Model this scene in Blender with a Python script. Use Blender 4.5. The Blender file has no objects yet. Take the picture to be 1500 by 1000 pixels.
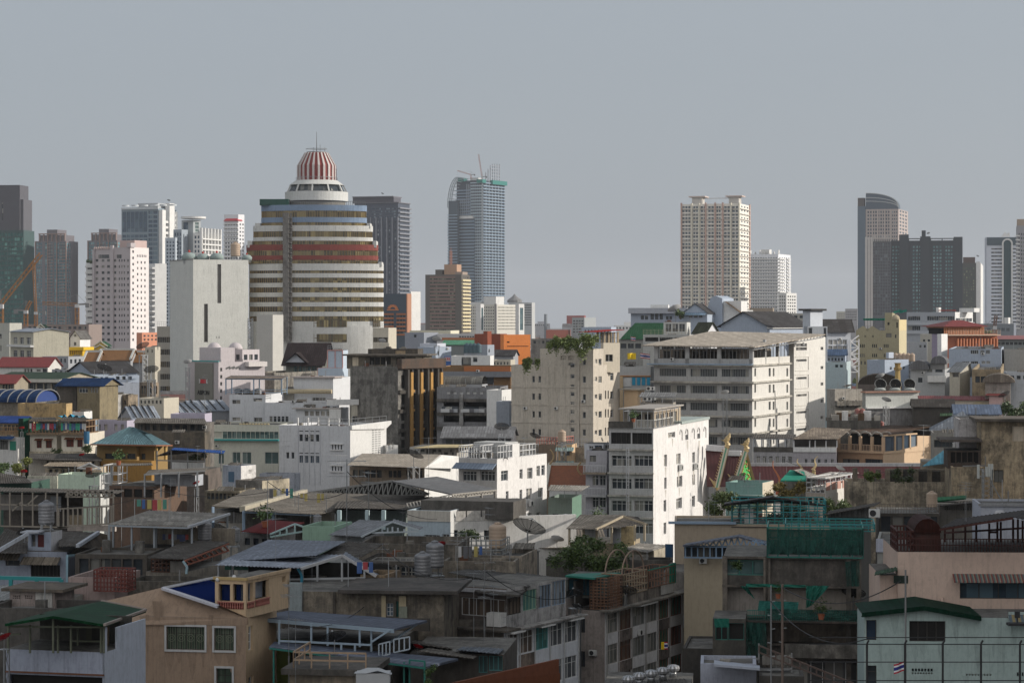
import bpy,math,random
from mathutils import Matrix,Vector
R=math.radians
F,H,HY=3541.0,36.0,470.0      # lens in photo pixels, eye height, horizon row
scn=bpy.context.scene
COL=scn.collection
random.seed(7)
ALL=[]
class MB:
    def __init__(s):s.v=[];s.f=[];s.m=[]
    def q(s,pts,m=0):
        n=len(s.v);s.v+=[tuple(p)for p in pts];s.f.append(tuple(range(n,n+len(pts))));s.m.append(m)
    def box(s,x0,x1,y0,y1,z0,z1,m=0):
        if x0>x1:x0,x1=x1,x0
        if y0>y1:y0,y1=y1,y0
        if z0>z1:z0,z1=z1,z0
        n=len(s.v)
        s.v+=[(x0,y0,z0),(x1,y0,z0),(x1,y1,z0),(x0,y1,z0),(x0,y0,z1),(x1,y0,z1),(x1,y1,z1),(x0,y1,z1)]
        for f in((0,3,2,1),(4,5,6,7),(0,1,5,4),(1,2,6,5),(2,3,7,6),(3,0,4,7)):
            s.f.append(tuple(n+i for i in f));s.m.append(m)
    def prism(s,poly,y0,y1,m=0,axis='y'):
        P=(lambda a,z,t:(a,t,z))if axis=='y' else((lambda a,z,t:(t,a,z))if axis=='x' else(lambda a,z,t:(a,z,t)))
        k=len(poly);n=len(s.v)
        s.v+=[P(a,z,y0)for a,z in poly]+[P(a,z,y1)for a,z in poly]
        s.f.append(tuple(n+i for i in range(k)));s.m.append(m)
        s.f.append(tuple(n+k+i for i in reversed(range(k))));s.m.append(m)
        for i in range(k):
            j=(i+1)% k
            s.f.append((n+i,n+k+i,n+k+j,n+j));s.m.append(m)
    def bar(s,a,b,r=.04,m=0,n=4,r2=None):
        a=Vector(a);b=Vector(b);d=b-a
        if d.length<1e-5:return
        r2=r if r2 is None else r2
        w=d.normalized();u=w.orthogonal().normalized()
        if n==4:
            h=Vector((0,0,1))if abs(w.z)<.9 else Vector((1,0,0))
            u=w.cross(h).normalized();vv=w.cross(u)
            c=[u+vv,-u+vv,-u-vv,u-vv]
        else:
            vv=w.cross(u);c=[u*math.cos(6.2832*i/n)+vv*math.sin(6.2832*i/n)for i in range(n)]
        k=len(s.v)
        s.v+=[tuple(a+e*r)for e in c]+[tuple(b+e*r2)for e in c]
        for i in range(n):
            j=(i+1)% n
            s.f.append((k+i,k+j,k+n+j,k+n+i));s.m.append(m)
        s.f.append(tuple(k+i for i in reversed(range(n))));s.m.append(m)
        s.f.append(tuple(k+n+i for i in range(n)));s.m.append(m)
    def lathe(s,prof,cx=0,cy=0,n=16,m=0,a0=0,a1=360,cap=True,mf=None,sx=1,sy=1):
        k=len(s.v);full=abs(a1-a0)>= 360
        cnt=n if full else n+1
        for r,z in prof:
            for i in range(cnt):
                t=R(a0+(a1-a0)*i/n);s.v.append((cx+sx*r*math.cos(t),cy+sy*r*math.sin(t),z))
        for p in range(len(prof)-1):
            for i in range(n):
                j=(i+1)% cnt
                s.f.append((k+p*cnt+i,k+p*cnt+j,k+(p+1)*cnt+j,k+(p+1)*cnt+i));s.m.append(mf(p,i)if mf else m)
        if cap and full:
            s.f.append(tuple(k+i for i in reversed(range(cnt))));s.m.append(m)
            e=k+(len(prof)-1)*cnt
            s.f.append(tuple(e+i for i in range(cnt)));s.m.append(m)
    def corr(s,A,B_,C,D,pitch=.35,amp=.05,th=.04,m=0):
        A,B_,C,D=map(Vector,(A,B_,C,D))
        n=max(2,min(90,int((B_-A).length/pitch)))*2
        nrm=(B_-A).cross(D-A).normalized()
        if nrm.z<0:nrm=-nrm
        top=[];k=len(s.v)
        for i in range(n+1):
            t=i/n;o=nrm*(amp if i % 2 else 0)
            s.v+=[tuple(A.lerp(B_,t)+o),tuple(D.lerp(C,t)+o)]
        for i in range(n+1):
            t=i/n;o=nrm*((amp if i % 2 else 0)-th)
            s.v+=[tuple(A.lerp(B_,t)+o),tuple(D.lerp(C,t)+o)]
        e=2*(n+1)
        for i in range(n):
            a=k+2*i
            s.f.append((a,a+2,a+3,a+1));s.m.append(m)
            s.f.append((a+e+1,a+e+3,a+e+2,a+e));s.m.append(m)
            s.f.append((a+e,a+e+2,a+2,a));s.m.append(m)
            s.f.append((a+1,a+3,a+e+3,a+e+1));s.m.append(m)
        for a in(k,k+2*n):s.f.append((a,a+1,a+e+1,a+e));s.m.append(m)
    def mesh(s,name,mats,smooth=False):
        me=bpy.data.meshes.new(name);me.from_pydata(s.v,[],s.f)
        for m in mats:me.materials.append(m)
        me.polygons.foreach_set('material_index',s.m)
        if smooth:me.polygons.foreach_set('use_smooth',[True]*len(s.f))
        me.update();return me
def link(name,data,parent=None,loc=None,rz=None):
    o=bpy.data.objects.new(name,data);COL.objects.link(o);ALL.append(o)
    if parent is not None:o.parent=parent
    if loc is not None:o.location=loc
    if rz is not None:o.rotation_euler=(0,0,rz)
    return o
def mobj(name,mb,mats,parent=None,loc=None,rz=None,smooth=False):
    if not isinstance(mats,(list,tuple)):mats=[mats]
    return link(name,mb.mesh(name,mats,smooth),parent,loc,rz)
def tag(o,label,cat,group=None,kind=None):
    o['label']=label;o['category']=cat
    if group:o['group']=group
    if kind:o['kind']=kind
    return o
def pt(px,y,d):return Vector(((px-750)/F*d,d,H-(y-HY)/F*d))
def zat(y,d):return H-(y-HY)/F*d
MC={}
def _mat(name):
    m=bpy.data.materials.new(name);m.use_nodes=True
    nt=m.node_tree;b=nt.nodes['Principled BSDF'];return m,nt,b
def N(nt,t,**k):
    n=nt.nodes.new(t)
    for a,v in k.items():
        if a in n.inputs.keys():n.inputs[a].default_value=v
        else:setattr(n,a,v)
    return n
def mixc(nt,fac,a,b):
    n=nt.nodes.new('ShaderNodeMix');n.data_type='RGBA'
    for i,v in((0,fac),(6,a),(7,b)):
        if hasattr(v,'links'):nt.links.new(v,n.inputs[i])
        else:n.inputs[i].default_value=v if i==0 else(v[0],v[1],v[2],1)
    return n.outputs[2]
def ramp(nt,inp,p0,p1,a=0.,b=1.):
    n=nt.nodes.new('ShaderNodeMapRange');n.clamp=True
    nt.links.new(inp,n.inputs[0]);n.inputs[1].default_value=p0;n.inputs[2].default_value=p1
    n.inputs[3].default_value=a;n.inputs[4].default_value=b
    return n.outputs[0]
def coords(nt,scale,geo=False):
    tc=N(nt,'ShaderNodeTexCoord');mp=N(nt,'ShaderNodeMapping')
    nt.links.new(tc.outputs['Object'],mp.inputs[0]);mp.inputs['Scale'].default_value=scale
    return mp.outputs[0]
def noise(nt,scale,sc=1.,det=4.,rough=.6,geo=False):
    n=N(nt,'ShaderNodeTexNoise');n.inputs['Scale'].default_value=sc
    n.inputs['Detail'].default_value=det;n.inputs['Roughness'].default_value=rough
    nt.links.new(coords(nt,scale),n.inputs['Vector']);return n.outputs['Fac']
def wall(c,dirt=.3,grime=(.055,.052,.048),rough=.85):
    """painted / rendered masonry with blotches, rain streaks and mould"""
    key=('w',c,dirt,grime)
    if key in MC:return MC[key]
    m,nt,b=_mat('painted_wall')
    if dirt>.4:c=(min(.8,c[0]*1.2),min(.8,c[1]*1.17),min(.8,c[2]*1.13))
    blot=noise(nt,(.12,.12,.2),1.5,5,.65)
    col=mixc(nt,ramp(nt,blot,.35,.7,0,.25+.3*dirt),c,tuple(x*.72 for x in c))
    st=noise(nt,(1.3,1.3,.09),1.0,5,.7)
    big=noise(nt,(.13,.13,.25),1.3,6,.75)
    mm=N(nt,'ShaderNodeMath',operation='MULTIPLY')
    nt.links.new(ramp(nt,st,.58-.22*dirt,.8-.12*dirt),mm.inputs[0]);nt.links.new(ramp(nt,big,.5-.3*dirt,.75-.2*dirt),mm.inputs[1])
    col=mixc(nt,ramp(nt,mm.outputs[0],0,1,0,min(1,.35+dirt)),col,grime)
    if dirt>.45:
        fine=noise(nt,(.5,.5,.5),1.6,8,.8)
        col=mixc(nt,ramp(nt,fine,.62-.2*dirt,.74-.1*dirt,0,dirt*.85),col,grime)
    if dirt>.45:mo=noise(nt,(.38,.38,.3),1.0,9,.72);col=mixc(nt,ramp(nt,mo,.56-.1*dirt,.66-.1*dirt,0,dirt*.9),col,tuple(x*.8 for x in grime))
    f2=noise(nt,(2.2,2.2,1.1),1.5,7,.8);col=mixc(nt,ramp(nt,f2,.47,.63,0,.12+.6*dirt),col,tuple(x*.38 for x in c))
    s2=noise(nt,(5,5,.22),1.0,4,.7);col=mixc(nt,ramp(nt,s2,.53,.7,0,.1+.55*dirt),col,grime)
    nt.links.new(col,b.inputs['Base Color']);b.inputs['Roughness'].default_value=rough
    b.inputs['Specular IOR Level'].default_value=.2
    bp=N(nt,'ShaderNodeBump',Strength=.25,Distance=.05);nt.links.new(noise(nt,(1,1,1),2.5,6),bp.inputs['Height'])
    nt.links.new(bp.outputs[0],b.inputs['Normal'])
    MC[key]=m;return m
def sheet(c,rust=.2,rough=.5,metal=0.,dark=(.05,.035,.025)):
    """roof sheeting: weathered patches along the fall of the roof, painted rib shading"""
    key=('s',c,rust,rough,metal)
    if key in MC:return MC[key]
    m,nt,b=_mat('roof_sheet')
    if rust>.25:c=(c[0]*1.12,c[1]*1.08,c[2]*1.03)
    n1=noise(nt,(.25,.25,.25),2.0,7,.75);n2=noise(nt,(2.2,.25,.6),1.2,4,.7)
    col=mixc(nt,ramp(nt,n2,.35,.7,0,.45),c,tuple(x*.55 for x in c))
    col=mixc(nt,ramp(nt,n1,.66-.3*rust,.78-.22*rust,0,.25+.6*rust),col,dark)
    n3=noise(nt,(1.6,.35,1),1.3,5,.75)
    col=mixc(nt,ramp(nt,n3,.54,.66,0,.45),col,tuple(min(1,x*1.6+.03)for x in c))
    br=N(nt,'ShaderNodeTexBrick');br.inputs['Scale'].default_value=1;br.inputs['Brick Width'].default_value=.95;br.inputs['Row Height'].default_value=1.7
    br.inputs['Color1'].default_value=(1,1,1,1);br.inputs['Color2'].default_value=(.5,.5,.5,1);br.inputs['Mortar'].default_value=(.25,.25,.25,1);br.inputs['Mortar Size'].default_value=.035
    nt.links.new(coords(nt,(1,1,1)),br.inputs['Vector']);
    col=mixc(nt,ramp(nt,br.outputs['Color'],.2,1,.85,0),col,tuple(x*.3 for x in dark)if rust>.25 else tuple(x*.4 for x in c))
    wv=N(nt,'ShaderNodeTexWave');wv.inputs['Scale'].default_value=.62;wv.inputs['Distortion'].default_value=.6;nt.links.new(coords(nt,(1,1,1)),wv.inputs['Vector'])
    col=mixc(nt,ramp(nt,wv.outputs['Fac'],.45,.8,0,.5),col,tuple(x*.45 for x in c))  # dark stripes painted in place of the shading the ribs lack
    n4=noise(nt,(3,3,3),1.2,6,.8);col=mixc(nt,ramp(nt,n4,.44,.6,0,.35+.45*rust),col,tuple(x*.4 for x in c))
    nt.links.new(col,b.inputs['Base Color']);b.inputs['Roughness'].default_value=max(.62,rough);b.inputs['Metallic'].default_value=metal*.3;b.inputs['Specular IOR Level'].default_value=.05
    MC[key]=m;return m
def tiles(c,var=.4,pitch=3.):
    key=('t',c,var)
    if key in MC:return MC[key]
    m,nt,b=_mat('roof_tiles')
    n1=noise(nt,(.5,.5,.5),2.0,6,.7)
    br=N(nt,'ShaderNodeTexBrick');br.inputs['Scale'].default_value=pitch
    br.inputs['Color1'].default_value=(*c,1);br.inputs['Color2'].default_value=(*(x*.6 for x in c),1)
    br.inputs['Mortar'].default_value=(*(x*.3 for x in c),1);br.inputs['Mortar Size'].default_value=.03
    nt.links.new(coords(nt,(1,1,1)),br.inputs['Vector'])
    col=mixc(nt,ramp(nt,n1,.4,.75,0,var),br.outputs['Color'],tuple(x*.4 for x in c))
    nt.links.new(col,b.inputs['Base Color']);b.inputs['Roughness'].default_value=.6
    MC[key]=m;return m
def plain(c,rough=.6,metal=0.,spec=.3,var=.25):
    key=('p',c,rough,metal,var)
    if key in MC:return MC[key]
    m,nt,b=_mat('plain_paint')
    n1=noise(nt,(1,1,1),1.2,5,.7)
    col=mixc(nt,ramp(nt,n1,.35,.7,0,var),c,tuple(x*.5 for x in c))
    nt.links.new(col,b.inputs['Base Color']);b.inputs['Roughness'].default_value=rough;b.inputs['Metallic'].default_value=metal
    b.inputs['Specular IOR Level'].default_value=spec
    MC[key]=m;return m
def glass(c=(.02,.024,.028),cur=(.28,.27,.24),amt=.3,rough=.12,cell=1.3):
    """window glazing with blinds and curtains behind some of the panes"""
    key=('g',c,cur,amt,rough,cell)
    if key in MC:return MC[key]
    m,nt,b=_mat('window_glass')
    g=N(nt,'ShaderNodeNewGeometry');sn=N(nt,'ShaderNodeVectorMath',operation='SNAP')
    nt.links.new(g.outputs['Position'],sn.inputs[0]);sn.inputs[1].default_value=(cell,cell,cell*2.2)
    wn=N(nt,'ShaderNodeTexWhiteNoise');nt.links.new(sn.outputs[0],wn.inputs['Vector'])
    f=ramp(nt,wn.outputs['Value'],1-amt,1.0,0,1)
    lo=noise(nt,(.6,.6,.6),1.0,3,.6)
    base=mixc(nt,ramp(nt,lo,.3,.7),c,tuple(x*2.2 for x in c))
    col=mixc(nt,f,base,cur)
    nt.links.new(col,b.inputs['Base Color']);b.inputs['Roughness'].default_value=rough
    b.inputs['Specular IOR Level'].default_value=.45
    MC[key]=m;return m
def leaf(c):
    c=tuple(x*1.35 for x in c)
    key=('l',c)
    if key in MC:return MC[key]
    m,nt,b=_mat('leaves')
    n1=noise(nt,(1,1,1),1.3,4,.7);n2=noise(nt,(7,7,7),1,2,.5)
    col=mixc(nt,ramp(nt,n1,.35,.65),tuple(x*.45 for x in c),c)
    col=mixc(nt,ramp(nt,n2,.5,.75,0,.6),col,(c[0]*2.0,c[1]*1.6,c[2]*.9))
    nt.links.new(col,b.inputs['Base Color']);b.inputs['Roughness'].default_value=.6
    MC[key]=m;return m
DG=glass();DG2=glass((.015,.017,.02),(.12,.12,.11),.2);VOID=plain((.02,.019,.018),.9,var=.5)
TG=glass((.035,.06,.06),(.15,.2,.19),.5);BG=glass((.02,.035,.055),(.2,.24,.28),.35)
CUR=glass((.05,.05,.05),(.42,.4,.36),.6)
WHITE=(.68,.675,.66);OFFW=(.6,.59,.56);CREAM=(.62,.54,.4)
conc=wall((.25,.235,.21),.75);concd=wall((.14,.132,.12),.85);concl=wall((.36,.34,.31),.5)
white=wall(WHITE,.22);whited=wall((.6,.6,.6),.45);blueish=wall((.42,.46,.54),.2)
flatroof=wall((.17,.165,.155),.75);asb_=sheet((.2,.19,.175),.6,.8)
alu=plain((.45,.46,.48),.4,.6);frame_w=plain((.6,.6,.6),.5);frame_d=plain((.05,.045,.04),.6)
steel=plain((.35,.36,.37),.35,.8);rusty=plain((.16,.07,.04),.8,var=.6);bluepaint=plain((.24,.32,.42),.5)
teal=plain((.03,.3,.3),.5);tealp=plain((.1,.32,.33),.6);blackm=plain((.03,.03,.032),.6);greym=plain((.2,.2,.2),.6)
WMESH={}
def winmesh(w,h,style,g,fr):
    """style: '' plain, 'nxm' mullions"""
    w=round(w,2);h=round(h,2)
    key=(w,h,style,g.name,fr.name if fr else '')
    if key in WMESH:return WMESH[key]
    mb=MB()
    mb.q([(-w/2,0,-h/2),(w/2,0,-h/2),(w/2,0,h/2),(-w/2,0,h/2)],0)
    if style and fr:
        nx,nz=[int(i)for i in style.split('x')];t=min(.05,w*.06+.012)
        mb.box(-w/2,w/2,-.06,.02,h/2-t,h/2,1);mb.box(-w/2,w/2,-.06,.02,-h/2,-h/2+t,1)
        mb.box(-w/2,-w/2+t,-.055,.015,-h/2+t,h/2-t,1);mb.box(w/2-t,w/2,-.055,.015,-h/2+t,h/2-t,1)
        for i in range(1,nx):x=-w/2+w*i/nx;mb.box(x-t*.5,x+t*.5,-.05,.01,-h/2+t,h/2-t,1)
        for i in range(1,nz):
            z=h/2-h*i/nz if nz>2 else h/2-h*.3
            mb.box(-w/2+t,w/2-t,-.04,.005,z-t*.45,z+t*.45,1)
    me=mb.mesh('window',[g,fr]if fr else[g]);WMESH[key]=me;return me
def holed(mb,pf,u0,u1,z0,z1,holes,dep,m=0):
    hs=[(max(a,u0),max(b,z0),min(c,u1),min(e,z1))for a,b,c,e in holes]
    hs=[h for h in hs if h[2]-h[0]>.02 and h[3]-h[1]>.02]
    us=sorted(set([round(x,4)for h in hs for x in(h[0],h[2])]+[round(u0,4),round(u1,4)]))
    zs=sorted(set([round(x,4)for h in hs for x in(h[1],h[3])]+[round(z0,4),round(z1,4)]))
    for j in range(len(zs)-1):
        zc=(zs[j]+zs[j+1])/2;row=[h for h in hs if h[1]<zc<h[3]];st=None
        for i in range(len(us)-1):
            uc=(us[i]+us[i+1])/2
            if any(h[0]<uc<h[2]for h in row):
                if st is not None:mb.q([pf(st,zs[j],0),pf(us[i],zs[j],0),pf(us[i],zs[j+1],0),pf(st,zs[j+1],0)],m);st=None
            elif st is None:st=us[i]
        if st is not None:mb.q([pf(st,zs[j],0),pf(us[-1],zs[j],0),pf(us[-1],zs[j+1],0),pf(st,zs[j+1],0)],m)
    for a,b,c,e in hs:
        mb.q([pf(a,b,0),pf(c,b,0),pf(c,b,dep),pf(a,b,dep)],m);mb.q([pf(a,e,0),pf(a,e,dep),pf(c,e,dep),pf(c,e,0)],m)
        mb.q([pf(a,b,0),pf(a,b,dep),pf(a,e,dep),pf(a,e,0)],m);mb.q([pf(c,b,0),pf(c,e,0),pf(c,e,dep),pf(c,b,dep)],m)
def parent_clutter(s):
    if s.d>560 or s.L<2 or s.W<2:return
    rnd=random.Random(int(s.d*7+s.L*100));z=s.zt-s.par+.01
    for i in range(min(7,2+int(s.L*s.W/25))):
        x=-s.L+.8+rnd.random()*max(.1,s.L-1.6);y=.6+rnd.random()*max(.1,min(s.W,9)-1.2);k=rnd.randrange(5);mb=MB()
        if k==0:h=rnd.uniform(.4,1.1);mb.box(x-.4,x+.3,y-.3,y+.3,z,z+h);s.part('roof_box',mb,rnd.choice((conc,concd,flatroof,rusty)))
        elif k==1:mb.bar((x-1.2,y,z+.2),(x+1.3,y+.3,z+.25),.07);mb.bar((x+1.3,y+.3,z),(x+1.3,y+.3,z+1.3),.05);s.part('pipe',mb,greym)
        elif k==2:mb.corr((x-1,y-.6,z+.5),(x+1,y-.6,z+.55),(x+1,y+.7,z+1.0),(x-1,y+.7,z+.95),.3);mb.bar((x-.9,y+.5,z),(x-.9,y+.5,z+.9),.04);mb.bar((x+.9,y+.5,z),(x+.9,y+.5,z+.9),.04);s.part('lean_to',mb,asb_)
        elif k==3:mb.bar((x,y,z),(x,y,z+rnd.uniform(1.2,2.6)),.035);s.part('post',mb,steel)
        else:mb.box(x-.8,x+.7,y-.25,y+.25,z,z+.35);mb.box(x-.3,x+.5,y-.2,y+.2,z+.35,z+.6);s.part('junk_pile',mb,rnd.choice((rusty,conc,concd)))
class B:
    """a building volume; local x runs right along the front, y back, origin at the near corner on the ground"""
    def __init__(s,name,label,cat,xl,xc,xr,d,top,a=16,w=None,ws=None,W=None,L=None,z0=0.,parent=None,group=None,par=.7,roof=None,bot=None,zt=None):
        s.d=d;s.a=R(a);s.ca=math.cos(s.a);s.sa=math.sin(s.a);s.C=Vector(((xc-750)/F*d,d,0))
        s.L=L if L else-s.fx(xl)
        s.W=W if W else max(2.,min(120,s.sy(xr)))
        s.zt=zt if zt is not None else zat(top,d);s.z0=zat(bot,d)if bot is not None else z0
        s.wm=w or white;s.ws=ws or s.wm;s.par=par;s.rm=roof or flatroof
        s.hf=[];s.hs=[];s.wins=[];s.rec=.22;s.P=parent
        M=Matrix.Translation(s.C)@ Matrix.Rotation(-s.a,4,'Z');s.M=M
        if parent is None:
            s.root=link(name,None,None,s.C,-s.a);s.root.empty_display_size=1
            tag(s.root,label,cat,group);s.host=s.root;s.name='wall'
        else:
            s.host=link(name,bpy.data.meshes.new(name),parent.root)
            s.host.matrix_local=parent.M.inverted()@ M;s.root=parent.root;s.name=None
            if label:s.host['label']=label
    def fx(s,px,y=0.):   # local x on plane y
        t=(px-750)/F;ox=s.C.x+y*s.sa;oy=s.C.y+y*s.ca
        return-(ox-t*oy)/(s.ca+t*s.sa)
    def sy(s,px,x=0.):
        t=(px-750)/F;ox=s.C.x+x*s.ca;oy=s.C.y-x*s.sa
        den=s.sa-t*s.ca
        if den<.02:den=.02
        return(t*oy-ox)/den
    def dep(s,x,y):return s.C.y-x*s.sa+y*s.ca
    def zf(s,px,ypx,y=0.):return zat(ypx,s.dep(s.fx(px,y),y))
    def zs(s,px,ypx,x=0.):return zat(ypx,s.dep(x,s.sy(px,x)))
    def win(s,face,u0,z0,u1,z1,style='',g=None,fr=None,rec=None,name='window'):
        rec=s.rec if rec is None else rec
        (s.hf if face=='f' else s.hs).append((u0,z0,u1,z1))
        s.wins.append((face,u0,z0,u1,z1,style,g or DG,fr,rec,name))
    def grid(s,face,px0,px1,n,fill,y0,y1,m,vfill,style='',g=None,fr=None,name='window',skip=0.,rec=None):
        conv=s.fx if face=='f' else s.sy
        a=conv(px0);b=conv(px1)
        if face=='s':a=max(0,a);b=min(s.W,b)
        pm=px0 if face=='f' else px0
        dd=s.dep(a,0)if face=='f' else s.dep(0,a)
        dm=s.dep((a+b)/2,0)if face=='f' else s.dep(0,(a+b)/2)
        zt=zat(y0,dm);zb=zat(y1,dm);cw=(b-a)/n;ch=(zt-zb)/m
        for i in range(n):
            for j in range(m):
                if skip and random.random()<skip:continue
                uc=a+cw*(i+.5);zc=zt-ch*(j+.5)
                s.win(face,uc-cw*fill/2,zc-ch*vfill/2,uc+cw*fill/2,zc+ch*vfill/2,style,g,fr,rec,name)
    def rows(s,face,px0,px1,ys,fill_h,n=1,fill=.9,**k):
        for y in ys:s.grid(face,px0,px1,n,fill,y-fill_h/2,y+fill_h/2,1,1.,**k)
    def w1(s,face,x0,y0,x1,y1,style='',g=None,fr=None,**k):   # one window by its corners in the photo
        conv=s.fx if face=='f' else s.sy
        a=conv(x0);b=conv(x1);dm=s.dep((a+b)/2,0)if face=='f' else s.dep(0,(a+b)/2)
        s.win(face,a,zat(y1,dm),b,zat(y0,dm),style,g,fr,**k)
    def part(s,name,mb,mats,smooth=False,label=None):
        o=mobj(name,mb,mats,s.host,smooth=smooth)
        if label:o['label']=label
        return o
    def box(s,name,x0,x1,y0,y1,z0,z1,mat=None):
        mb=MB();mb.box(x0,x1,y0,y1,z0,z1);return s.part(name,mb,mat or s.wm)
    def bands(s,name,zs,h,out=.3,mat=None,side=True,one=False):
        tot=MB()
        for z in zs:
            mb=tot if one else MB()
            mb.box(-s.L-out,out,-out,0,z-h/2,z+h/2)
            if side:mb.box(0,out,0,s.W,z-h/2,z+h/2)
            if not one:s.part(name,mb,mat or s.wm)
        if one:s.part(name,tot,mat or s.wm)
    def end(s):
        mb=MB();L,W,z0,zt,p=s.L,s.W,s.z0,s.zt,s.par
        holed(mb,lambda u,z,dd:(u,dd,z),-L,0,z0,zt,s.hf,.25)
        holed(mb,lambda u,z,dd:(-dd,u,z),0,W,z0,zt,s.hs,.25,2)
        mb.q([(-L,W,z0),(-L,0,z0),(-L,0,zt),(-L,W,zt)]);mb.q([(0,W,z0),(-L,W,z0),(-L,W,zt),(0,W,zt)])
        if p>0:
            t=.22
            mb.q([(-L,0,zt),(0,0,zt),(-t,t,zt),(-L+t,t,zt)]);mb.q([(0,0,zt),(0,W,zt),(-t,W-t,zt),(-t,t,zt)])
            mb.q([(0,W,zt),(-L,W,zt),(-L+t,W-t,zt),(-t,W-t,zt)]);mb.q([(-L,W,zt),(-L,0,zt),(-L+t,t,zt),(-L+t,W-t,zt)])
            a=(-L+t,t);b=(-t,t);c=(-t,W-t);e=(-L+t,W-t)
            for u,v in((b,a),(c,b),(e,c),(a,e)):mb.q([(*u,zt-p),(*v,zt-p),(*v,zt),(*u,zt)])
            mb.q([(*a,zt-p),(*b,zt-p),(*c,zt-p),(*e,zt-p)],1)
        else:
            mb.q([(-L,0,zt),(0,0,zt),(0,W,zt),(-L,W,zt)],1)
        if s.z0>.5:mb.q([(-L,0,z0),(-L,W,z0),(0,W,z0),(0,0,z0)])
        if p>0:parent_clutter(s)
        if s.name:s.part('wall',mb,[s.wm,s.rm,s.ws])
        else:
            me=mb.mesh(s.host.name,[s.wm,s.rm,s.ws]);old=s.host.data;s.host.data=me;bpy.data.meshes.remove(old)
        ws=s.wins;rest=[]
        if len(ws)>100:
            ws=sorted(ws,key=lambda w:-abs((w[3]-w[1])*(w[4]-w[2])));rest=ws[100:];ws=ws[:100]
        for f,u0,z0,u1,z1,st,g,fr,rec,nm in ws:
            me=winmesh(u1-u0,z1-z0,st,g,fr)
            o=link(nm,me,s.host,((u0+u1)/2,rec,(z0+z1)/2)if f=='f' else(-rec,(u0+u1)/2,(z0+z1)/2),0 if f=='f' else R(90))
        if rest:
            mb=MB();mats=[]
            for f,u0,z0,u1,z1,st,g,fr,rec,nm in rest:
                if g not in mats:mats.append(g)
                i=mats.index(g)
                if f=='f':mb.q([(u0,rec,z0),(u1,rec,z0),(u1,rec,z1),(u0,rec,z1)],i)
                else:mb.q([(-rec,u0,z0),(-rec,u1,z0),(-rec,u1,z1),(-rec,u0,z1)],i)
            o=s.part('windows',mb,mats);o['kind']='stuff'
        return s
    def gable(s,x0,x1,y0,y1,ze,zr,axis='y',mat=None,over=.4,th=.12,wallm=None,name='roof',rib=0,r=.5):
        """axis: direction of the ridge; r: ridge position across"""
        mb=MB()
        if axis=='y':
            xm=x0+(x1-x0)*r;sl=(zr-ze)/(xm-x0);sr=(zr-ze)/(x1-xm)
            A=[(x0-over,y0-over,ze-over*sl),(xm,y0-over,zr),(xm,y1+over,zr),(x0-over,y1+over,ze-over*sl)]
            C=[(x1+over,y0-over,ze-over*sr),(xm,y0-over,zr),(xm,y1+over,zr),(x1+over,y1+over,ze-over*sr)]
            gp=[(x0,ze),(x1,ze),(xm,zr)];gm=MB();gm.prism(gp,y0+.02,y0+.2);gm.prism(gp,y1-.2,y1-.02)
        else:
            ym=y0+(y1-y0)*r;sl=(zr-ze)/(ym-y0);sr=(zr-ze)/(y1-ym)
            A=[(x0-over,y0-over,ze-over*sl),(x0-over,ym,zr),(x1+over,ym,zr),(x1+over,y0-over,ze-over*sl)]
            C=[(x0-over,y1+over,ze-over*sr),(x0-over,ym,zr),(x1+over,ym,zr),(x1+over,y1+over,ze-over*sr)]
            gp=[(y0,ze),(y1,ze),(ym,zr)];gm=MB();gm.prism(gp,x0+.02,x0+.2,axis='x');gm.prism(gp,x1-.2,x1-.02,axis='x')
        for P in(A,C):
            P=[Vector(p)+Vector((0,0,th))for p in P]
            if rib:mb.corr(P[0],P[3],P[2],P[1],rib,.06,.05)
            else:
                Q=[p-Vector((0,0,th))for p in P]
                mb.q(P);mb.q(Q[::-1])
                for i in range(4):j=(i+1)% 4;mb.q([P[i],Q[i],Q[j],P[j]])
        o=s.part(name,mb,mat or s.rm)
        if wallm != 0:s.part('gable_wall',gm,wallm or s.wm)
        return o
    def canopy(s,x0,x1,y0,y1,z,zb,zf_=None,mat=None,post=None,n=3,rib=.35,name='canopy',pr=.05,rail=0,zx=0.,over=.3):
        """mono-pitch sheet on posts. z: height at the front edge, zb: at the back, zx: rise across"""
        mb=MB();X=x1-x0
        mb.corr((x0-over,y0-over,z),(x1+over,y0-over,z+zx),(x1+over,y1+over,zb+zx),(x0-over,y1+over,zb),rib)
        o=s.part(name,mb,mat or sheet((.25,.25,.25)))
        pm=MB();base=zf_ if zf_ is not None else s.zt
        for i in range(n):
            x=x0+X*i/max(1,n-1);e=zx*i/max(1,n-1)
            pm.bar((x,y0,base),(x,y0,z+e-.1),pr);pm.bar((x,y1,base),(x,y1,zb+e-.1),pr)
            pm.bar((x,y0,z+e-.12),(x,y1,zb+e-.12),pr*.8)
        pm.bar((x0,y0,z-.1),(x1,y0,z+zx-.1),pr);pm.bar((x0,y1,zb-.1),(x1,y1,zb+zx-.1),pr)
        if rail:
            for k in range(2):pm.bar((x0,y0,base+rail*(k+1)/2),(x1,y0,base+rail*(k+1)/2),pr*.5);pm.bar((x1,y0,base+rail*(k+1)/2),(x1,y1,base+rail*(k+1)/2),pr*.5)
        p=s.part('canopy_frame',pm,post or alu)
        return o
    def rail(s,pts,h=1.,mat=None,n=8,r=.03,name='railing',rows=2):
        mb=MB()
        for(ax,ay,az),(bx,by,bz)in zip(pts[:-1],pts[1:]):
            A=Vector((ax,ay,az));C=Vector((bx,by,bz))
            for k in range(rows):u=Vector((0,0,h*(k+1)/rows));mb.bar(A+u,C+u,r)
            for i in range(n+1):p=A.lerp(C,i/n);mb.bar(p,p+Vector((0,0,h)),r*.8)
        return s.part(name,mb,mat or alu)
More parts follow.
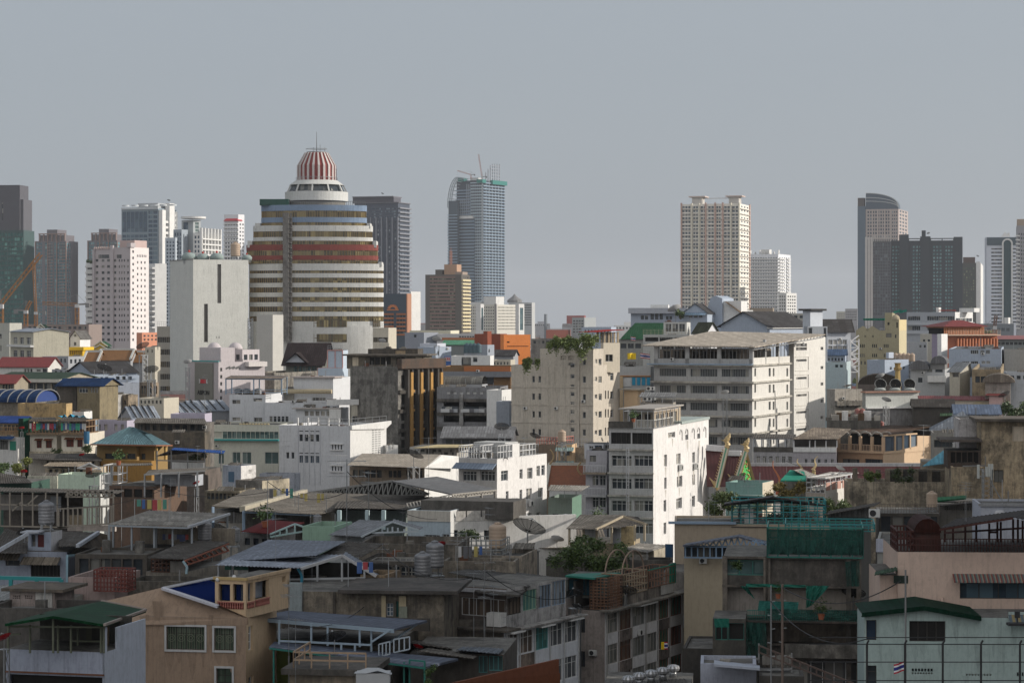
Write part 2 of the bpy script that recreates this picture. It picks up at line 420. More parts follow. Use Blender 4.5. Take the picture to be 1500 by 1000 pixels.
    def cage(s,x0,x1,y0,y1,z0,z1,mat=None,nx=5,ny=4,nz=3,r=.03,name='rooftop_cage',top=False):
        mb=MB()
        for i in range(nx+1):
            x=x0+(x1-x0)*i/nx
            for y in(y0,y1):mb.bar((x,y,z0),(x,y,z1),r)
            if top:mb.bar((x,y0,z1),(x,y1,z1),r)
        for i in range(ny+1):
            y=y0+(y1-y0)*i/ny
            for x in(x0,x1):mb.bar((x,y,z0),(x,y,z1),r)
        for k in range(nz+1):
            z=z0+(z1-z0)*k/nz
            mb.bar((x0,y0,z),(x1,y0,z),r);mb.bar((x0,y1,z),(x1,y1,z),r);mb.bar((x0,y0,z),(x0,y1,z),r);mb.bar((x1,y0,z),(x1,y1,z),r)
        return s.part(name,mb,mat or alu)
    def awning(s,face,u0,u1,z,out=.9,drop=.5,mat=None,rib=.25):
        mb=MB()
        if face=='f':mb.corr((u0,-out,z-drop),(u1,-out,z-drop),(u1,-.02,z),(u0,-.02,z),rib)
        else:mb.corr((out,u0,z-drop),(out,u1,z-drop),(.02,u1,z),(.02,u0,z),rib)
        return s.part('awning',mb,mat or sheet((.3,.28,.24)))
PROTO={}
def copy_tree(o,parent=None):
    c=o.copy();COL.objects.link(c);ALL.append(c)
    if parent is not None:c.parent=parent
    for ch in list(o.children):copy_tree(ch,c)
    return c
def place(kind,maker,loc,rz,sc,label,cat,group):
    if kind not in PROTO:r=PROTO[kind]=maker()
    else:r=copy_tree(PROTO[kind])
    r.location=loc;r.rotation_euler=(0,0,rz);r.scale=(sc,sc,sc)if not isinstance(sc,tuple)else sc
    for k in('label','category','group'):
        if k in r:del r[k]
    tag(r,label,cat,group);return r
def mk_tank(mat,smooth=True):
    def f():
        r=link('water_tank',None);mb=MB();prof=[(.5,.5)]
        for i in range(6):z=.55+i*.22;prof+=[(.55,z),(.55,z+.13),(.542,z+.15),(.542,z+.2)]
        prof+=[(.5,1.88),(.3,2.0)]
        mb.lathe(prof,n=20);mobj('tank_body',mb,mat,r,smooth=True)
        mb=MB();mb.lathe([(.2,2.0),(.22,2.02),(.22,2.08),(.05,2.14)],n=12);mobj('lid',mb,mat,r)
        mb=MB()
        for i in range(4):t=R(45+90*i);mb.bar((.45*math.cos(t),.45*math.sin(t),0),(.45*math.cos(t),.45*math.sin(t),.55),.035)
        for z in(.1,.48):mb.lathe([(.43,z-.03),(.5,z-.03),(.5,z+.03),(.43,z+.03)],n=8,cap=False)
        mobj('stand',mb,steel,r);return r
    return f
def mk_dish(mat,red=False,mesh_=True):
    def f():
        r=link('satellite_dish',None);mb=MB();prof=[(.02+i*.1*.95,.9*(i*.1*.95)**2*.38)for i in range(11)]
        n=20;Rm=Matrix.Translation((0,0,1.1))@ Matrix.Rotation(R(-32),4,'X')
        mb.lathe(prof,n=n,cap=False);k=len(mb.v)
        mb.v=[tuple(Rm @ Vector(v))for v in mb.v]
        if mesh_:   # open wire bowl: ribs and rings
            w=MB()
            for i in range(16):
                t=6.2832*i/16
                for a,b in zip(prof[:-1:2],prof[1::2]+[prof[-1]]):
                    pass
                w.bar(Rm @ Vector((0,0,0)),Rm @ Vector((.5*math.cos(t),.5*math.sin(t),prof[5][1])),.008)
                w.bar(Rm @ Vector((.5*math.cos(t),.5*math.sin(t),prof[5][1])),Rm @ Vector((.97*math.cos(t),.97*math.sin(t),prof[10][1])),.008)
            mobj('rib',w,mat,r)
        mobj('reflector',mb,mat,r,smooth=True)
        mb=MB();tip=Rm @ Vector((0,0,.8))
        for i in range(3):t=R(120*i);mb.bar(Rm @ Vector((.85*math.cos(t),.85*math.sin(t),.3)),tip,.012)
        mb.bar(tip,Rm @ Vector((0,0,.68)),.06,n=8);mobj('feed_arm',mb,steel,r)
        mb=MB();mb.bar((0,0,0),(0,0,1.1),.04,n=8);mb.bar((-.3,0,.02),(.3,0,.02),.03);mb.bar((0,-.3,.02),(0,.3,.02),.03)
        mobj('mast',mb,steel,r);return r
    return f
def meshmat():
    m,nt,b=_mat('wire_mesh');b.inputs['Base Color'].default_value=(.03,.03,.032,1);b.inputs['Roughness'].default_value=.6
    b.inputs['Alpha'].default_value=.72;return m
def mk_antenna():
    r=link('tv_antenna',None);mb=MB();mb.bar((0,0,0),(0,0,5),.022,n=5);mobj('mast',mb,steel,r)
    mb=MB()
    for z,n,L in((4.9,7,.5),(4.2,5,.8)):
        mb.bar((-.9,0,z),(.9,0,z),.014)
        for i in range(n):x=-.85+1.7*i/(n-1);mb.bar((x,-L*(.5+.5*i/n),z),(x,L*(.5+.5*i/n),z),.009)
    mobj('elements',mb,steel,r);return r
def mk_ac():
    r=link('air_conditioner',None);mb=MB();mb.box(-.42,.42,-.16,.16,.06,.66);mobj('casing',mb,plain((.6,.6,.58),.5),r)
    mb=MB();mb.lathe([(.25,-.0),(.25,.02),(.2,.03)],n=14);mb.v=[(x-.1,-.16-z,y+.36)for x,y,z in mb.v];mobj('fan_grille',mb,blackm,r)
    mb=MB();mb.box(-.4,-.3,-.16,.25,0,.06);mb.box(.3,.4,-.16,.25,0,.06);mobj('bracket',mb,steel,r);return r
def mk_vent():
    r=link('roof_ventilator',None);mb=MB();mb.lathe([(.28,0),(.24,.35),(.24,.45)],n=16);mobj('collar',mb,steel,r,smooth=True)
    mb=MB();mb.lathe([(.25,.45),(.4,.55),(.45,.7),(.4,.85),(.2,.93),(.02,.96)],n=20,mf=lambda p,i:i % 2);mobj('turbine',mb,[alu,greym],r);return r
def mk_pot():
    r=link('potted_plant',None);mb=MB();mb.lathe([(.14,0),(.2,.3),(.21,.32)],n=10);mobj('pot',mb,plain((.3,.1,.05)),r)
    mb=MB();rnd=random.Random(3)
    for i in range(140):
        c=Vector((rnd.gauss(0,.22),rnd.gauss(0,.22),.45+abs(rnd.gauss(0,.3))));u=Vector((rnd.uniform(-1,1),rnd.uniform(-1,1),rnd.uniform(-.5,1))).normalized()*.1;v=u.orthogonal().normalized()*.045
        mb.q([c-u,c+v,c+u,c-v])
    mobj('foliage',mb,leaf((.06,.11,.03)),r);return r
TANKM=plain((.27,.27,.28),.5,.5,var=.7);REDT=plain((.3,.12,.1),.5);GRT=plain((.06,.1,.12),.5)
def tank(px,y,d,label,sc=1.,kind='steel',z=None,group='rooftop water tanks'):
    mat={'steel':TANKM,'red':REDT,'dark':GRT,'beige':plain((.42,.32,.24),.6)}[kind];p=pt(px,y,d)
    return place('tank'+kind,mk_tank(mat),p,random.uniform(0,1),sc,label,'water tank',group)
def dish(px,y,d,label,sc=1.,kind='mesh',rz=None,group='satellite dishes on the roofs'):
    if kind=='red':sc *= .62
    mk={'mesh':lambda:mk_dish(meshmat())(),'red':lambda:mk_dish(plain((.4,.015,.02),.4),mesh_=False)(),'white':lambda:mk_dish(plain((.6,.6,.6),.5),mesh_=False)()}[kind]
    return place('dish'+kind,mk,pt(px,y,d),R(rz if rz is not None else random.uniform(-60,60)),sc,label,'satellite dish',group)
def antenna(px,y,d,label,h=5.,rz=None,group='television antennas on the roofs'):
    return place('ant',mk_antenna,pt(px,y,d),R(rz if rz is not None else random.uniform(-80,80)),h/5,label,'antenna',group)
def ac(px,y,d,label,sc=1.,rz=-16,group='air conditioner units'):
    return place('ac',mk_ac,pt(px,y,d),R(rz),sc,label,'air conditioner',group)
def vent(px,y,d,label,sc=1.,group='turbine ventilators on the roofs'):
    return place('vent',mk_vent,pt(px,y,d),0,sc,label,'ventilator',group)
def pot(px,y,d,label,sc=1.,group='potted plants'):
    return place('pot',mk_pot,pt(px,y,d),random.uniform(0,6),sc,label,'plant',group)
LEAFM={}
def crown_mesh(seed,n,w,h,dp,size,c,droop=0.):
    key=(seed,n,w,h,dp,size,c,droop)
    if key in LEAFM:return LEAFM[key]
    rnd=random.Random(seed);mb=MB()
    cl=[Vector((rnd.uniform(-.8,.8)*w/2,rnd.uniform(-.8,.8)*dp/2,rnd.uniform(.1,.9)*h))for _ in range(max(5,int(10*w*h/10))if w*h<60 else 50)]
    rad=min(w,h)*.22+.1
    for i in range(n):
        b=rnd.choice(cl);g=Vector((rnd.gauss(0,.5),rnd.gauss(0,.5),rnd.gauss(0,.42)))*rad
        p=b+g
        if droop:p.z -= abs(rnd.gauss(0,droop))*(1 if rnd.random()<.35 else 0)
        s_=size*rnd.uniform(.6,1.4);u=Vector((rnd.uniform(-1,1),rnd.uniform(-1,1),rnd.uniform(-.8,.8))).normalized()*s_;v=u.cross(Vector((rnd.uniform(-1,1),rnd.uniform(-1,1),rnd.uniform(-1,1)))).normalized()*s_*.55
        mb.q([p-u,p+v*.9,p+u,p-v*.9])
    me=mb.mesh('crown',[leaf(c)]);LEAFM[key]=me;return me
def tree(name,px,ytop,w_px,h_px,d,label,c=(.05,.085,.025),cat='tree',n=1500,size=.16,z0=None,seed=1,group=None,trunk=True,depth=None,droop=0.):
    k=d/F;w=w_px*k;h=h_px*k;zt=zat(ytop,d);zc=zt-h
    base=z0 if z0 is not None else 0
    r=link(name,None,None,((px-750)/F*d,d,base));tag(r,label,cat,group)
    cr=link('crown' if trunk else 'foliage',crown_mesh(seed,n,round(w,1),round(h,1),round(depth or w,1),size,c,droop),r,(0,0,zc-base))
    if trunk:
        mb=MB();rnd=random.Random(seed);hh=zc-base+h*.3
        mb.bar((0,0,0),(0,0,hh),.16+.02*h,n=8,r2=.08+.01*h)
        for i in range(5):t=6.28*i/5;mb.bar((0,0,hh*.75),(w*.3*math.cos(t),w*.3*math.sin(t),zc-base+h*rnd.uniform(.4,.7)),.07,n=5,r2=.03)
        mobj('trunk',mb,plain((.1,.075,.05),.9),r)
    return r
def flag(px,y,w_px,h_px,d,label,kind='thai',pole=None,tilt=-12):
    """the flag with its pole; pole=(px, ytop, ybottom)"""
    k=d/F;w=w_px*k;h=h_px*k;p=pt(px,y,d)
    if pole:base=pt(pole[0],pole[2],d)
    else:base=p
    r=link('flag',None,None,base);tag(r,label,'flag')
    if kind=='thai':cs=[((.45,.03,.05),1),((.75,.75,.75),1),((.03,.04,.22),2),((.75,.75,.75),1),((.45,.03,.05),1)]
    else:cs=[((.8,.55,.02),6)]
    mats=[plain(c,.8,var=.1)for c,_ in cs];mb=MB();z=0;tot=6;n=10;t=math.tan(R(tilt))
    for i,(_,q)in enumerate(cs):
        z0=h/2-h*z/tot;z+=q;z1=h/2-h*z/tot
        for j in range(n):
            u0=w*j/n-w/2;u1=w*(j+1)/n-w/2;f=lambda u:.12*w*math.sin(u/w*7)
            A=[(u0,f(u0),z0+t*u0),(u1,f(u1),z0+t*u1),(u1,f(u1),z1+t*u1),(u0,f(u0),z1+t*u0)]
            mb.q(A,i);mb.q([(x,yy+.015,zz)for x,yy,zz in A[::-1]],i)
    mobj('cloth',mb,mats,r,tuple(p-base))
    if pole:
        mb=MB();tp=pt(pole[0],pole[1],d);mb.bar((0,0,0),tuple(tp-base),.05 if d<200 else .04,n=6);mobj('pole',mb,greym,r)
    return r
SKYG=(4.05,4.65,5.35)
def lattice(mb,a,b,w=1.2,n=10,r=.09,m=0):
    a=Vector(a);b=Vector(b);d=(b-a).normalized();u=d.cross(Vector((0,1,0)))
    if u.length<.1:u=Vector((1,0,0))
    u=u.normalized()*w/2;v=d.cross(u).normalized()*w/2
    cs=[u+v,u-v,-u-v,-u+v]
    for c in cs:mb.bar(a+c,b+c,r,m)
    for i in range(n):
        p=a.lerp(b,i/n);q=a.lerp(b,(i+1)/n)
        for k in range(4):mb.bar(p+cs[k],q+cs[(k+1)% 4],r*.6,m)
def crane(px,y0,y1,tip,tipy,d,label,c=(.32,.15,.05),w=1.5,back=None,group='construction cranes'):
    base=pt(px,y0,d);r=link('tower_crane',None,None,(base.x,d,base.z));tag(r,label,'crane',group)
    mt=plain(c,.6);T=pt(px,y1,d)-base;J=pt(tip,tipy,d)-base
    mb=MB();lattice(mb,(0,0,0),T,w,max(4,int(T.z/w/1.3)),w*.09);mobj('mast',mb,mt,r)
    mb=MB();lattice(mb,T,J,w*.75,max(5,int((J-T).length/w)),w*.08);mobj('jib',mb,mt,r)
    mb=MB();s_=-1 if J.x>T.x else 1;mb.bar(T,T+Vector((s_*w*3,0,w*.2)),w*.25);mb.box(T.x+s_*w*3.6,T.x+s_*w*2.4,-w*.4,w*.4,T.z-w*.9,T.z+w*.4);mobj('counterweight',mb,greym,r)
    mb=MB();mb.box(T.x-w*.6,T.x+w*.6,-w*.7,w*.5,T.z-w*.9,T.z+.1);mobj('cab',mb,plain((.5,.5,.5),.5),r)
    mb=MB();K=T+Vector((0,0,w*3));mb.bar(T,K,w*.1);mb.bar(K,T.lerp(J,.8),w*.035);mb.bar(K,T+Vector((s_*w*3,0,0)),w*.035);mb.bar(J,J-Vector((0,0,w*4)),w*.03);mobj('cable',mb,greym,r)
    return r
b=B('office_tower','green glass tower with grey mauve upper block at left edge of skyline','tower',-40,34.5,36,1500,337,8,w=wall((.06,.1,.1),.1),L=32,W=20,par=0)
b.grid('f',-40,34,16,.86,340,480,20,.7,g=glass((.012,.06,.055),(.12,.3,.26),.25,.2,1.6),name='window')
b.end()
c=B('upper_block',None,None,-40,29,30,1501,271,8,w=wall((.1,.1,.115),.1),L=29,W=16,par=0,bot=338,parent=b);c.rows('f',-20,27,(310,),26,1,.05);c.end()
c=B('stair_core',None,None,28,34.3,35,1502,292,8,w=wall((.11,.11,.125),.1),W=16,par=0,bot=338,parent=b);c.end()
crane(1,475,446,60,372,900,'orange luffing crane with long jib in front of green glass tower',w=1.7)
crane(52.5,478,457,49,384,960,'thin orange crane with nearly upright jib beside teal brown tower',w=1.1)
crane(38,478,455,45,441,940,'small orange crane low between green tower and teal brown tower',w=1.3)
crane(113,478,446,62,444,1050,'orange hammerhead crane with level jib left of the pink tower',w=1.5)
def teal_tower(lab,xl,xc,xr,top,d=2200):
    br=wall((.15,.14,.155),.1);tl=glass((.02,.08,.1),(.2,.36,.38),.4,.25,2)
    b=B('condominium_tower',lab,'tower',xl,xc,xr,d,top+17,14,w=br,par=0,W=26,group='teal and brown condominium towers')
    w=(xc-xl)
    for f0,f1,n in((.02,.22,3),(.3,.42,1),(.48,.56,1),(.6,.98,4)):b.grid('f',xl+w*f0,xl+w*f1,n,.8,top+19,482,26,.72,g=tl)
    b.grid('s',xc,xr,2,.7,top+19,482,26,.6,g=tl)
    b.end()
    L,W,z=b.L,b.W,b.zt;k=d/F;ps=MB()
    for i in(0,.3,.6,1):ps.box(-L*i-.4,-L*i+.4,-.9,0,0,z)
    b.part('pilasters',ps,wall((.24,.17,.15),.1))
    b.box('crown_block',-L*.9,-L*.08,3,W-3,z,z+9*k,br);b.box('crown_block',-L*.66,-L*.32,2,W-4,z+9*k,z+17*k,br)
    mb=MB()
    for i in range(7):x=-L*.9+L*.82*i/6;mb.box(x-.5,x+.5,1.5,2.8,z,z+11*k)
    mb.box(-L*.92,-L*.06,1.2,2.9,z+10*k,z+11.5*k);b.part('crown_frame',mb,wall((.25,.18,.16),.1))
    mb=MB()
    for i in range(26):zz=z-3-i*(z-34)/26;mb.box(-L*.22,-L*.02,-1.3,0,zz,zz+.5);mb.box(-L*.6,-L*.42,-1.3,0,zz,zz+.5)
    b.part('balconies',mb,wall((.3,.25,.23),.1))
teal_tower('teal and brown tower with stepped crown standing clear beside green glass tower',52,97,104,336)
teal_tower('teal and brown tower with stepped crown half hidden behind pink tower',129,172,181,335)
b=B('apartment_tower','pale pink apartment tower with sunlit right face and box on roof','tower',137,191,218,1150,362,27,w=wall((.44,.4,.41),.15),ws=wall((.7,.65,.64),.1),par=0)  # shade and sun put into the paint: dimmer front, brighter right face
for p0,p1,n in((138,146,1),(147,163,2),(165,172,1),(173,184,3),(185,190,1)):b.grid('f',p0,p1,n,.5,377,502,14,.42)
b.w1('f',144,373,160,378.5);b.w1('f',171,373,178,378.5)
b.grid('s',193,197,1,.6,364,502,15,.4);b.grid('s',199,215,3,.35,380,502,14,.42);b.grid('s',200,215,6,.5,372,378,1,.6)
b.end();L,W,z=b.L,b.W,b.zt
b.box('pilaster',-L*.52,-L*.44,-1,0,0,z+1);b.box('pilaster',-L*1.0,-L*.95,-1,0,0,z-1)
b.box('roof_box',-L*.42,-.5,4,14,z,z+3.4,wall((.5,.38,.36),.1));b.box('roof_box',-1.5,.8,-.8,3,z,z+2)
mb=MB()
for i in range(9):mb.box(-L*.97+i*1.1,-L*.97+i*1.1+.35,-.6,0,z-.9,z+.3)
b.part('parapet_frame',mb,wall((.5,.4,.38),.1))
b=B('apartment_block','white balcony wing peeking out left of the pink tower','apartment block',126,137,139,1165,385,10,w=white,W=12)
b.grid('f',127,136.5,1,.7,388,486,11,.45);b.end()
for i in range(11):
    z=zat(392+i*9,1165);b.box('balcony',-b.L,-.2,-1.2,0,z,z+.9)
tree('roof_garden',131.5,380,11,5,1160,'green planting on top of white balcony wing left of pink tower',cat='plants',trunk=False,n=300,size=.5,z0=zat(386,1165))
b=B('apartment_block','white slab with balconies in shade between pink tower and grey blank slab','apartment block',218,227,244,1250,386,60,w=white,par=0)
b.grid('f',218.5,226.5,1,.8,389,482,12,.5);b.end()
for i in range(12):z=zat(394+i*7.9,1250);b.box('balcony',-b.L,0,-1.5,0,z,z+1)
b=B('apartment_block','salmon orange low block at foot of pink tower beside grey slab','block',200,208,232,1100,487,30,w=wall((.55,.24,.15),.15),par=.4)
b.grid('s',209,231,4,.5,489,500,2,.5);b.end()
b=B('office_tower','tall blue grey glass tower with white sunlit right edge behind pink tower','tower',178,232,260,1500,305,20,w=wall((.22,.27,.31),.1),par=0)
gm=glass((.025,.045,.07),(.14,.2,.24),.4,.15,2.5)
b.grid('f',179,216,6,.9,310,340,1,.99,g=gm);b.grid('f',179,216,6,.86,343,440,16,.68,g=gm);b.grid('f',217,231,2,.85,308,440,20,.7,g=gm)
b.grid('s',234,240,1,.75,312,430,14,.45);b.grid('s',249,260,2,.3,305,340,5,.3)
b.end();L,W,z=b.L,b.W,b.zt;k=1500/F
b.box('core',0-1,2.5,W*.02,W*.2,0,z-1,white);b.box('core',0,3,W*.36,W*.62,0,z+8*k,white)
b.box('upper_block',-L*.62,-2,3,W*.9,z,z+8*k,wall((.4,.42,.44),.1))
mb=MB()
for i in range(7):mb.lathe([(2.4,z+1.2),(2.4,z+2.2)],cx=-L+3.2+i*6.6 if i<6 else-2,cy=-.2,n=8,a0=180,a1=360)
mb.box(-L,0,-.5,.3,z-.6,z+.6);b.part('crown_ribs',mb,wall((.55,.58,.6),.1))
mb=MB()
for i in range(14):zz=z-9-i*3.4;mb.box(0,2.2,W*.2,W*.36,zz,zz+1.4)
b.part('balconies',mb,white)
b.box('side_wing',-1,0,W*.62,W,0,z-3*k,white)
dish(247,296.8,1500,'tiny dish on the highest roof of blue grey glass tower',1.1)
b=B('apartment_tower','rounded white and teal tower with disc roof left of red roofed white tower','tower',266,283,294,1450,322,45,w=wall((.42,.45,.46),.1),par=0)
b.grid('f',268,276,1,.9,325,440,1,.99,g=gm);b.grid('s',284,293,1,.6,325,345,4,.8,g=TG);b.end()
mb=MB();mb.lathe([(0,0),(7.5,0),(7.5,1.2),(0,1.4)],n=24);mobj('disc_roof',mb,white,b.root,(-b.L*.3,b.W*.5,b.zt+.8))
c=B('balcony_wing',None,None,283,293,321,1445,341,18,w=white,par=.8,parent=b)
c.grid('f',284,293,2,.6,344,385,6,.6,g=BG);c.grid('s',294,320,6,.5,352,386,5,.55,g=BG);c.end()
mb=MB()
for i in range(7):mb.box(0,1.5,i*c.W/6-.5,i*c.W/6+.5,30,c.zt+3)
for i in range(6):mb.box(0,1.8,0,c.W,c.zt-4-i*3.2,c.zt-3.2-i*3.2)
b_=c.part('balcony_frame',mb,white)
c=B('lower_wing',None,None,242,257,268,1440,348,20,w=wall((.45,.5,.55),.1),par=0,parent=b)
c.grid('f',243,256,3,.6,352,480,24,.6,g=BG);c.grid('s',258,267,2,.6,352,480,24,.6,g=BG);c.end()
c=B('mid_wing',None,None,254,266,270,1442,336,20,w=wall((.3,.34,.38),.1),par=0,parent=b,W=8);c.grid('f',255,266,3,.7,340,380,6,.7,g=BG);c.end()
b=B('apartment_tower','white tower with small red pyramid roof left of the round striped tower','tower',328,349,358,1700,314,25,w=wall((.68,.68,.7),.05),par=0)
b.grid('f',329,349,5,.6,326,392,12,.5);b.grid('s',350,358,2,.5,326,392,12,.45);b.end()
mb=MB();x=-b.L*.45;mb.q([(x-6,-1.6,b.zt-4.5),(x+6,-1.6,b.zt-4.5),(x+3,2,b.zt-.6),(x-3,2,b.zt-.6)]);mb.q([(x+6,-1.6,b.zt-4.5),(x+6,5,b.zt-4.5),(x+3,2,b.zt-.6)]);mb.q([(x-6,-1.6,b.zt-4.5),(x-3,2,b.zt-.6),(x-6,5,b.zt-4.5)]);mb.q([(x-6,-1.6,b.zt-4.5),(x-6,5,b.zt-4.5),(x+6,5,b.zt-4.5),(x+6,-1.6,b.zt-4.5)])
b.part('red_roof',mb,plain((.5,.05,.06),.6))
mb=MB()
for i in range(12):mb.box(-b.L,0,-1,0,b.zt-7-i*2.9,b.zt-6.2-i*2.9)
b.part('balconies',mb,white)
b=B('condominium_tower','dark grey tower with overhanging flat cap right of the round striped tower','tower',520,583,600,1700,297,18,w=wall((.075,.09,.12),.05),par=0)
for p0,p1,n in((521,540,4),(544,560,4),(564,581,4)):b.grid('f',p0,p1,n,.55,322,470,24,.5,g=glass((.03,.035,.045),(.35,.37,.4),.45,.2,1.4))
b.grid('f',522,582,3,.8,304,320,4,.5,g=BG);b.grid('s',584,599,3,.6,304,470,28,.5,g=BG);b.end();L,W,z=b.L,b.W,b.zt
b.box('cap',-L-2.5,-L*.0-4,2,W*.7,z,z+4.2,wall((.1,.1,.12),.05));b.box('roof_slab',-L-2.5,-4,1,W*.8,z+4.2,z+4.9,wall((.16,.16,.18),.1))
b.box('roof_slab',-L-.5,.8,-.8,W,z-.1,z+.5,wall((.16,.16,.18),.1))
mb=MB()
for i in range(26):mb.box(0,1.6,0,W,40+i*3.0,41+i*3.0)
for i in range(9):mb.box(-L*i/8-.4,-L*i/8+.4,-1,0,0,z-10)
b.part('balconies',mb,wall((.22,.23,.26),.05))
dish(560,286.5,1700,'tiny dish on flat cap of dark grey tower',1.1)
b=B('shopping_centre','dark blue grey block with orange arch emblem and orange right edge','building',562,595,601,1000,430,14,w=wall((.07,.09,.115),.1),par=0)
for r_ in range(5):b.grid('f',564,577,3,.6,460+r_*6,466+r_*6,1,.5);b.grid('f',581,594,3,.6,460+r_*6,466+r_*6,1,.5)
b.end();mb=MB();x=b.fx(575.5)
for i in range(9):
    t=R(20*i);mb.bar((x+2.3*math.cos(t),-.15,zat(453,1000)+2.0*math.sin(t)),(x+1.2*math.cos(t),-.15,zat(453,1000)+1.0*math.sin(t)),.22)
mb.box(x-2.5,x+2.5,-.3,0,zat(454.5,1000),zat(453,1000));b.part('arch_emblem',mb,plain((.55,.2,.08),.7))
mb=MB()
for i in range(6):z=zat(460+i*6,1000);mb.box(b.fx(563),b.fx(577),-.5,0,z-.35,z+.35);mb.box(b.fx(581),b.fx(594),-.5,0,z-.35,z+.35)
b.part('orange_bands',mb,wall((.35,.14,.07),.1));b.box('edge_wall',.02,.5,0,b.W,0,b.zt,wall((.38,.2,.13),.1))
b=B('tower_block','thin white column of building at right edge of dark blue grey block','building',600,602,604,1015,427,40,w=white,par=0,W=6);b.end()
b=B('office_tower','brown office tower with banded windows and yellow sunlit right side','tower',623,676,688,1400,402,16,w=wall((.12,.11,.1),.1),par=0)
for i in range(15):b.grid('f',630,667,14,.9,407.5+i*5.3,409.9+i*5.3,1,1,g=glass((.03,.04,.035),(.2,.22,.16),.4,.25,1.2))
b.grid('s',677.5,687,3,.5,404,484,15,.45);b.end();L,W,z=b.L,b.W,b.zt
mb=MB()
for i in range(15):zz=zat(407.2+i*5.3,1400);mb.box(-L*.87,-L*.17,-.35,0,zz-.1,zz+1.1)
b.part('spandrels',mb,wall((.2,.14,.12),.1));b.box('side_cladding',.02,.4,.5,W-.5,0,z-.2,wall((.62,.5,.25),.1))if 0 else None
mb=MB()
for i in range(15):zz=zat(409.5+i*5.3,1400);mb.box(0,.9,.3,W-.3,zz-.9,zz+.2)
b.part('side_balconies',mb,wall((.58,.5,.32),.1))
b.box('roof_box',-L*.55,-L*.2,5,14,z,z+6,wall((.4,.26,.18),.1));b.box('roof_box',-L*.78,-L*.6,4,9,z,z+3);b.box('roof_box',-L*.2,0,2,12,z,z+1.6,wall((.3,.24,.2),.1))
mb=MB();lattice(mb,(-L*.42,9,z+6),(-L*.42,9,z+14),1,8,.1);mb.bar((-L*.42,9,z+14),(-L*.42,9,z+16),.12);b.part('mast',mb,plain((.4,.2,.15)))
b=B('skyscraper','tallest skyscraper unfinished with stacked floor slabs and green netting on top','skyscraper',669,706,738,2700,264,30,w=wall((.05,.07,.095),.05),par=0)
b.end();L,W,z=b.L,b.W,b.zt
k=2700/F
def slabset(x0,x1,y0,y1,z0,z1,n,t,mat,nm):
    mb=MB()
    for i in range(n):zz=z0+(z1-z0)*i/n;mb.box(x0,x1,y0,y1,zz,zz+t)
    b.part(nm,mb,mat)
sl=wall((.25,.33,.42),.05);lt=wall((.4,.5,.57),.05)
slabset(-L-.5,-L*.42,-1.6,0,10,z-8,52,1.0,sl,'floor_slabs');slabset(-L*.42,-L*.0,-2.2,0,10,z,54,1.1,lt,'floor_slabs')
slabset(0,2,0,W,10,z,54,1.1,sl,'floor_slabs')
mb=MB()
for i in range(13):x=-L*i/12;mb.box(x-.6,x+.6,-1.2,0,5,z-4 if i<8 else z-20)
for i in range(8):y=W*i/7;mb.box(0,1.2,y-.5,y+.5,5,z)
b.part('columns',mb,wall((.24,.27,.3),.05))
b.box('lower_bay',-L-9,-L*.25,-3,6,5,z-56*k,wall((.07,.1,.13),.05));slabset(-L-9.5,-L*.25+.5,-4.2,-2.9,5,z-56*k,40,1.2,sl,'balcony_slabs');b.box('bay_parapet',-L-8,-L*.3,-4.4,4,z-56*k,z-52*k,white)
c=B('left_wing',None,None,657,670,673,2703,294,30,w=wall((.06,.085,.11),.05),parent=b,par=0);c.end();mb=MB()
for i in range(44):mb.box(-c.L-.6,0,-1.4,0,12+i*3.3,13+i*3.3)
c.part('floor_slabs',mb,sl)
mb=MB()   # curved scaffold frame at the upper left shoulder
for j in range(3):
    pts=[(-L-9+13*(1-math.cos(t*.157)),-1-j*4+4,z-30+34*math.sin(t*.157))for t in range(11)]
    for p,q in zip(pts[:-1],pts[1:]):mb.bar(p,q,.4)
    for p in pts:mb.bar(p,(p[0]+10,p[1]+2,p[2]-2),.25)
b.part('curved_frame',mb,wall((.35,.4,.43),.05))
gn=plain((.03,.2,.18),.8,var=.6)
b.box('green_netting',-L*.9,-L*.66,-3,4,z-1,z+4*k,gn);b.box('green_netting',.5,4,W*.35,W+1,z-5*k,z+1*k,gn);b.box('green_netting',-L*.14,3,-4,4,z-4*k,z+1*k,gn)
mb=MB()
for i in range(5):
    for j in range(3):mb.bar((1-j*3,W*.35+i*5,z),(1-j*3,W*.35+i*5,z+10+i*4 if i<3 else z+20),.4)
for i in range(6):mb.bar((1,W*.35,z+i*3.5),(1,W*.35+20,z+i*3.5),.3)
b.part('scaffold',mb,wall((.3,.32,.36),.05))
b.box('roof_frame',-L*.45,-L*.15,-1,8,z,z+4*k,wall((.5,.52,.52),.05))
crane(706,262,259,701,226,2702,'upright red crane on roof of unfinished skyscraper',(.45,.16,.1),1.6)
crane(690,262,256,670,250,2704,'red crane with level jib on roof of unfinished skyscraper',(.45,.16,.1),1.3)
b=B('hotel','long cream white hotel block with rows of windows right of brown tower','hotel',680,727,765,1500,446,40,w=wall((.6,.58,.52),.1),par=.6)
b.grid('f',686,724,12,.55,448,484,8,.5);b.grid('s',729,756,14,.55,448,484,8,.45);b.end()
gl=glass((.03,.06,.07),(.1,.15,.16),.3)
for(x0,x1,x2)in((697,702,709),(755,758,768)):
    c=B('stair_tower',None,None,x0,x1+2,x2,1470,445,45,w=white,par=0,parent=b);c.grid('s',x1+2.5,x2-.5,1,.7,450,484,1,.96,g=gl);c.end()
b.box('roof_box',-12,-2,2,10,b.zt,b.zt+5,white);b.box('roof_box',-b.L,-14,2,6,b.zt,b.zt+1.6,white)
b.box('dark_fin',-.6,.6,-1,0,0,b.zt+.5,greym)
b=B('office_block','pale grey banded block far behind the cream white hotel','office block',745,779,781,1950,443,8,w=wall((.45,.46,.46),.05),par=0,W=20)
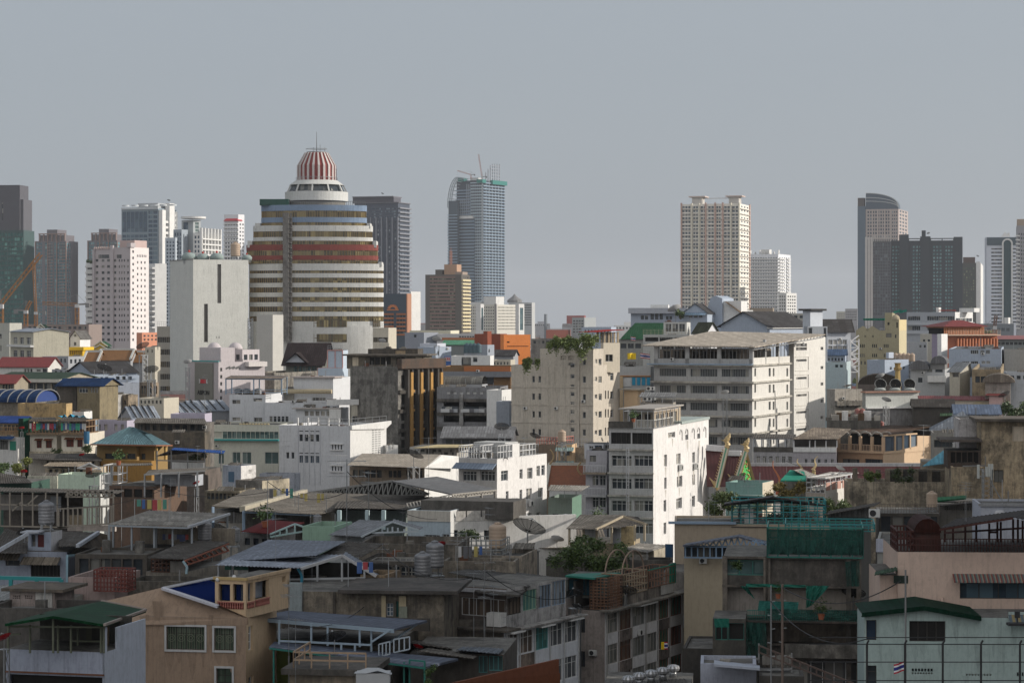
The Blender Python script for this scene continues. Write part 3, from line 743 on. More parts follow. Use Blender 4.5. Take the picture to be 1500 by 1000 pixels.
for i in range(9):b.grid('f',760,778.5,10,.8,446+i*3.6,447.8+i*3.6,1,1)
b.end();mb=MB();mb.lathe([(0,0),(6,0),(6,2),(2,5),(.3,7)],n=12);mobj('roof_dome',mb,greym,b.root,(-b.L*.8,8,b.zt))
pk=wall((.5,.33,.27),.05)
b=B('condominium_tower','tall beige condominium tower with two flat canopies on roof right of centre','tower',998,1083,1098,1900,298,17,w=wall((.74,.71,.65),.05),par=0)
WN=glass((.02,.035,.05),(.2,.25,.28),.2,.2,1.6)
for p0,p1,n in((999,1012,3),(1015,1023,2),(1026,1035,2),(1037,1046,2),(1049,1056,2),(1060,1070,2),(1072,1082,2)):b.grid('f',p0,p1,n,.78,301,452,28,.6,g=WN)
b.grid('s',1084.5,1097,3,.5,301,452,28,.4,g=WN);b.end();L,W,z=b.L,b.W,b.zt
mb=MB();mp=MB()
for px in(998.5,1034,1048,1059):x=b.fx(px);mp.box(x-.5,x+.5,-1.8,0,0,z+1)
for px in(1013.5,1024.5,1071,1083):x=b.fx(px);mb.box(x-.6,x+.6,-2.2,0,0,z+.5)
b.part('pilasters',mb,wall((.62,.58,.48),.05));mp.box(0,.8,W-2,W,0,z+1);b.part('pink_pilasters',mp,pk)
mb=MB()
for i in range(29):zz=8+i*(z-8)/29;mb.box(-L,0,-.9,0,zz,zz+.45);mb.box(0,1,0,W,zz,zz+.45)
b.part('floor_bands',mb,wall((.55,.51,.45),.05))
for px in(1012,1066):
    x=b.fx(px);b.box('roof_pavilion',x,x+8,4,14,z,z+5.5,wall((.55,.52,.48),.05));b.box('roof_canopy',x-2.4,x+11,2,16,z+5.5,z+6.4,wall((.55,.45,.4),.05))
b.box('roof_beam',b.fx(1023),b.fx(1066),8,9,z+4.4,z+5,white)
b=B('condominium_tower','white balcony tower with stepped right side behind beige tower','tower',1092,1140,1158,2050,372,22,w=wall((.7,.71,.74),.05),par=0)
b.grid('f',1098,1139,11,.66,376,458,17,.6,g=WN);b.grid('s',1141,1157,5,.5,376,458,17,.5,g=WN);b.end();L,W,z=b.L,b.W,b.zt
mb=MB()
for i in range(17):zz=zat(378+i*4.85,2050);mb.box(-L,0,-1.3,0,zz-1,zz);mb.box(0,1.5,0,W*.5,zz-1,zz);mb.box(0,1.5,W*.65,W*.9,zz-1,zz)
b.part('balconies',mb,white)
mb=MB()
for i in range(8):mb.box(-L*i/7-.3,-L*i/7+.3,0,3,z,z+(2 if i % 2 else 3.4))
b.part('roof_blocks',mb,white);b.box('roof_box',-L*.55,-L*.3,3,10,z,z+4,white)
c=B('lower_wing',None,None,1140,1152,1167,2000,429,30,w=white,parent=b);c.grid('f',1141,1151,3,.6,432,460,6,.5);c.grid('s',1153,1166,4,.6,432,460,6,.5);c.end()
b=B('condominium_tower','tall tower with dark curved sail shaped crown at right','tower',1258,1316,1330,2300,306,18,w=wall((.42,.36,.34),.05),par=0)
b.grid('f',1258.5,1267,2,.8,308,462,30,.7,g=BG)
b.grid('f',1270,1304,9,.6,308,462,30,.6,g=WN);b.grid('f',1306,1315,3,.6,308,462,30,.5,g=WN);b.grid('s',1317,1329,3,.6,308,462,30,.55,g=WN);b.end();L,W,z=b.L,b.W,b.zt
b.box('glass_corner',-L-1,b.fx(1268),-1,6,0,z+3,wall((.1,.14,.18),.05));b.box('corner_box',-L-1,-L+5,0,8,z+3,z+11,wall((.1,.09,.09),.05))
x0=b.fx(1268);x1=b.fx(1316);Hh=24*2300/F
poly=[(x0,z),(x0,z+Hh)]+[(x0+(x1-x0)*math.sin(R(a_)),z+Hh*(math.cos(R(a_))**.75))for a_ in range(20,90,8)]+[(x1,z)]
mb=MB();mb.prism(poly,1,12);b.part('sail_crown',mb,plain((.06,.09,.125),.3))
mb=MB()
for s_ in(.97,.7,.48):
    pp=[(x0+(x1-x0)*math.sin(R(a_)),z+Hh*s_*(math.cos(R(a_))**.75)+.3)for a_ in range(0,88,6)]
    for p,q in zip(pp[:-1],pp[1:]):mb.bar((p[0],.9,p[1]),(q[0],.9,q[1]),.35)
b.part('crown_rib',mb,plain((.4,.42,.42),.5))
mb=MB()
for px in(1278,1286,1296,1304):x=b.fx(px);mb.box(x-.5,x+.5,-1,0,0,z)
b.part('pilasters',mb,wall((.5,.43,.4),.05))
dk=wall((.045,.055,.065),.05)
b=B('condominium_block','wide near black apartment block with teal windows and open roof frames','apartment block',1305,1404,1411,1900,352,10,w=dk,par=0,W=24)
TW=glass((.04,.09,.1),(.2,.34,.36),.6,.25,1.4)
for p0,p1,n in((1306,1320,3),(1336,1350,3),(1351,1357,1),(1366,1380,3),(1384,1396,3)):b.grid('f',p0,p1,n,.62,359,460,19,.55,g=TW)
b.end();L,W,z=b.L,b.W,b.zt
for p0,p1,yt in((1317,1331,343),(1348,1363,346),(1397,1410,347)):b.box('core',b.fx(p0),b.fx(p1),-1.2,10,0,zat(yt,1900),dk)
b.box('chimney',b.fx(1350),b.fx(1356),3,6,z,zat(337,1900),dk)
mb=MB()
for p0,p1 in((1331,1348),(1363,1397)):
    a_,c_=b.fx(p0),b.fx(p1);mb.box(a_,c_,0,.8,zat(350,1900),zat(348.6,1900));n_=int((c_-a_)/6)
    for i in range(n_+1):x=a_+(c_-a_)*i/n_;mb.box(x-.4,x+.4,0,.8,z,zat(350,1900))
b.part('roof_frame',mb,dk)
dish(1360,345,1900,'tiny dish beside chimney of wide near black block',1.4)
c=B('gridded_wing',None,None,1268,1305,1306,1900,350,10,w=wall((.1,.105,.12),.05),par=0,W=20,parent=b)
c.grid('f',1278,1304,7,.8,355,462,24,.8,g=glass((.025,.03,.035),(.14,.16,.18),.3));c.end()
mb=MB()
for px in(1269,1273,1277):x=c.fx(px);mb.box(x-.9,x+.9,-1.6,0,0,zat(347,1900))
for i in range(9):x=c.fx(1280+i*3);mb.box(x-.35,x+.35,-1.2,0,c.zt-2,c.zt+3)
c.part('white_fins',mb,wall((.5,.47,.45),.05))
b=B('apartment_tower','narrow dark tower with brown roof box and white sunlit edge at right','tower',1409,1435,1440,2100,385,12,w=wall((.07,.075,.07),.05),par=0)
b.grid('f',1411,1428,5,.5,391,470,18,.55,g=glass((.03,.05,.04),(.3,.32,.2),.3));b.end()
b.box('edge_wall',-3,.3,-1,0,0,b.zt+1,white);b.box('side_wall',.02,1,0,b.W,0,b.zt,white);b.box('roof_box',-b.L+1,-4,1,9,b.zt,b.zt+5,wall((.09,.06,.05),.05))
dish(1432,378,2103,'tiny dish on narrow dark tower at right',1.4)
b=B('office_tower','white banded tower with arched dark glass strip near right edge','tower',1445,1493,1498,1700,347,8,w=wall((.55,.58,.64),.05),par=0,W=22)
for i in range(21):
    for p0,p1,n in((1452,1469,4),(1482,1492,3)):b.grid('f',p0,p1,n,.94,363.4+i*5.35,365.6+i*5.35,1,1)
b.end();L,W,z=b.L,b.W,b.zt;kk=1700/F
b.box('crown_glass',-L+.3,-.3,-.6,0,z-12*kk,z-.3,plain((.06,.09,.11),.3));x=b.fx(1475.5)
mb=MB();mb.box(x-2.5,x+2.5,-1,0,0,z-9*kk);mb.lathe([(2.5,-1),(2.5,0)],n=12,cap=True)
mb=MB();mb.prism([(x-2.4,0),(x+2.4,0),(x+2.4,z-10*kk)]+[(x+2.4*math.cos(R(a_)),z-10*kk+2.4*math.sin(R(a_)))for a_ in range(15,180,15)]+[(x-2.4,z-10*kk)],-1.2,0);b.part('glass_strip',mb,plain((.035,.07,.08),.2))
mb=MB();pp=[(x+3.2*math.cos(R(a_)),z-10*kk+3.2*math.sin(R(a_)))for a_ in range(0,181,12)]
for p,q in zip(pp[:-1],pp[1:]):mb.bar((p[0],-1.2,p[1]),(q[0],-1.2,q[1]),.55)
mb.bar((x-3.2,-1.2,0),(x-3.2,-1.2,z-10*kk),.55);mb.bar((x+3.2,-1.2,0),(x+3.2,-1.2,z-10*kk),.55);b.part('arch_surround',mb,white)
mb=MB();mb.q([(-L*.55,3,z),(-L*.3,3,z),(-L*.42,5,z+4)]);mb.q([(-L*.3,3,z),(-L*.3,8,z),(-L*.42,5,z+4)]);mb.box(-L*.35,-L*.28,4,5,z,z+3);b.part('roof_fin',mb,white)
b=B('office_tower','grey tower with small balconies cut off by right edge','tower',1490,1560,1570,1500,330,10,w=wall((.3,.3,.32),.05),par=0,W=20)
b.grid('f',1491,1502,3,.5,340,482,24,.5);b.grid('f',1502,1558,14,.6,340,482,24,.5);b.end()
mb=MB()
for i in range(24):zz=zat(344+i*5.9,1500);mb.box(-b.L-1,-b.L+1.6,-1,0,zz-.8,zz)
b.part('balconies',mb,white);b.box('roof_frame',-b.L,-b.L+9,0,8,b.zt,b.zt+4,wall((.35,.28,.22),.1))
D=810.;KT=D/F
rt=link('round_tower',None,None,(((460-750)/F*D),D+7,0));tag(rt,'large round fronted tower with gold window bands and red white striped crown','tower')
def X_(px):return(px-460)*KT
def arcpoly(pl,pr,inset=0,sag=8.,back=26):
    a_,c_=X_(pl)+inset,X_(pr)-inset;m_=(a_+c_)/2;h_=(c_-a_)/2;n=20
    return[(m_+h_*math.sin(R(t)),-sag*(math.cos(R(t))-.1)+inset)for t in[(-84+168*i/n)for i in range(n+1)]]+[(c_-4,9),(a_+4,9)]
gold=glass((.05,.042,.024),(.32,.26,.12),.5,.2,1.5);dgl=glass((.02,.017,.012),(.2,.14,.05),.25,.2,2.2)
towc=wall((.56,.56,.54),.3);redc=wall((.22,.06,.05),.3);bluec=wall((.2,.27,.38),.3)
def spandrel(pl,pr,y0,y1,mat,nm='spandrel'):
    mb=MB();mb.prism(arcpoly(pl,pr)[::-1],zat(y1,D),zat(y0,D),axis='z');return mobj(nm,mb,mat,rt)
def gband(pl,pr,y0,y1):
    mb=MB();P=arcpoly(pl,pr,.16);z0,z1=zat(y1,D),zat(y0,D);mb.prism(P[::-1],z0,z1,axis='z',m=0);mb.m=[2 if sum(mb.v[i][0]for i in f)/len(f)<X_(404)and len(f)==4 else 0 for f in mb.f]if pl==361 else mb.m
    n=len(P)-2
    for i in range(n-1):
        for f_ in(0,.33,.66):
            x=P[i][0]*(1-f_)+P[i+1][0]*f_;y=P[i][1]*(1-f_)+P[i+1][1]*f_;mb.box(x-.09,x+.09,y-.14,y+.1,z0,z1,1)
    return mobj('window_band',mb,[gold,plain((.22,.15,.06),.5),dgl],rt)
TB=[(379,536,300,308,bluec,309,318),(379,536,318,325,bluec,326,330),
      (367,545,330,338,towc,340,347),(367,545,347,352,towc,353.5,358),
      (357,553,358,366,redc,368,374),(357,553,374,380,redc,381,386)]
for pl,pr,y0,y1,mt,g0,g1 in TB:
    spandrel(pl,pr,y0,y1+.5,mt);gband(pl,pr,y1+.5,g1)
for i in range(6):
    y=386+i*14.1;spandrel(361,561,y,y+(10 if i==0 else 6.5),towc);gband(361,561,y+(10 if i==0 else 6.5),y+14.1)
spandrel(362,561,470.6,477,towc)
for y0,y1,y2 in((477,489,491),(499,511,522)):
    pass
spandrel(395,561,477,530,towc,'lower_wall')
mb=MB();mb.prism(arcpoly(363,561)[::-1],0,zat(477,D),axis='z');mobj('base',mb,towc,rt)
dk_=MB()
for pl,pr in((367,545),(357,553),(379,536)):
    pass
def flatwin(px0,y0,px1,y1,nm='window',n=10,m=gold):
    P=arcpoly(395,561);zz0,zz1=zat(y1,D),zat(y0,D);mb=MB()
    def yy(x):
        for a_,c_ in zip(P[:-3],P[1:-2]):
            if a_[0]<= x <= c_[0]:return a_[1]+(c_[1]-a_[1])*(x-a_[0])/max(1e-6,c_[0]-a_[0])
        return 0
    a_,c_=X_(px0),X_(px1)
    for i in range(n):
        x0=a_+(c_-a_)*i/n;x1=a_+(c_-a_)*(i+1)/n
        mb.q([(x0,yy(x0)-.12,zz0),(x1,yy(x1)-.12,zz0),(x1,yy(x1)-.12,zz1),(x0,yy(x0)-.12,zz1)],0)
        mb.box(x0-.1,x0+.1,yy(x0)-.22,yy(x0),zz0,zz1,1)
    mb.bar((a_,yy(a_)-.2,(zz0+zz1)/2),((a_+c_)/2,yy((a_+c_)/2)-.2,(zz0+zz1)/2),.1,1)
    mobj(nm,mb,[m,plain((.12,.08,.04),.5)],rt)
flatwin(424,467,508,479,n=14);flatwin(424,489,508,501,n=14);flatwin(546,466,556,479,n=3)
flatwin(420,512,508,519,n=14,m=dgl)
mb=MB();x=X_(419.5);mb.bar((x,-8.0,zat(500,D)),(x,-8.0,zat(312,D)),1.0);mb.bar((x+1.6,-7.4,zat(500,D)),(x+1.6,-7.4,zat(312,D)),.35)
for i in range(26):z=zat(500-i*7.2,D);mb.box(x-1.2,x+1.9,-9.1,-7.1,z-.12,z+.12)
mobj('service_shaft',mb,wall((.17,.165,.16),.5),rt)
for pl,pr,y0,y1 in((371,379,326,331),(536,541,326,331),(360,367,352,359),(545,550,352,359),(553,558,383,387)):
    mb=MB();mb.box(X_(pl),X_(pr),-2,8,zat(y1+3,D),zat(y0,D));mobj('shoulder',mb,towc,rt)
cy=8.;zt=zat(300,D)
mb=MB()
for i in range(50):x=X_(383)+(X_(534)-X_(383))*i/49;mb.bar((x,-3.5,zt),(x,-3.5,zt+1.3),.06)
mb.bar((X_(383),-3.5,zt+1.3),(X_(534),-3.5,zt+1.3),.08);mobj('terrace_railing',mb,greym,rt)
mb=MB();mb.box(X_(379),X_(421),-4.2,4,zt,zat(291,D));mobj('terrace_screen',mb,plain((.02,.07,.055),.7),rt)
mb=MB();mb.lathe([(X_(503.),zt),(X_(503.),zat(293.5,D))],X_(458.5)-X_(460),cy,40);mobj('drum_base',mb,wall((.2,.19,.17),.3),rt)
mb=MB();cx=X_(458.5);rr=47*KT
mb.lathe([(rr,zat(292,D)),(rr,zat(278.5,D))],cx,cy,48);mb.lathe([(rr-1.0,zat(278.4,D)),(rr-2.2,zat(268,D))],cx,cy,48,m=1,cap=False)
mb.lathe([(rr-1.4,zat(268,D)),(rr-3.6,zat(261,D))],cx,cy,48)
for i in range(11):t=R(32.73*i+4);mb.bar((cx+(rr-.5)*math.cos(t),cy+(rr-.5)*math.sin(t),zat(278.4,D)),(cx+(rr-1.7)*math.cos(t),cy+(rr-1.7)*math.sin(t),zat(268,D)),.22)
mobj('drum',mb,[towc,DG],rt)
mb=MB();rc=28*KT
mb.lathe([(rc,zat(261,D)),(rc,zat(239,D)),(rc*.6,zat(220,D)),(rc*.55,zat(219.5,D))],cx,cy,40,m=0)
ns=22
for i in range(ns):
    t0=R(360*i/ns);t1=R(360*(i+.38)/ns);e_=.32
    rp=[(rc+e_,zat(260.8,D)),(rc+e_,zat(238.8,D)),(rc*.6+e_,zat(219.6,D))];k_=[]
    for r_,z_ in rp:k_.append([(cx+r_*math.cos(t),cy+r_*math.sin(t),z_)for t in(t0,t1)]+[(cx+(r_-e_)*math.cos(t),cy+(r_-e_)*math.sin(t),z_)for t in(t0,t1)])
    for p,q in zip(k_[:-1],k_[1:]):
        mb.q([p[0],p[1],q[1],q[0]],1);mb.q([p[0],q[0],q[2],p[2]],1);mb.q([p[1],p[3],q[3],q[1]],1)
mobj('striped_crown',mb,[plain((.22,.035,.03),.6),plain((.52,.48,.46),.6)],rt)
mb=MB();zc=zat(219.5,D);mb.lathe([(3.4,zc),(3.4,zc+.3)],cx,cy,24);mb.lathe([(3.6,zc+1.3),(3.6,zc+1.4)],cx,cy,24,cap=False)
mb.bar((cx,cy,zc),(cx,cy,zat(188,D)),.14,r2=.05);mb.bar((cx+1.2,cy,zc),(cx+1.2,cy,zat(207,D)),.06);mb.bar((cx+2.8,cy,zc),(cx+2.8,cy,zat(211,D)),.06);mb.bar((cx-3.6,cy-1,zc+1.2),(cx+3.6,cy-1,zc+1.2),.07);mb.bar((cx-1,cy,zc),(cx-1,cy,zat(211,D)),.06)
mobj('antenna_mast',mb,greym,rt)
mb=MB();zc=zat(261,D);mb.lathe([(rr-3.7,zc+1),(rr-3.7,zc+1.1)],cx,cy,30,cap=False)
for i in range(30):t=R(12*i);mb.bar((cx+(rr-3.7)*math.cos(t),cy+(rr-3.7)*math.sin(t),zc),(cx+(rr-3.7)*math.cos(t),cy+(rr-3.7)*math.sin(t),zc+1.1),.05)
mb.bar((cx+rr-4,cy,zc),(cx+rr-4,cy,zc+4),.08);mobj('drum_railing',mb,steel,rt)
b=B('hotel_block','blank grey slab building with two slot recesses left of round striped tower','building',249,283,364,795,380,68,w=wall((.62,.62,.58),.3),par=.9)
b.zt=zat(380,795)
b.w1('s',318.5,387,324,444,rec=.6,g=wall((.18,.17,.16),.3),name='slot_recess');b.w1('s',299,445,304.5,501,rec=.6,g=wall((.12,.11,.1),.3),name='slot_recess')
b.grid('s',315,323,2,.25,492,496,1,.8);b.end()
b.box('coping',-b.L-.2,.15,-.15,.25,b.zt,b.zt+.35,wall((.3,.3,.28),.3))
c=B('side_wing',None,None,230,250,252,830,478,10,w=wall((.4,.37,.32),.3),W=12,parent=b)
for i in range(6):c.grid('f',231,250,6,.95,493.5+i*18,501.5+i*18,1,1,g=dgl)
c.end();c.rail([(-c.L,.2,c.zt),(-.2,.2,c.zt)],1.6,steel,6)
def mk_cool():
    r=link('cooling_tower',None);mb=MB();mb.lathe([(1.9,0),(2.05,.7),(2.0,1.0),(1.3,1.65),(.7,1.8)],n=20);mobj('casing',mb,wall((.27,.33,.32),.3),r,smooth=True)
    mb=MB();mb.lathe([(.3,1.8),(.35,2.1),(.2,2.4)],n=8);mobj('fan_motor',mb,plain((.4,.05,.04)),r);mb=MB()
    for i in range(8):t=R(45*i);mb.bar((1.5*math.cos(t),1.5*math.sin(t),-.9),(1.6*math.cos(t),1.6*math.sin(t),.1),.08)
    mobj('legs',mb,steel,r);return r
for px,sc in((277,1.35),(297,1.15),(317.5,1.25),(361.5,.95)):
    place('cool',mk_cool,pt(px,381,806),0,(sc*.92,sc*.92,sc*1.05),'domed cooling tower with red cap on blank grey slab','cooling tower','cooling towers on the grey slab')
tank(345,382,808,'large rusty brown tank between cooling towers on blank grey slab',3.,'beige')
b2=B('pier_block','pale grey corner pier block standing in front of round striped tower','building',376,399.5,415,770,461,22,w=wall((.45,.44,.41),.15),par=0);b2.end()
mb=MB();xx=b2.fx(367.5)
for i in range(12):z=zat(466+i*4.6,770);mb.bar((xx-.9,-.3,z),(xx+.9,-.3,z-1),.08);mb.bar((xx+.9,-.3,z),(xx-.9,-.3,z-1),.08)
mb.bar((xx-.9,-.3,zat(466,770)),(xx-.9,-.3,zat(522,770)),.1);mb.bar((xx+.9,-.3,zat(466,770)),(xx+.9,-.3,zat(522,770)),.1);b2.part('ladder_frame',mb,steel)
c=B('lower_wing','cream annex with dark window bands at right foot of round tower','building',546,569,571,790,480,8,w=wall((.5,.46,.38),.3),W=14)
c.grid('f',546.5,568,3,.95,494,501,1,1,g=dgl);c.grid('f',546.5,568,3,.95,512,517,1,1,g=dgl);c.end();c.rail([(-c.L,.2,c.zt),(-.2,.2,c.zt)],1.4,steel,8)
def low(name,label,xl,xc,xr,d,top,a,w,f=(),s=(),st='',fr=None,g=None,cat='building',group=None,gab=None,gm=None,end=True,**k):
    b=B(name,label,cat,xl,xc,xr,d,top,a,w=w,group=group,**k)
    for t in f:b.grid('f',*t,style=st,fr=fr,g=g)
    for t in s:b.grid('s',*t,style=st,fr=fr,g=g)
    if end:b.end()
    if gab:   # (axis, rise m)
        b.gable(-b.L,0,0,b.W,b.zt,b.zt+gab[1],gab[0],mat=gm)
    return b
redroof=tiles((.25,.035,.03));orangeroof=tiles((.32,.1,.035));brownroof=sheet((.16,.1,.06));greyroof=sheet((.16,.16,.16),.3);darkroof=sheet((.07,.07,.075),.3)
bluer=sheet((.018,.045,.12),.2);silver=sheet((.38,.42,.48),.1,.4);greenroof=sheet((.03,.1,.05),.1);beigeroof=sheet((.42,.38,.32),.15)
lilac=wall((.42,.39,.47),.2);ochre=wall((.38,.22,.08),.2);greyw=wall((.33,.34,.36),.3);bgrey=wall((.36,.41,.49),.2);beige=wall((.5,.46,.38),.25);mustard=wall((.37,.33,.22),.25)
W_=white
low('building','long brown grey flat block behind the beige warehouse at left',30,130,134,1000,475,6,wall((.25,.2,.18),.3),f=[(40,128,12,.6,478,482,1,1)],W=20)
low('building','pale grey block with stair box at left edge above beige warehouse',-30,14,32,720,473,40,wall((.45,.45,.4),.3),f=[(-2,3,1,.8,489,496,1,1),(-2,3,1,.8,506,514,1,1)])
b=low('warehouse','beige warehouse with big blank sunless side wall at left',15,49,101,620,486,62,wall((.5,.47,.38),.3),f=[(17.5,47,3,.62,494,504,1,1),(17.5,47,3,.62,513,523,1,1)],st='2x2',fr=frame_w,end=True)
b.box('ledge',-b.L-.3,.2,-.9,0,zat(508.5,620),zat(505.5,620),W_)
b.gable(-b.L,0,0,b.W,b.zt,b.zt+.8,'x',mat=silver)
b=low('chapel','little white gabled chapel front with round window above yellow hall',103,117,118.5,640,494,10,W_,f=[(107,113,1,.6,501,506,1,1)],gab=('y',1.7),gm=greyroof,W=8)
mb=MB();mb.lathe([(.35,0),(.35,.1)],n=12);mb.v=[(x-b.L/2,-.05-z,b.zt+.5+y)for x,y,z in mb.v];b.part('round_window',mb,DG)
b=low('hall','bright yellow columned hall below the little white chapel',101,121,122,630,510,8,wall((.6,.38,.03),.05),f=[(102,120,6,.45,513.5,519.5,1,1)],W=8)
b.box('eave',-b.L-.4,.5,-.8,b.W,b.zt-.5,b.zt+.3,wall((.65,.42,.03),.05))
def thaiv(lab,px,y,d,w_px,h_px,roofm,gold_=(.5,.33,.05)):
    k=d/F;w=w_px*k/2;h=h_px*k;r=link('temple',None,None,((px-750)/F*d,d,0));tag(r,lab,'temple');z=zat(y,d)
    for i,s_ in enumerate((1,.72)):
        mb=MB();ww=w*s_;zz=z-h*(.45 if i==0 else 0);hh=h*.6
        mb.q([(-ww,-3+i,zz-hh),(0,-3+i,zz),(0,6,zz),(-ww,6,zz-hh)]);mb.q([(ww,-3+i,zz-hh),(ww,6,zz-hh),(0,6,zz),(0,-3+i,zz)]);mobj('roof_tier',mb,roofm,r)
        mb=MB();mb.prism([(-ww*.9,zz-hh),(ww*.9,zz-hh),(0,zz-.2)],-2.9+i,-2.7+i);mobj('pediment',mb,plain(gold_,.4),r)
        mb=MB();mb.bar((-ww,-3+i,zz-hh),(0,-3+i,zz+.1),.14);mb.bar((ww,-3+i,zz-hh),(0,-3+i,zz+.1),.14);mb.bar((0,-3+i,zz),(0,-3.3+i,zz+h*.25),.09,r2=.02);mobj('barge_board',mb,plain((.65,.6,.5),.5),r)
    mb=MB();mb.box(-w*.8,w*.8,-2.4,6,0,z-h*.95);mobj('wall',mb,W_,r);return r
thaiv('small temple with tiered dark green roof and gold gable before pink tower',149,500,660,30,12,greenroof)
thaiv('tiny dark temple roof peak above the beige warehouse',61,475,800,17,8,greenroof,(.05,.05,.03))
for i,(x0,x1,yy,lb)in enumerate(((121,143,530,'lowest left'),(142,191,527,'long middle'),(189,214,530,'right'))):
    b=low('house','orange brown tiled roof with white ridges, %s section behind grey hall' % lb,x0,x1,x1+1,560+i*3,yy,3,greyw,W=9,par=0)
    b.gable(-b.L,0,0,b.W,b.zt,b.zt+2.2,'x',mat=tiles((.28,.13,.04),.6));
    mb=MB();mb.bar((-b.L,b.W/2,b.zt+2.4),(0,b.W/2,b.zt+2.4),.25);mb.bar((-b.L,-.4,b.zt),(-b.L,b.W/2,b.zt+2.4),.22);mb.bar((0,-.4,b.zt),(0,b.W/2,b.zt+2.4),.22);b.part('ridge_cap',mb,wall((.5,.5,.48),.2))
b=low('hall','large hall with dark grey sheet roof and pale gable at left',101,136,201,480,546,62,bgrey,par=0)
b.gable(-b.L,0,0,b.W,b.zt,b.zt+2.0,'y',mat=darkroof)
low('house','blue grey wall with narrow strip windows below large grey roofed hall',110,136,204,465,550,60,bgrey,s=[(137,160,3,.6,552,556,1,1),(168,195,3,.6,551,556,1,1)])
low('wall_block','plain light blue grey boundary wall below grey roofed hall',140,148,204,450,561,70,wall((.38,.41,.47),.3),cat='wall')
b=low('house','white house under long maroon roof at left',-5,70,74,520,537,6,wall((.58,.57,.54),.3),f=[(35,48,3,.7,540,545,1,1),(53,60,1,.9,541,544,1,1),(62,69,1,.9,540,548,1,1)],par=0,W=10)
b.gable(-b.L,0,0,b.W,b.zt,b.zt+1.9,'x',mat=redroof)
low('house','grey rear houses with small windows between maroon roof and orange tiled roofs',62,100,122,545,522,25,greyw,f=[(64,98,6,.4,525,531,1,1)],s=[(101,120,3,.5,526,532,1,1)])
low('house','low grey house with two dark windows below orange tiled roofs',76,118,124,500,541,12,greyw,f=[(78,116,5,.45,543,550,1,1)])
b=low('house','house under wide dark green roof with white fascia at left',-10,88,130,445,556,20,wall((.3,.27,.22),.5),f=[(20,86,6,.85,561,572,1,1)],s=[(90,128,3,.8,561,572,1,1)],par=0,W=14)
b.gable(-b.L,0,0,b.W,b.zt,b.zt+1.1,'x',mat=sheet((.055,.085,.06),.2));b.box('fascia',-b.L-.3,.3,-.6,-.4,b.zt-.5,b.zt+.1,wall((.55,.52,.46),.2));b.box('fascia',.25,.45,-.4,b.W,b.zt-.5,b.zt+.1,wall((.55,.52,.46),.2))
b=low('house','house with red roof at left edge above the blue vaulted roof',-15,21,22,415,561,8,wall((.3,.26,.2),.4),f=[(3,20,4,.8,563,572,1,1)],W=7,par=0);b.gable(-b.L,0,0,b.W,b.zt,b.zt+1.3,'x',mat=redroof)
b=low('house','yellow and white house under deep blue roof left of the blank slab',113,146,150,420,566,14,wall((.2,.17,.11),.5),f=[(115,129,1,.95,568,575,1,1),(132,144,3,.6,567,575,1,1)],st='3x2',fr=frame_w,par=0,W=8);b.gable(-b.L-2.5,.5,0,b.W,b.zt+.1,b.zt+1.3,'x',mat=bluer)
b=low('shed','open shed under deep blue roof left of the yellow and white house',84,112,114,425,565,10,wall((.12,.11,.1),.5),W=8,par=0);b.gable(-b.L,0,0,b.W,b.zt,b.zt+1.1,'x',mat=bluer)
b=low('workshop','workshop under blue barrel vault roof at left edge',-30,50,52,395,589,8,wall((.2,.18,.15),.6),W=11,par=0)
mb=MB();L=b.L;
for i in range(12):
    t0,t1=math.pi*i/12,math.pi*(i+1)/12;y0,y1=5.5-6*math.cos(t0),5.5-6*math.cos(t1);z0,z1=b.zt+1.9*math.sin(t0),b.zt+1.9*math.sin(t1)
    mb.q([(-L,y0,z0),(.4,y0,z0),(.4,y1,z1),(-L,y1,z1)])
b.part('vault_roof',mb,bluer)
mb=MB()
for k in range(6):
    x=.45-k*1.6
    for i in range(12):
        t0,t1=math.pi*i/12,math.pi*(i+1)/12;mb.bar((x,5.5-6.05*math.cos(t0),b.zt+1.95*math.sin(t0)),(x,5.5-6.05*math.cos(t1),b.zt+1.95*math.sin(t1)),.07)
b.part('vault_ribs',mb,greym);mb=MB();mb.prism([(5.5-5.9*math.cos(math.pi*i/12),b.zt+1.8*math.sin(math.pi*i/12))for i in range(13)],0,.1,axis='x');b.part('vault_end',mb,plain((.03,.06,.2),.5))
low('wall_block','stained ochre wall lit by low sun below the blue vault',26,97,99,385,591,8,wall((.42,.3,.15),.6),cat='wall',W=3)
b=low('ruin','crumbling white and grey house front with arched niches and empty windows',120,172,175,430,578,8,wall((.42,.42,.42),.7),f=[(143,172,3,.55,582,590,1,1),(149,168,2,.6,598,608,1,1)],cat='house',W=8)
low('ruin','crumbling brown house with broken plaster right of the white ruined front',172,188,202,432,578,35,wall((.33,.27,.2),.8),f=[(174,186,2,.4,584,606,2,.5)],s=[(190,200,1,.6,590,606,2,.4)],cat='house')
low('house','grey house behind crumbling fronts with railing on roof',100,122,124,425,594,10,greyw,f=[(102,120,5,.5,597,602,1,1)],W=6)
low('house','white box house below the grey railing house at left',104,123,125,405,603,10,W_,W=4)
low('house','brown house with open verandah left of the blank slab foot',204,223,232,470,560,30,wall((.26,.21,.16),.5),f=[(206,222,4,.75,565,577,1,1)],s=[(224,231,2,.6,565,577,1,1)])
low('house','beige box house with flat roof left of banded hotel wing',212,227,233,560,508,30,beige,f=[(213,226,2,.3,512,516,1,1)])
low('house','long pale low house with flat roof below the brown verandah house',202,240,262,455,583,20,beige,f=[(204,238,6,.5,586,591,1,1)])
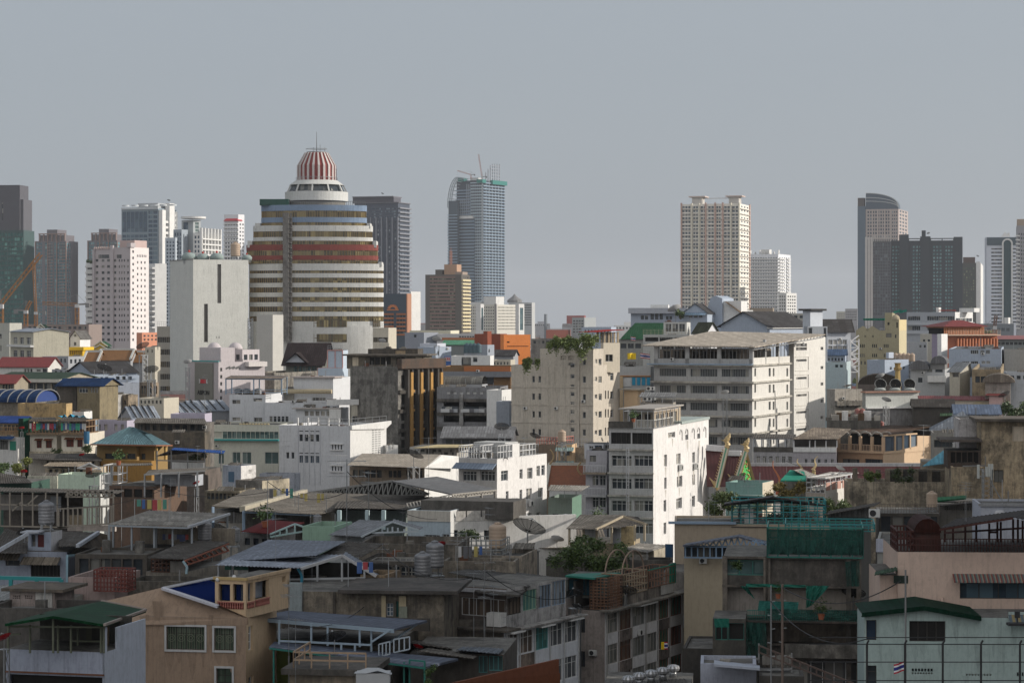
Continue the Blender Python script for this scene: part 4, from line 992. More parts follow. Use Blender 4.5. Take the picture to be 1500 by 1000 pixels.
for i,(x0,x1,x2,yy,dd)in enumerate(((176,196,232,614,400),(215,236,270,610,478),(232,262,300,606,486),(262,286,336,602,494))):
    b=low('market_shed','silver blue roofed shed in row below pink sign building',x0,x1,x2,dd,yy,62,greyw,par=0,group='silver roofed sheds in a row',L=None)
    b.gable(-b.L,0,0,b.W,b.zt,b.zt+1.9,'y',mat=silver,rib=.5)
    mb=MB()
    for j in range(4):y=b.W*(j+.4)/4;mb.bar((.1,y,b.zt+.35),(-b.L/2,y,b.zt+2.2),.09)
    b.part('roof_seams',mb,darkroof)
low('house','lilac rendered house behind teal pavilion with pale windows',128,186,200,392,616,14,lilac,f=[(130,160,3,.5,621,630,1,1),(165,184,2,.5,621,630,1,1)],g=CUR)
low('house','pale lilac low wall house below the silver roofed sheds',250,300,304,395,606,6,lilac,W=5)
pkb=wall((.5,.455,.465),.2)
b=low('office_building','pale pink building with dark sign panel of white script lettering',275,320,388,560,530,48,pkb,s=[(322,326,1,.8,536,588,5,.5)],end=False)
b.end();L=b.L;zz=b.zt
mb=MB();x0,x1=b.fx(287),b.fx(313);mb.box(x0,x1,-.35,-.02,zat(592,562),zat(531.5,562));b.part('sign_panel',mb,plain((.2,.195,.17),.7))
def text(s_,parent,loc,size,mat,rz=0,name='lettering',ext=.03,bold=0.):
    cu=bpy.data.curves.new(name,'FONT');cu.body=s_;cu.size=size;cu.extrude=ext;cu.align_x='CENTER';cu.align_y='CENTER';cu.offset=bold;cu.materials.append(mat)
    o=link(name,cu,parent,loc);o.rotation_euler=(R(90),0,rz)
    bpy.context.view_layer.update();dg=bpy.context.evaluated_depsgraph_get();me=bpy.data.meshes.new_from_object(o.evaluated_get(dg));ALL.remove(o);bpy.data.objects.remove(o)
    o=link(name,me,parent,loc);o.rotation_euler=(R(90),0,rz);return o
text('ABPON',b.root,((x0+x1)/2,-.4,zat(575.5,562)),1.45,plain((.02,.02,.02),.5),bold=.04)
mb=MB();xm=(x0+x1)/2;z_=zat(558.5,562);mb.box(xm-1.1,xm+1.1,-.5,-.36,z_-.45,z_+.45);b.part('logo',mb,plain((.5,.03,.04),.5))
mb=MB()
for sx in(-1,1):mb.prism([(xm+sx*1.15,z_-.35),(xm+sx*1.75,z_-.55),(xm+sx*1.6,z_),(xm+sx*1.75,z_+.55),(xm+sx*1.15,z_+.35)],-.48,-.37)
b.part('logo_wings',mb,plain((.5,.5,.5),.5))
mb=MB();mb.lathe([(.3,0),(.3,.1)],n=12);mb.v=[(x+xm,-.4-z,y+z_+.95)for x,y,z in mb.v];mb.prism([(xm-.3,z_-.65),(xm+.3,z_-.65),(xm,z_-1.2)],-.48,-.37);b.part('logo_mark',mb,plain((.25,.25,.25),.5))
c=B('rear_wing',None,None,275,290,300,575,572,40,w=pkb,parent=b,par=.3);c.end()
for y_ in(549,565,582):b.box('side_block',-L-1.6,-L,.5,3,zat(y_+4,560),zat(y_-4,560),pkb)
c=B('roof_box',None,None,320,355,380,566,512,30,w=pkb,parent=b,bot=532,par=0);c.grid('f',322,352,4,.7,519,527,1,1);c.grid('s',356,379,3,.7,519,527,1,1);c.end()
for px,y in((314,507),(345,507)):
    mb=MB();r_=11*560/F;mb.lathe([(r_,0),(r_*.93,r_*.35),(r_*.7,r_*.7),(r_*.4,r_*.9),(.05,r_)],n=18);p=pt(px,512,572);o=mobj('dome',mb,pkb,b.root,tuple(b.M.inverted()@ p),smooth=True)
mb=MB();mb.box(b.fx(287),b.fx(318),1,5,zz,zat(509,563));b.part('roof_wing',mb,pkb)
mb=MB();mb.box(0,1.5,b.sy(359),b.sy(386),zat(537,562),zat(530,562));b.part('balcony',mb,wall((.62,.58,.56),.15))
mb=MB()
for i in range(13):x=b.sy(331+i*1.6);mb.box(.02,.12,x,x+.28,zz-1.7+.12*(i*7 % 3),zz-1.3+.1*(i*5 % 4))
b.part('script_lettering',mb,plain((.1,.1,.1),.5))
b.box('teal_coping',-L,.2,-.2,.1,zz,zz+.25,teal)
b=low('house','dark hipped roof house with green windows on rooftop below round tower',419,472,480,600,530,12,wall((.14,.15,.13),.4),f=[(430,470,6,.7,533,548,1,1)],st='2x2',fr=tealp,W=9,par=0)
b.gable(-b.L,0,0,b.W,b.zt,b.zt+4.6,'x',mat=sheet((.06,.045,.045),.2),over=1);mb=MB();x=-b.L*.72;mb.q([(x-2.6,-1.2,b.zt-.1),(x+2.6,-1.2,b.zt-.1),(x,-.6,b.zt+1.9)]);b.part('gable_front',mb,wall((.4,.42,.46),.2))
b.gable(-b.L*.95,-b.L*.4,-1.5,b.W*.6,b.zt+.1,b.zt+2.3,'y',mat=sheet((.05,.04,.04),.2),wallm=0,name='porch_roof')
b=low('penthouse','pale blue panelled cubicle with pink frame lines on roof',480,502,504,560,513,8,wall((.45,.52,.6),.1),W=6,cat='rooftop room')
c=B('lower_room',None,None,466,502,504,559,539,8,w=wall((.45,.52,.6),.1),W=6,parent=b,bot=553);c.end()
mb=MB()
for px in(480,491,502):mb.bar((b.fx(px),-.08,b.zt-9),(b.fx(px),-.08,b.zt),.1)
for px in(466,480,491,502):mb.bar((b.fx(px),-.2,zat(553,559)),(b.fx(px),-.2,zat(539,559)),.1)
mb.bar((b.fx(466),-.2,zat(539,559)),(0,-.2,zat(539,559)),.1);mb.bar((b.fx(466),-.2,zat(552.6,559)),(0,-.2,zat(552.6,559)),.1);mb.bar((-b.L,-.08,b.zt),(0,-.08,b.zt),.1)
b.part('pink_frame',mb,plain((.55,.3,.28),.6));b.rail([(-b.L,.2,b.zt),(0,.2,b.zt)],1.1,steel,6)
b=low('concrete_block','long stained grey concrete ledge building behind the white terraced building',345,402,470,575,546,20,conc,f=[(349,400,9,.5,550,556,1,1)])
vw=wall((.6,.61,.63),.2)
b=B('hospital_building','white terraced building with steel tanks under canopy, left of black concrete block','building',336,389,413,490,578,8,w=vw,W=16,par=.3)
b.w1('f',340,585.5,352,591.5,'2x1',CUR,frame_w);b.w1('f',371,583,384,588,'2x1',CUR,frame_w);b.w1('f',340,611,352,616.5,'2x1',CUR,frame_w);b.w1('f',372,611.5,384,619,'2x1',DG,frame_w)
b.end();k_=490/F;zt=b.zt
b.canopy(-b.L-.8,b.fx(412),.3,5,zat(554.5,490),zat(551,490),mat=sheet((.2,.17,.15),.3),post=bluepaint,n=3,pr=.11,rail=1.0)
c=B('middle_wing',None,None,388,494,514,487,590,8,w=vw,W=14,par=.4,parent=b);c.grid('f',394,423,5,.8,609.5,619.5,1,1,'1x2',DG,frame_w);c.end()
c=B('upper_block',None,None,430,488,513.5,505,553.5,10,w=vw,W=None,par=.2,parent=b);c.w1('f',457,582,477,588,'4x1',CUR,frame_w);c.end()
c.box('roof_slab',-c.L-.5,.5,-.6,c.W*.5,c.zt,c.zt+.25,wall((.4,.35,.33),.3))
mb=MB();z_=zat(574,500);x0,x1=c.fx(417),c.fx(488);mb.lathe([(.5,x0),(.5,x1)],n=10);mb.v=[(z,-1.2+x,z_+y)for x,y,z in mb.v];c.part('rolled_awning',mb,wall((.45,.38,.26),.3));
c2=B('side_room',None,None,413,430,432,506,572,10,w=wall((.3,.29,.26),.4),W=8,par=.2,parent=b);c2.w1('f',414,586,429,592,'3x1');c2.end()
c=B('glazed_wing',None,None,433,494,516,478,599,8,w=vw,W=12,par=.2,parent=b);c.grid('f',445,493,6,.7,602,609,1,1,'',CUR);c.end()
c.box('eave',-c.L-.6,.6,-.8,3,c.zt,c.zt+.2,wall((.42,.38,.35),.3));c.box('white_column',-1.4,.9,-1,-.2,0,c.zt,W_)
c=B('terrace_wing',None,None,512,519,558,475,592,60,w=wall((.5,.46,.38),.3),par=.2,parent=b);c.w1('s',516.5,609,535,620,'4x2',DG,frame_w);c.w1('s',541,608,553,620,'3x2',DG,frame_w);c.end()
c.box('parapet_wall',0,.3,-6,c.W-1.2,c.zt-.1,c.zt+1.0,W_);c.box('parapet_wall',-c.L,0,-.1,.2,c.zt-.1,c.zt+.9,W_)
mb=MB()
for i in range(3):p=(0-0)
for px in(347.5,361.5,381):pass
b2=B('office_wing','cream banded office wing with long ribbon window and teal ledge','building',290,409,412,462,622,6,w=wall((.55,.55,.48),.2),W=14,par=.3)
b2.grid('f',326,408,12,.93,632,642,1,1,'',TG);b2.w1('f',311,632,325,640,'',wall((.5,.48,.42),.3))
for x0,x1 in((320,328),(340.5,352),(355,368),(388,408)):b2.w1('f',x0,662,x1,679,'2x1',TG,frame_w)
b2.end();z1=zat(643,462);b2.box('teal_ledge',b2.fx(291),0,-.9,0,z1-.3,z1,teal);b2.box('lower_wall',b2.fx(291),-.0,-.7,0,0,z1-.3,wall((.52,.52,.44),.2))if 0 else None
mb=MB()
for i in range(10):x=b2.fx(352+i*4.5);mb.box(x-.18,x+.2,-.1,.3,b2.zt,b2.zt+.25)
b2.part('coping_blocks',mb,wall((.6,.5,.3),.2))
b3=B('apartment_building','white corner building with slit windows and sunlit right wall with curved eave','building',409,513,566,440,624,22,w=wall((.6,.61,.63),.25),ws=white,W=None,par=.5)
b3.grid('f',437,469,4,.62,636,646,1,1,'',DG);b3.grid('f',437,469,4,.72,630.6,632,1,1);b3.grid('f',437,469,4,.66,667,678,1,1,'2x1',BG,frame_w);b3.grid('f',437,469,4,.72,663,664.3,1,1)
b3.grid('f',417.5,432.5,2,.6,662,671.5,1,1,'1x1',DG,frame_w)
b3.grid('f',485,502,4,.5,650.5,658,1,1);b3.grid('f',485,502,4,.5,682,689.5,1,1)
b3.end();L=b3.L
mb=MB()
for y0 in(650,681.5):
    for zz in(b3.zf(493,y0),b3.zf(493,y0+9)):mb.box(b3.fx(484),b3.fx(503),-.25,0,zz-.1,zz+.1)
b3.part('window_hood',mb,W_)
mb=MB()
for px in(437,445,453,461,469):x=b3.fx(px);mb.box(x-.06,x+.06,-.12,0,6,b3.zt-.5)
b3.part('ribs',mb,wall((.55,.56,.59),.15))
z=b3.zt;W2=b3.W
mb=MB();mb.prism([(0,z-.6),(0,z+.1),(W2+1.5,z+.35),(W2+1.5,z-.2),(W2-1,z-1.1)],-.2,.35,axis='x');b3.part('eave',mb,W_)
b3.rail([(-L*.55,.2,z),(.0,.2,z),(0,W2,z)],1.3,steel,5,r=.05)
mb=MB()
for i in range(6):mb.box(b3.fx(436+i*15)-.12,b3.fx(436+i*15)+.12,-.05,.2,z,z+1.4)
b3.part('posts',mb,W_)
mb=MB();y0,y1=b3.sy(545),b3.sy(559)
for i in range(12):
    for j in range(3):zz=b3.zs(552,630)-i*.42;mb.box(0,.08,y0+j*(y1-y0)/3,y0+(j+.6)*(y1-y0)/3,zz,zz+.18)
b3.part('vent_louvres',mb,wall((.35,.35,.35),.2))
low('annex','low white annex wall lit by sun right of white corner building',560,566,583,452,652,70,W_,W=None)
b4=low('wall_block','blue grey patched sheet metal wall at foot of white corner building',380,430,470,420,694,12,wall((.33,.36,.42),.5),cat='wall',W=4)
for i,px in enumerate((349,361,378)):
    place('vat',mk_tank(TANKM),pt(px,577.5,493),0,(1.45,1.45,.72),'squat steel tank with red stripe under white canopy on terraced building','tank','steel tanks under the canopy')
b=B('concrete_block','soot blackened concrete building with vertical orange fins on its right face','building',513,583,648,470,537,33,w=wall((.21,.205,.195),.8),par=.3)
for i in range(4):b.grid('s',586+i*15.5,600+i*15.5,1,.75,547,665,5,.82,'',VOID)
b.end();L,W2,z=b.L,b.W,b.zt
mo=MB();md=MB();kk=470/F
for i in range(4):
    y=b.sy(598+i*14.5);mo.box(0,1.1,y-.5,y+.25,0,b.zs(598+i*14,545));md.box(0,.9,y-1.3,y-.75,0,z-.6);md.box(0,.6,y+.55,y+.95,0,z-.6)
for i in range(5):
    z1=zat(573+i*28,475);md.box(0,.5,0,W2,z1-.35,z1+.35)
    for j in range(4):y=b.sy(598+j*14.5);mo.box(0,.7,y+.3,y+1.3,z1-.1,z1+.35)
b.part('orange_fins',mo,wall((.42,.24,.08),.3));b.part('dark_fins',md,wall((.06,.055,.05),.5))
md=MB();md.box(-.2,.9,0,W2,z-.4,z+1.5);b.part('roof_fascia',md,wall((.09,.06,.045),.6))
c=B('penthouse',None,None,508,620,626,478,521,8,w=wall((.17,.15,.12),.7),W=10,par=0,bot=540,parent=b)
c.grid('f',517,524,1,1,524,534,1,1,'',wall((.6,.5,.4),.3));c.grid('f',541,573,4,.9,523,534,1,1,'',VOID);c.grid('f',580,594,2,.8,524,534,1,1,'',VOID);c.end()
c.box('roof_slab',-c.L-.6,1,-1.4,10,c.zt,c.zt+.3,wall((.16,.14,.12),.6));c.box('cream_panel',c.fx(609),-.2,-.12,0,zat(536,478),zat(523,478),wall((.6,.52,.4),.4));c.box('cream_panel',c.fx(525),c.fx(516.5),-.1,0,zat(536,478),zat(523,478),wall((.6,.52,.4),.4))
c=B('roof_room',None,None,539,612,618,481,511,8,w=wall((.1,.085,.07),.8),W=6,par=.2,bot=521,parent=b);c.grid('f',579,594,1,1,513,520,1,1,'',wall((.35,.27,.18),.5));c.end()
b=low('building','grey box building with paler right side behind orange building',593,621,642,720,487,35,wall((.27,.29,.33),.2),f=[(606,610,1,1,490,494,1,1)],s=[(636,640,1,.9,492,498,1,1)])
low('building','long cream low roof building at foot of brown office tower',600,660,665,900,484,8,wall((.6,.57,.45),.15),W=20)
b=low('building','low terracotta banded building left of bright orange building',640,696,699,720,489,6,wall((.5,.5,.5),.1),f=[(672,695,6,.8,492,494,1,1)],W=12);b.box('band',-b.L,0,-.3,0,zat(498,720),zat(494.5,720),wall((.4,.16,.07),.1))
b=low('warehouse','warehouse with light green roof below terracotta banded building',648,694,697,680,505,6,wall((.2,.22,.22),.2),W=14,par=0);b.gable(-b.L,0,0,b.W,b.zt,b.zt+1.2,'x',mat=sheet((.12,.32,.2),.05))
b=low('building','bright orange flat roofed building lit by sun with red brown left wing',733,738,777,640,490,70,wall((.72,.24,.07),.1),s=[(742,747,1,.8,500,502,1,1),(742,775,1,.96,506.5,507.6,1,1)],par=.3)
c=B('left_wing',None,None,695,733,735,655,489,10,w=wall((.24,.07,.04),.2),W=10,parent=b);c.end();c=B('stair_box',None,None,708,714,720,650,485,30,w=wall((.24,.07,.04),.2),parent=b);c.end()
b.box('green_coping',-b.L,.3,-4,b.W,b.zt,b.zt+.5,wall((.1,.16,.12),.2))if 0 else None
low('building','bluish grey house with white sunlit side left of dark rooftop tanks',612,638,661,600,508,40,bgrey,s=[(640,644,1,.6,514,520,1,1)])
low('building','low white roofed house in front of grey box building',615,640,648,640,503,12,wall((.5,.53,.6),.1),W=10)
b=low('building','grey house with white right side and narrow window behind mall roof',680,714,724,600,505,20,wall((.3,.33,.38),.2),s=[(715.5,717.5,1,1,511,516,1,1)])
for i in range(4):tank(684+i*5.5,521.5,590,'dark green plastic tank in front of grey house behind mall roof',1.5,'dark')
b=low('building','low white house with grey door and wide dark opening behind mall',661,718,722,575,521,6,W_,f=[(676,690,1,1,523,535,1,1),(692,700,1,.8,523,530,1,1)],W=8)
low('building','small cream rooftop house behind low white houses',720,748,752,590,527,8,beige,f=[(722,746,5,.5,530,534,1,1)],W=8)
b=low('warehouse','grey curved roof shed right of the dark rooftop tanks',724,752,756,610,521,8,greyw,W=9,par=0);b.gable(-b.L,0,0,b.W,b.zt,b.zt+1.4,'x',mat=darkroof)
r=link('billboard',None,None,tuple(pt(655.5,541,560)));tag(r,'red white and blue billboard on post in front of bluish grey house','billboard')
mb=MB();mb.box(-.8,.8,-.05,.1,0.6,3.1);mobj('panel',mb,plain((.03,.1,.3),.5),r);mb=MB();mb.box(-.7,.7,-.1,-.05,1.9,2.9);mobj('poster',mb,plain((.45,.4,.42),.5),r)
mb=MB();mb.bar((-.5,0,-3),(-.5,0,.6),.08);mb.bar((.5,0,-3),(.5,0,.6),.08);mobj('post',mb,steel,r)
mb=MB();
for i in range(3):mb.box(-.55+i*.4,-.3+i*.4,-.14,-.1,2.2,2.7)
mobj('red_marks',mb,plain((.5,.04,.04),.5),r)
b=low('shopping_mall','long brown roofed mall with grey fascia between fin block and cream building',645,748,752,520,537,5,wall((.2,.12,.06),.3),W=18,f=[(712,724,1,.9,551,563,1,1)])
b.box('grey_fascia',-b.L,.5,-1.2,0,zat(552,520),zat(544,520),wall((.2,.21,.23),.2));b.box('orange_line',b.fx(680),0,-.6,0,b.zt-1.0,b.zt+.1,wall((.4,.15,.06),.2))
b=low('arcade_roof','grey translucent barrel vault roof with arched end below brown mall',646,706,714,480,563,10,greyw,W=6,par=0,cat='roof')
mb=MB()
for i in range(10):
    t0,t1=math.pi*i/10,math.pi*(i+1)/10;mb.q([(-b.L,3-3*math.cos(t0),b.zt+1.6*math.sin(t0)),(0,3-3*math.cos(t0),b.zt+1.6*math.sin(t0)),(0,3-3*math.cos(t1),b.zt+1.6*math.sin(t1)),(-b.L,3-3*math.cos(t1),b.zt+1.6*math.sin(t1))])
b.part('vault',mb,sheet((.2,.2,.19),.4))
b=B('parking_garage','dark open deck parking garage between fin block and cream building','parking garage',640,733,748,470,567,6,w=wall((.2,.205,.22),.5),W=14,par=.5)
b.rec=3.5
for y0,y1 in((587,597),(608,618),(628,636)):
    for p0,p1 in((650,674),(679,719),(724,732)):b.w1('f',p0,y0,p1,y1,'',VOID)
b.rec=.2;b.grid('f',652,710,6,.5,574,577,1,1,'',W_);b.end()
for y in(586,606,627):b.box('deck_edge',-b.L,.4,-.5,0,zat(y,470)-.35,zat(y,470)+.25,wall((.14,.13,.12),.8))
for px in(676,721):b.box('column',b.fx(px)-.35,b.fx(px)+.35,-.7,0,0,zat(578,470),wall((.28,.28,.28),.6))
for i,px in enumerate((655,661,667,684,691,698,706)):
    r=link('parked_car',None,None,tuple(pt(px,605.5,472)));tag(r,'small parked car seen over the upper deck edge of dark garage','car','cars in the parking garage');r.rotation_euler=(0,0,R(80))
    cm=plain(((.5,.5,.5),(.12,.12,.13),(.35,.36,.38))[i % 3],.3)
    mb=MB();mb.prism([(-2.1,.3),(2.1,.3),(2.1,.75),(1.3,.9),(-2.0,.95),(-2.1,.8)],-.85,.85);mobj('body',mb,cm,r)
    mb=MB();mb.prism([(-1.7,.92),(1.1,.92),(.5,1.42),(-1.3,1.45)],-.75,.75);mobj('cabin',mb,DG,r)
    mb=MB()
    for x in(-1.3,1.3):
        for y in(-.8,.8):mb.lathe([(.32,-.1),(.32,.1)],n=10);
    mobj('wheels',mb,blackm,r)
low('house','white zigzag parapet house with curved wall right of the vault roof',713,735,748,462,571,20,W_,W=6)
low('building','grey blue low block at left foot of cream building',727,746,750,440,588,10,wall((.3,.33,.38),.3),W=5)
b=low('warehouse','long low grey roofed shed below the parking garage',648,749,752,410,641,5,wall((.1,.1,.11),.4),W=10,f=[(652,748,8,.85,644,652,1,1)],par=0);b.gable(-b.L,0,0,b.W,b.zt,b.zt+1.6,'x',mat=sheet((.24,.25,.27),.3))
cr=wall((.52,.47,.4),.38)
b=B('apartment_building','tall cream building with creepers hanging from roof and red canopy on tower','apartment building',749,869,908,420,509,20,w=cr,par=.5,zt=zat(535,420))
for y0 in(550.5,576,602,628):b.grid('f',777,795,2,.42,y0,y0+9.5,1,1,'1x1',DG,frame_w)
for y0 in(532,548,563,574,588,600,615,626,640,652):b.grid('f',835.5,841.5,1,.95,y0,y0+6,1,1,'1x2',DG,frame_w)
for y0 in(551,577,603,628.5,654):b.grid('f',853.5,858,1,1,y0,y0+9.5,1,1,'1x1',DG,frame_w)
for y0 in(551,576.5,602,629,655):b.grid('s',876.8,881.5,1,1,y0,y0+9.5,1,1,'1x1',DG,frame_w);b.grid('s',871,875,1,.9,y0+1,y0+7,1,1,'1x1',CUR,frame_w)
for y0 in(546,573,600,626):b.w1('s',894,y0,898.7,y0+11,'1x2',DG,frame_w)
for y0 in(572,599,626):b.w1('s',886,y0,888,y0+12);b.w1('s',890,y0,892,y0+12)
b.end();L,W2,z=b.L,b.W,b.zt
c=B('upper_storey',None,None,791,869,884,420.6,511,20,w=cr,parent=b,bot=535,par=.5);c.grid('f',835.5,841.5,1,.95,532,534.5,1,1);c.grid('f',853.5,858,1,1,526,534.7,1,1,'1x1',DG,frame_w);c.grid('f',820,842,2,.75,521,527,1,1,'',wall((.4,.37,.33),.5));c.w1('s',876.8,525.5,881,534.8,'1x1',DG,frame_w);c.w1('s',871.5,526,875,532,'1x1',CUR,frame_w);c.end()
t2=B('stair_tower',None,None,880,884,908,427,502,66,w=wall((.66,.59,.48),.12),parent=b,bot=545,par=.3);t2.w1('s',887,519,898,529.5,'2x1',VOID,frame_w);t2.end()
mb=MB();zt_=t2.zt
for y in(.3,t2.W*.35,t2.W*.7,t2.W-.3):mb.bar((-.2,y,zt_),(-.2,y,zt_+1.9),.14);mb.bar((-3,y,zt_),(-3,y,zt_+1.9),.14)
t2.part('canopy_posts',mb,wall((.45,.36,.25),.2));mb=MB();mb.corr((-6,-2,zt_+1.9),(.8,-2,zt_+1.9),(.8,t2.W+.5,zt_+2.3),(-6,t2.W+.5,zt_+2.3),.4);t2.part('red_canopy',mb,sheet((.38,.04,.035),.1))
t2.cage(-2.8,-.3,.4,t2.W-.4,zt_,zt_+1.8,greym,3,5,2,.04)
mb=MB()
for y in(566,592,618,644):zz=zat(y,425);mb.box(-L-.05,.06,-.1,0,zz-.12,zz+.12)
for px in(768,803,812,828,846):x=b.fx(px);mb.box(x-.12,x+.12,-.08,0,0,z-.3)
b.part('beam_lines',mb,cr);b.box('plinth_box',b.fx(822),b.fx(846),1,5,c.zt,c.zt+1.3,wall((.3,.31,.33),.3));b.box('stain_column',b.fx(846.5),b.fx(849),-.3,0,0,c.zt-.2,cr)
VC=(.11,.15,.04)
for nm,px,yt,wp,hp,n,lb in(('a',775,524,40,12,700,'creeper mound hanging over lowest roof step of cream building'),('a',822,493,62,16,1100,'long creeper hedge along upper roof edge of cream building'),('a',861,489,28,30,700,'bushy creeper spilling over right roof corner of cream building')):
    tree('creeper',px,yt,wp,hp,417,lb,VC,'plant',n*3,.2,z0=zat(yt+hp,417),seed=len(lb),trunk=False,depth=2.4,droop=.6,group='creepers on the cream building')
b=low('building','pale panelled building with bright blue shutters and orange beam',905,953,957,450,537,8,wall((.5,.5,.49),.15),W=8,par=.2)
mb=MB()
for i in range(4):x=b.fx(926+i*7.2);mb.box(x,x+.6,-.12,0,zat(564,450),zat(552.5,450))
b.part('blue_shutters',mb,plain((.02,.3,.5),.5));b.box('orange_beam',-b.L,0,-.25,0,zat(551.6,450),zat(550,450),wall((.45,.2,.06),.1));b.box('cream_post',-b.L-.1,-b.L+1,-.4,0,0,zat(551,450),wall((.6,.45,.28),.1))
b.box('white_panel',b.fx(913),b.fx(925),-.1,0,zat(566,450),zat(553,450),W_)
b=low('building','tan box building with flat overhanging roof right of cream building',914,934,944,432,571,30,wall((.6,.45,.3),.1),par=0);b.box('roof_slab',-b.L-.6,.8,-.8,b.W,b.zt,b.zt+.25,wall((.4,.38,.34),.3))
b=low('house','low grey canopy house with planting in front of the school',938,986,992,405,590,8,wall((.3,.28,.25),.5),W=6);b.canopy(-b.L,0,0,5,b.zt+1,b.zt+1.6,n=4)
for px,y in((951,566),(956,566),(946,581),(952,581),(957,581)):ac(px,y+6,430,'white outdoor unit stacked on wall beside bright blue shutters',1.1)
flag(925,521.5,13,9,452,'bright yellow flag with small emblem on the roof left of the school','yellow',(919,513,536),0)
flag(945,521.5,14,7,450,'large red white and blue striped flag beside the yellow flag','thai',(952,514,536),-8)
flag(927.5,496,7,5,540,'small distant striped flag in front of green roofed building','thai',(924,491,506),-5)
b=low('building','building with sloping dark green roof and roof terrace right of cream building',905,990,1000,560,497,8,wall((.3,.3,.28),.4),f=[(908,940,3,.8,503,510,1,1)],W=12,par=0)
mb=MB();z=b.zt;mb.corr((b.fx(908),-.5,z),(b.fx(972),-.5,z),(b.fx(972),9,z+3.8),(b.fx(925),9,z+3.8),.5);b.part('green_roof',mb,greenroof)
b=B('building','grey terrace building with glazed roof rooms and deep open balcony','building',942,1010,1064,530,490,12,w=wall((.42,.42,.4),.3),W=12,par=.9)
b.grid('f',944,1008,3,.9,494,500,1,1,'',VOID);b.grid('f',968,1008,2,.9,502,512,1,1,'',VOID);b.end()
c=B('glazed_room',None,None,972,1006,1018,536,472,12,w=wall((.55,.55,.53),.2),W=6,parent=b,bot=492,par=.1);c.grid('f',974,1004,3,.85,474,486,1,1,'2x1',DG,frame_w);c.end();b.rail([(-b.L,.1,b.zt),(0,.1,b.zt)],1.1,wall((.4,.35,.25),.3),12,rows=3)
b=low('house','small white gabled dormer house with two dark slots beside terrace building',1016,1034,1052,535,487,35,wall((.62,.62,.64),.1),s=[(1038,1044,2,.5,477,482,1,1)],par=0);b.gable(-b.L,0,0,b.W,b.zt,b.zt+2.2,'x',mat=sheet((.07,.08,.06),.3))
b=low('building','blue grey flat roofed building with dish on roof left of gabled block',924,1004,1014,660,451,8,bgrey,f=[(938,950,2,.8,462,468,1,1),(952,972,3,.75,458,468,1,1),(975,985,2,.8,463,468,1,1)],W=14,par=.2)
b.box('roof_slab',-b.L-.6,.5,-1.2,14,b.zt-1.5,b.zt,wall((.4,.42,.46),.2));b.box('roof_box',b.fx(952),b.fx(978),2,6,b.zt,b.zt+.9,W_)
tree('tree',997,451,11,15,640,'small dark rooftop tree beside dish on blue grey building',cat='tree',trunk=True,z0=zat(468,640),n=500,size=.3)
dish(989,466,645,'pale grey dish left of the small rooftop tree',2.0,'white',rz=40)
b=low('house','blue grey gabled house with pale blue awning behind terrace building',1000,1036,1044,640,458,14,bgrey,f=[(1008,1030,3,.7,461,465,1,1)],gab=('y',2.4),gm=darkroof,W=12);b.awning('f',b.fx(1004),b.fx(1034),zat(458,640),1.5,.6,sheet((.3,.42,.55),.05))
b=B('building','tall blue grey gable ended block with white box behind dark roofed hall','building',1033,1058,1104,650,455,25,w=bgrey,W=12,par=0);b.end()
mb=MB();xa,xb=b.fx(1035),b.fx(1058);zz=b.zt;mb.prism([(xa,zz),(xb,zz),(xb,zz+1),(b.fx(1058),zat(437,650)),(b.fx(1048),zat(433,650)),(b.fx(1041),zat(436,650))],0,9);b.part('gable_end',mb,bgrey)
b.box('white_box',.0,5,1,6,b.zt-3,b.zt+2.6,W_);mb=MB();mb.corr((1,-.5,b.zt+2.4),(1,6,b.zt+2.4),(6,6,b.zt-1),(6,-.5,b.zt-1),.5);b.part('lean_to_roof',mb,brownroof)
low('building','plain white box building left of dark roofed hall',1073,1077,1103,655,454,60,W_)
low('building','row of low grey rooftop blocks behind dark roofed hall',1100,1180,1186,720,459,8,wall((.34,.33,.3),.3),f=[(1104,1178,9,.6,462,466,1,1)],W=12)
b=low('building','flat brown capped low building at the foot of tall beige tower',1098,1132,1136,780,451,8,wall((.3,.25,.2),.3),f=[(1103,1128,3,.8,457,463,1,1)],g=CUR,W=12)
b=B('hall','hall with black sheet roof and blue grey gable facing left','building',1056,1124,1183,560,487,30,w=bgrey,W=None,par=0);b.grid('s',1127,1178,6,.8,478,484,1,1,'',VOID);b.w1('f',1110,480.5,1118,482);b.end()
b.gable(-b.L,0,0,b.W,b.zt+1.6,b.zt+4.8,'y',mat=darkroof,over=.8)
b.box('upper_wall',-b.L,0,0,b.W,b.zt,b.zt+1.6,bgrey);b.box('white_fascia',.1,.6,-.4,b.W,b.zt+.9,b.zt+1.3,W_)
b=low('building','white block with black tower top and grey glazed panel right of black roofed hall',1178,1183,1212,540,478,65,wall((.3,.32,.35),.2),s=[(1184,1190,1,.9,480,494,1,1),(1206,1211,1,.8,480,494,1,1)])
b=B('building','small white tower with dark cap roof above the black roofed hall','building',1176,1187,1205,556,455,40,w=wall((.5,.53,.58),.15),W=None,par=0);b.end();b.box('cap_roof',-b.L-.7,.8,-.8,b.W+.5,b.zt,b.zt+.45,darkroof)
b=B('building','white building with grey gridded windows and fire stair right of white school','building',1206,1211,1246,570,478,70,w=wall((.5,.52,.56),.15),par=0)
for y in(497.5,506.5):b.grid('s',1213,1241,4,.88,y,y+7,1,1,'2x1',CUR,frame_w)
b.end();b.gable(-b.L,0,0,b.W,b.zt,b.zt+1.6,'y',mat=darkroof,over=.8)
mb=MB();y0,y1=b.sy(1243),b.sy(1255)
for i in range(6):z0_=zat(545-i*9,570);mb.bar((1,y0,z0_),(1,y1,z0_+1.4),.12)if i % 2 else mb.bar((1,y1,z0_),(1,y0,z0_+1.4),.12);mb.bar((1,y0,z0_),(1,y1,z0_),.09)
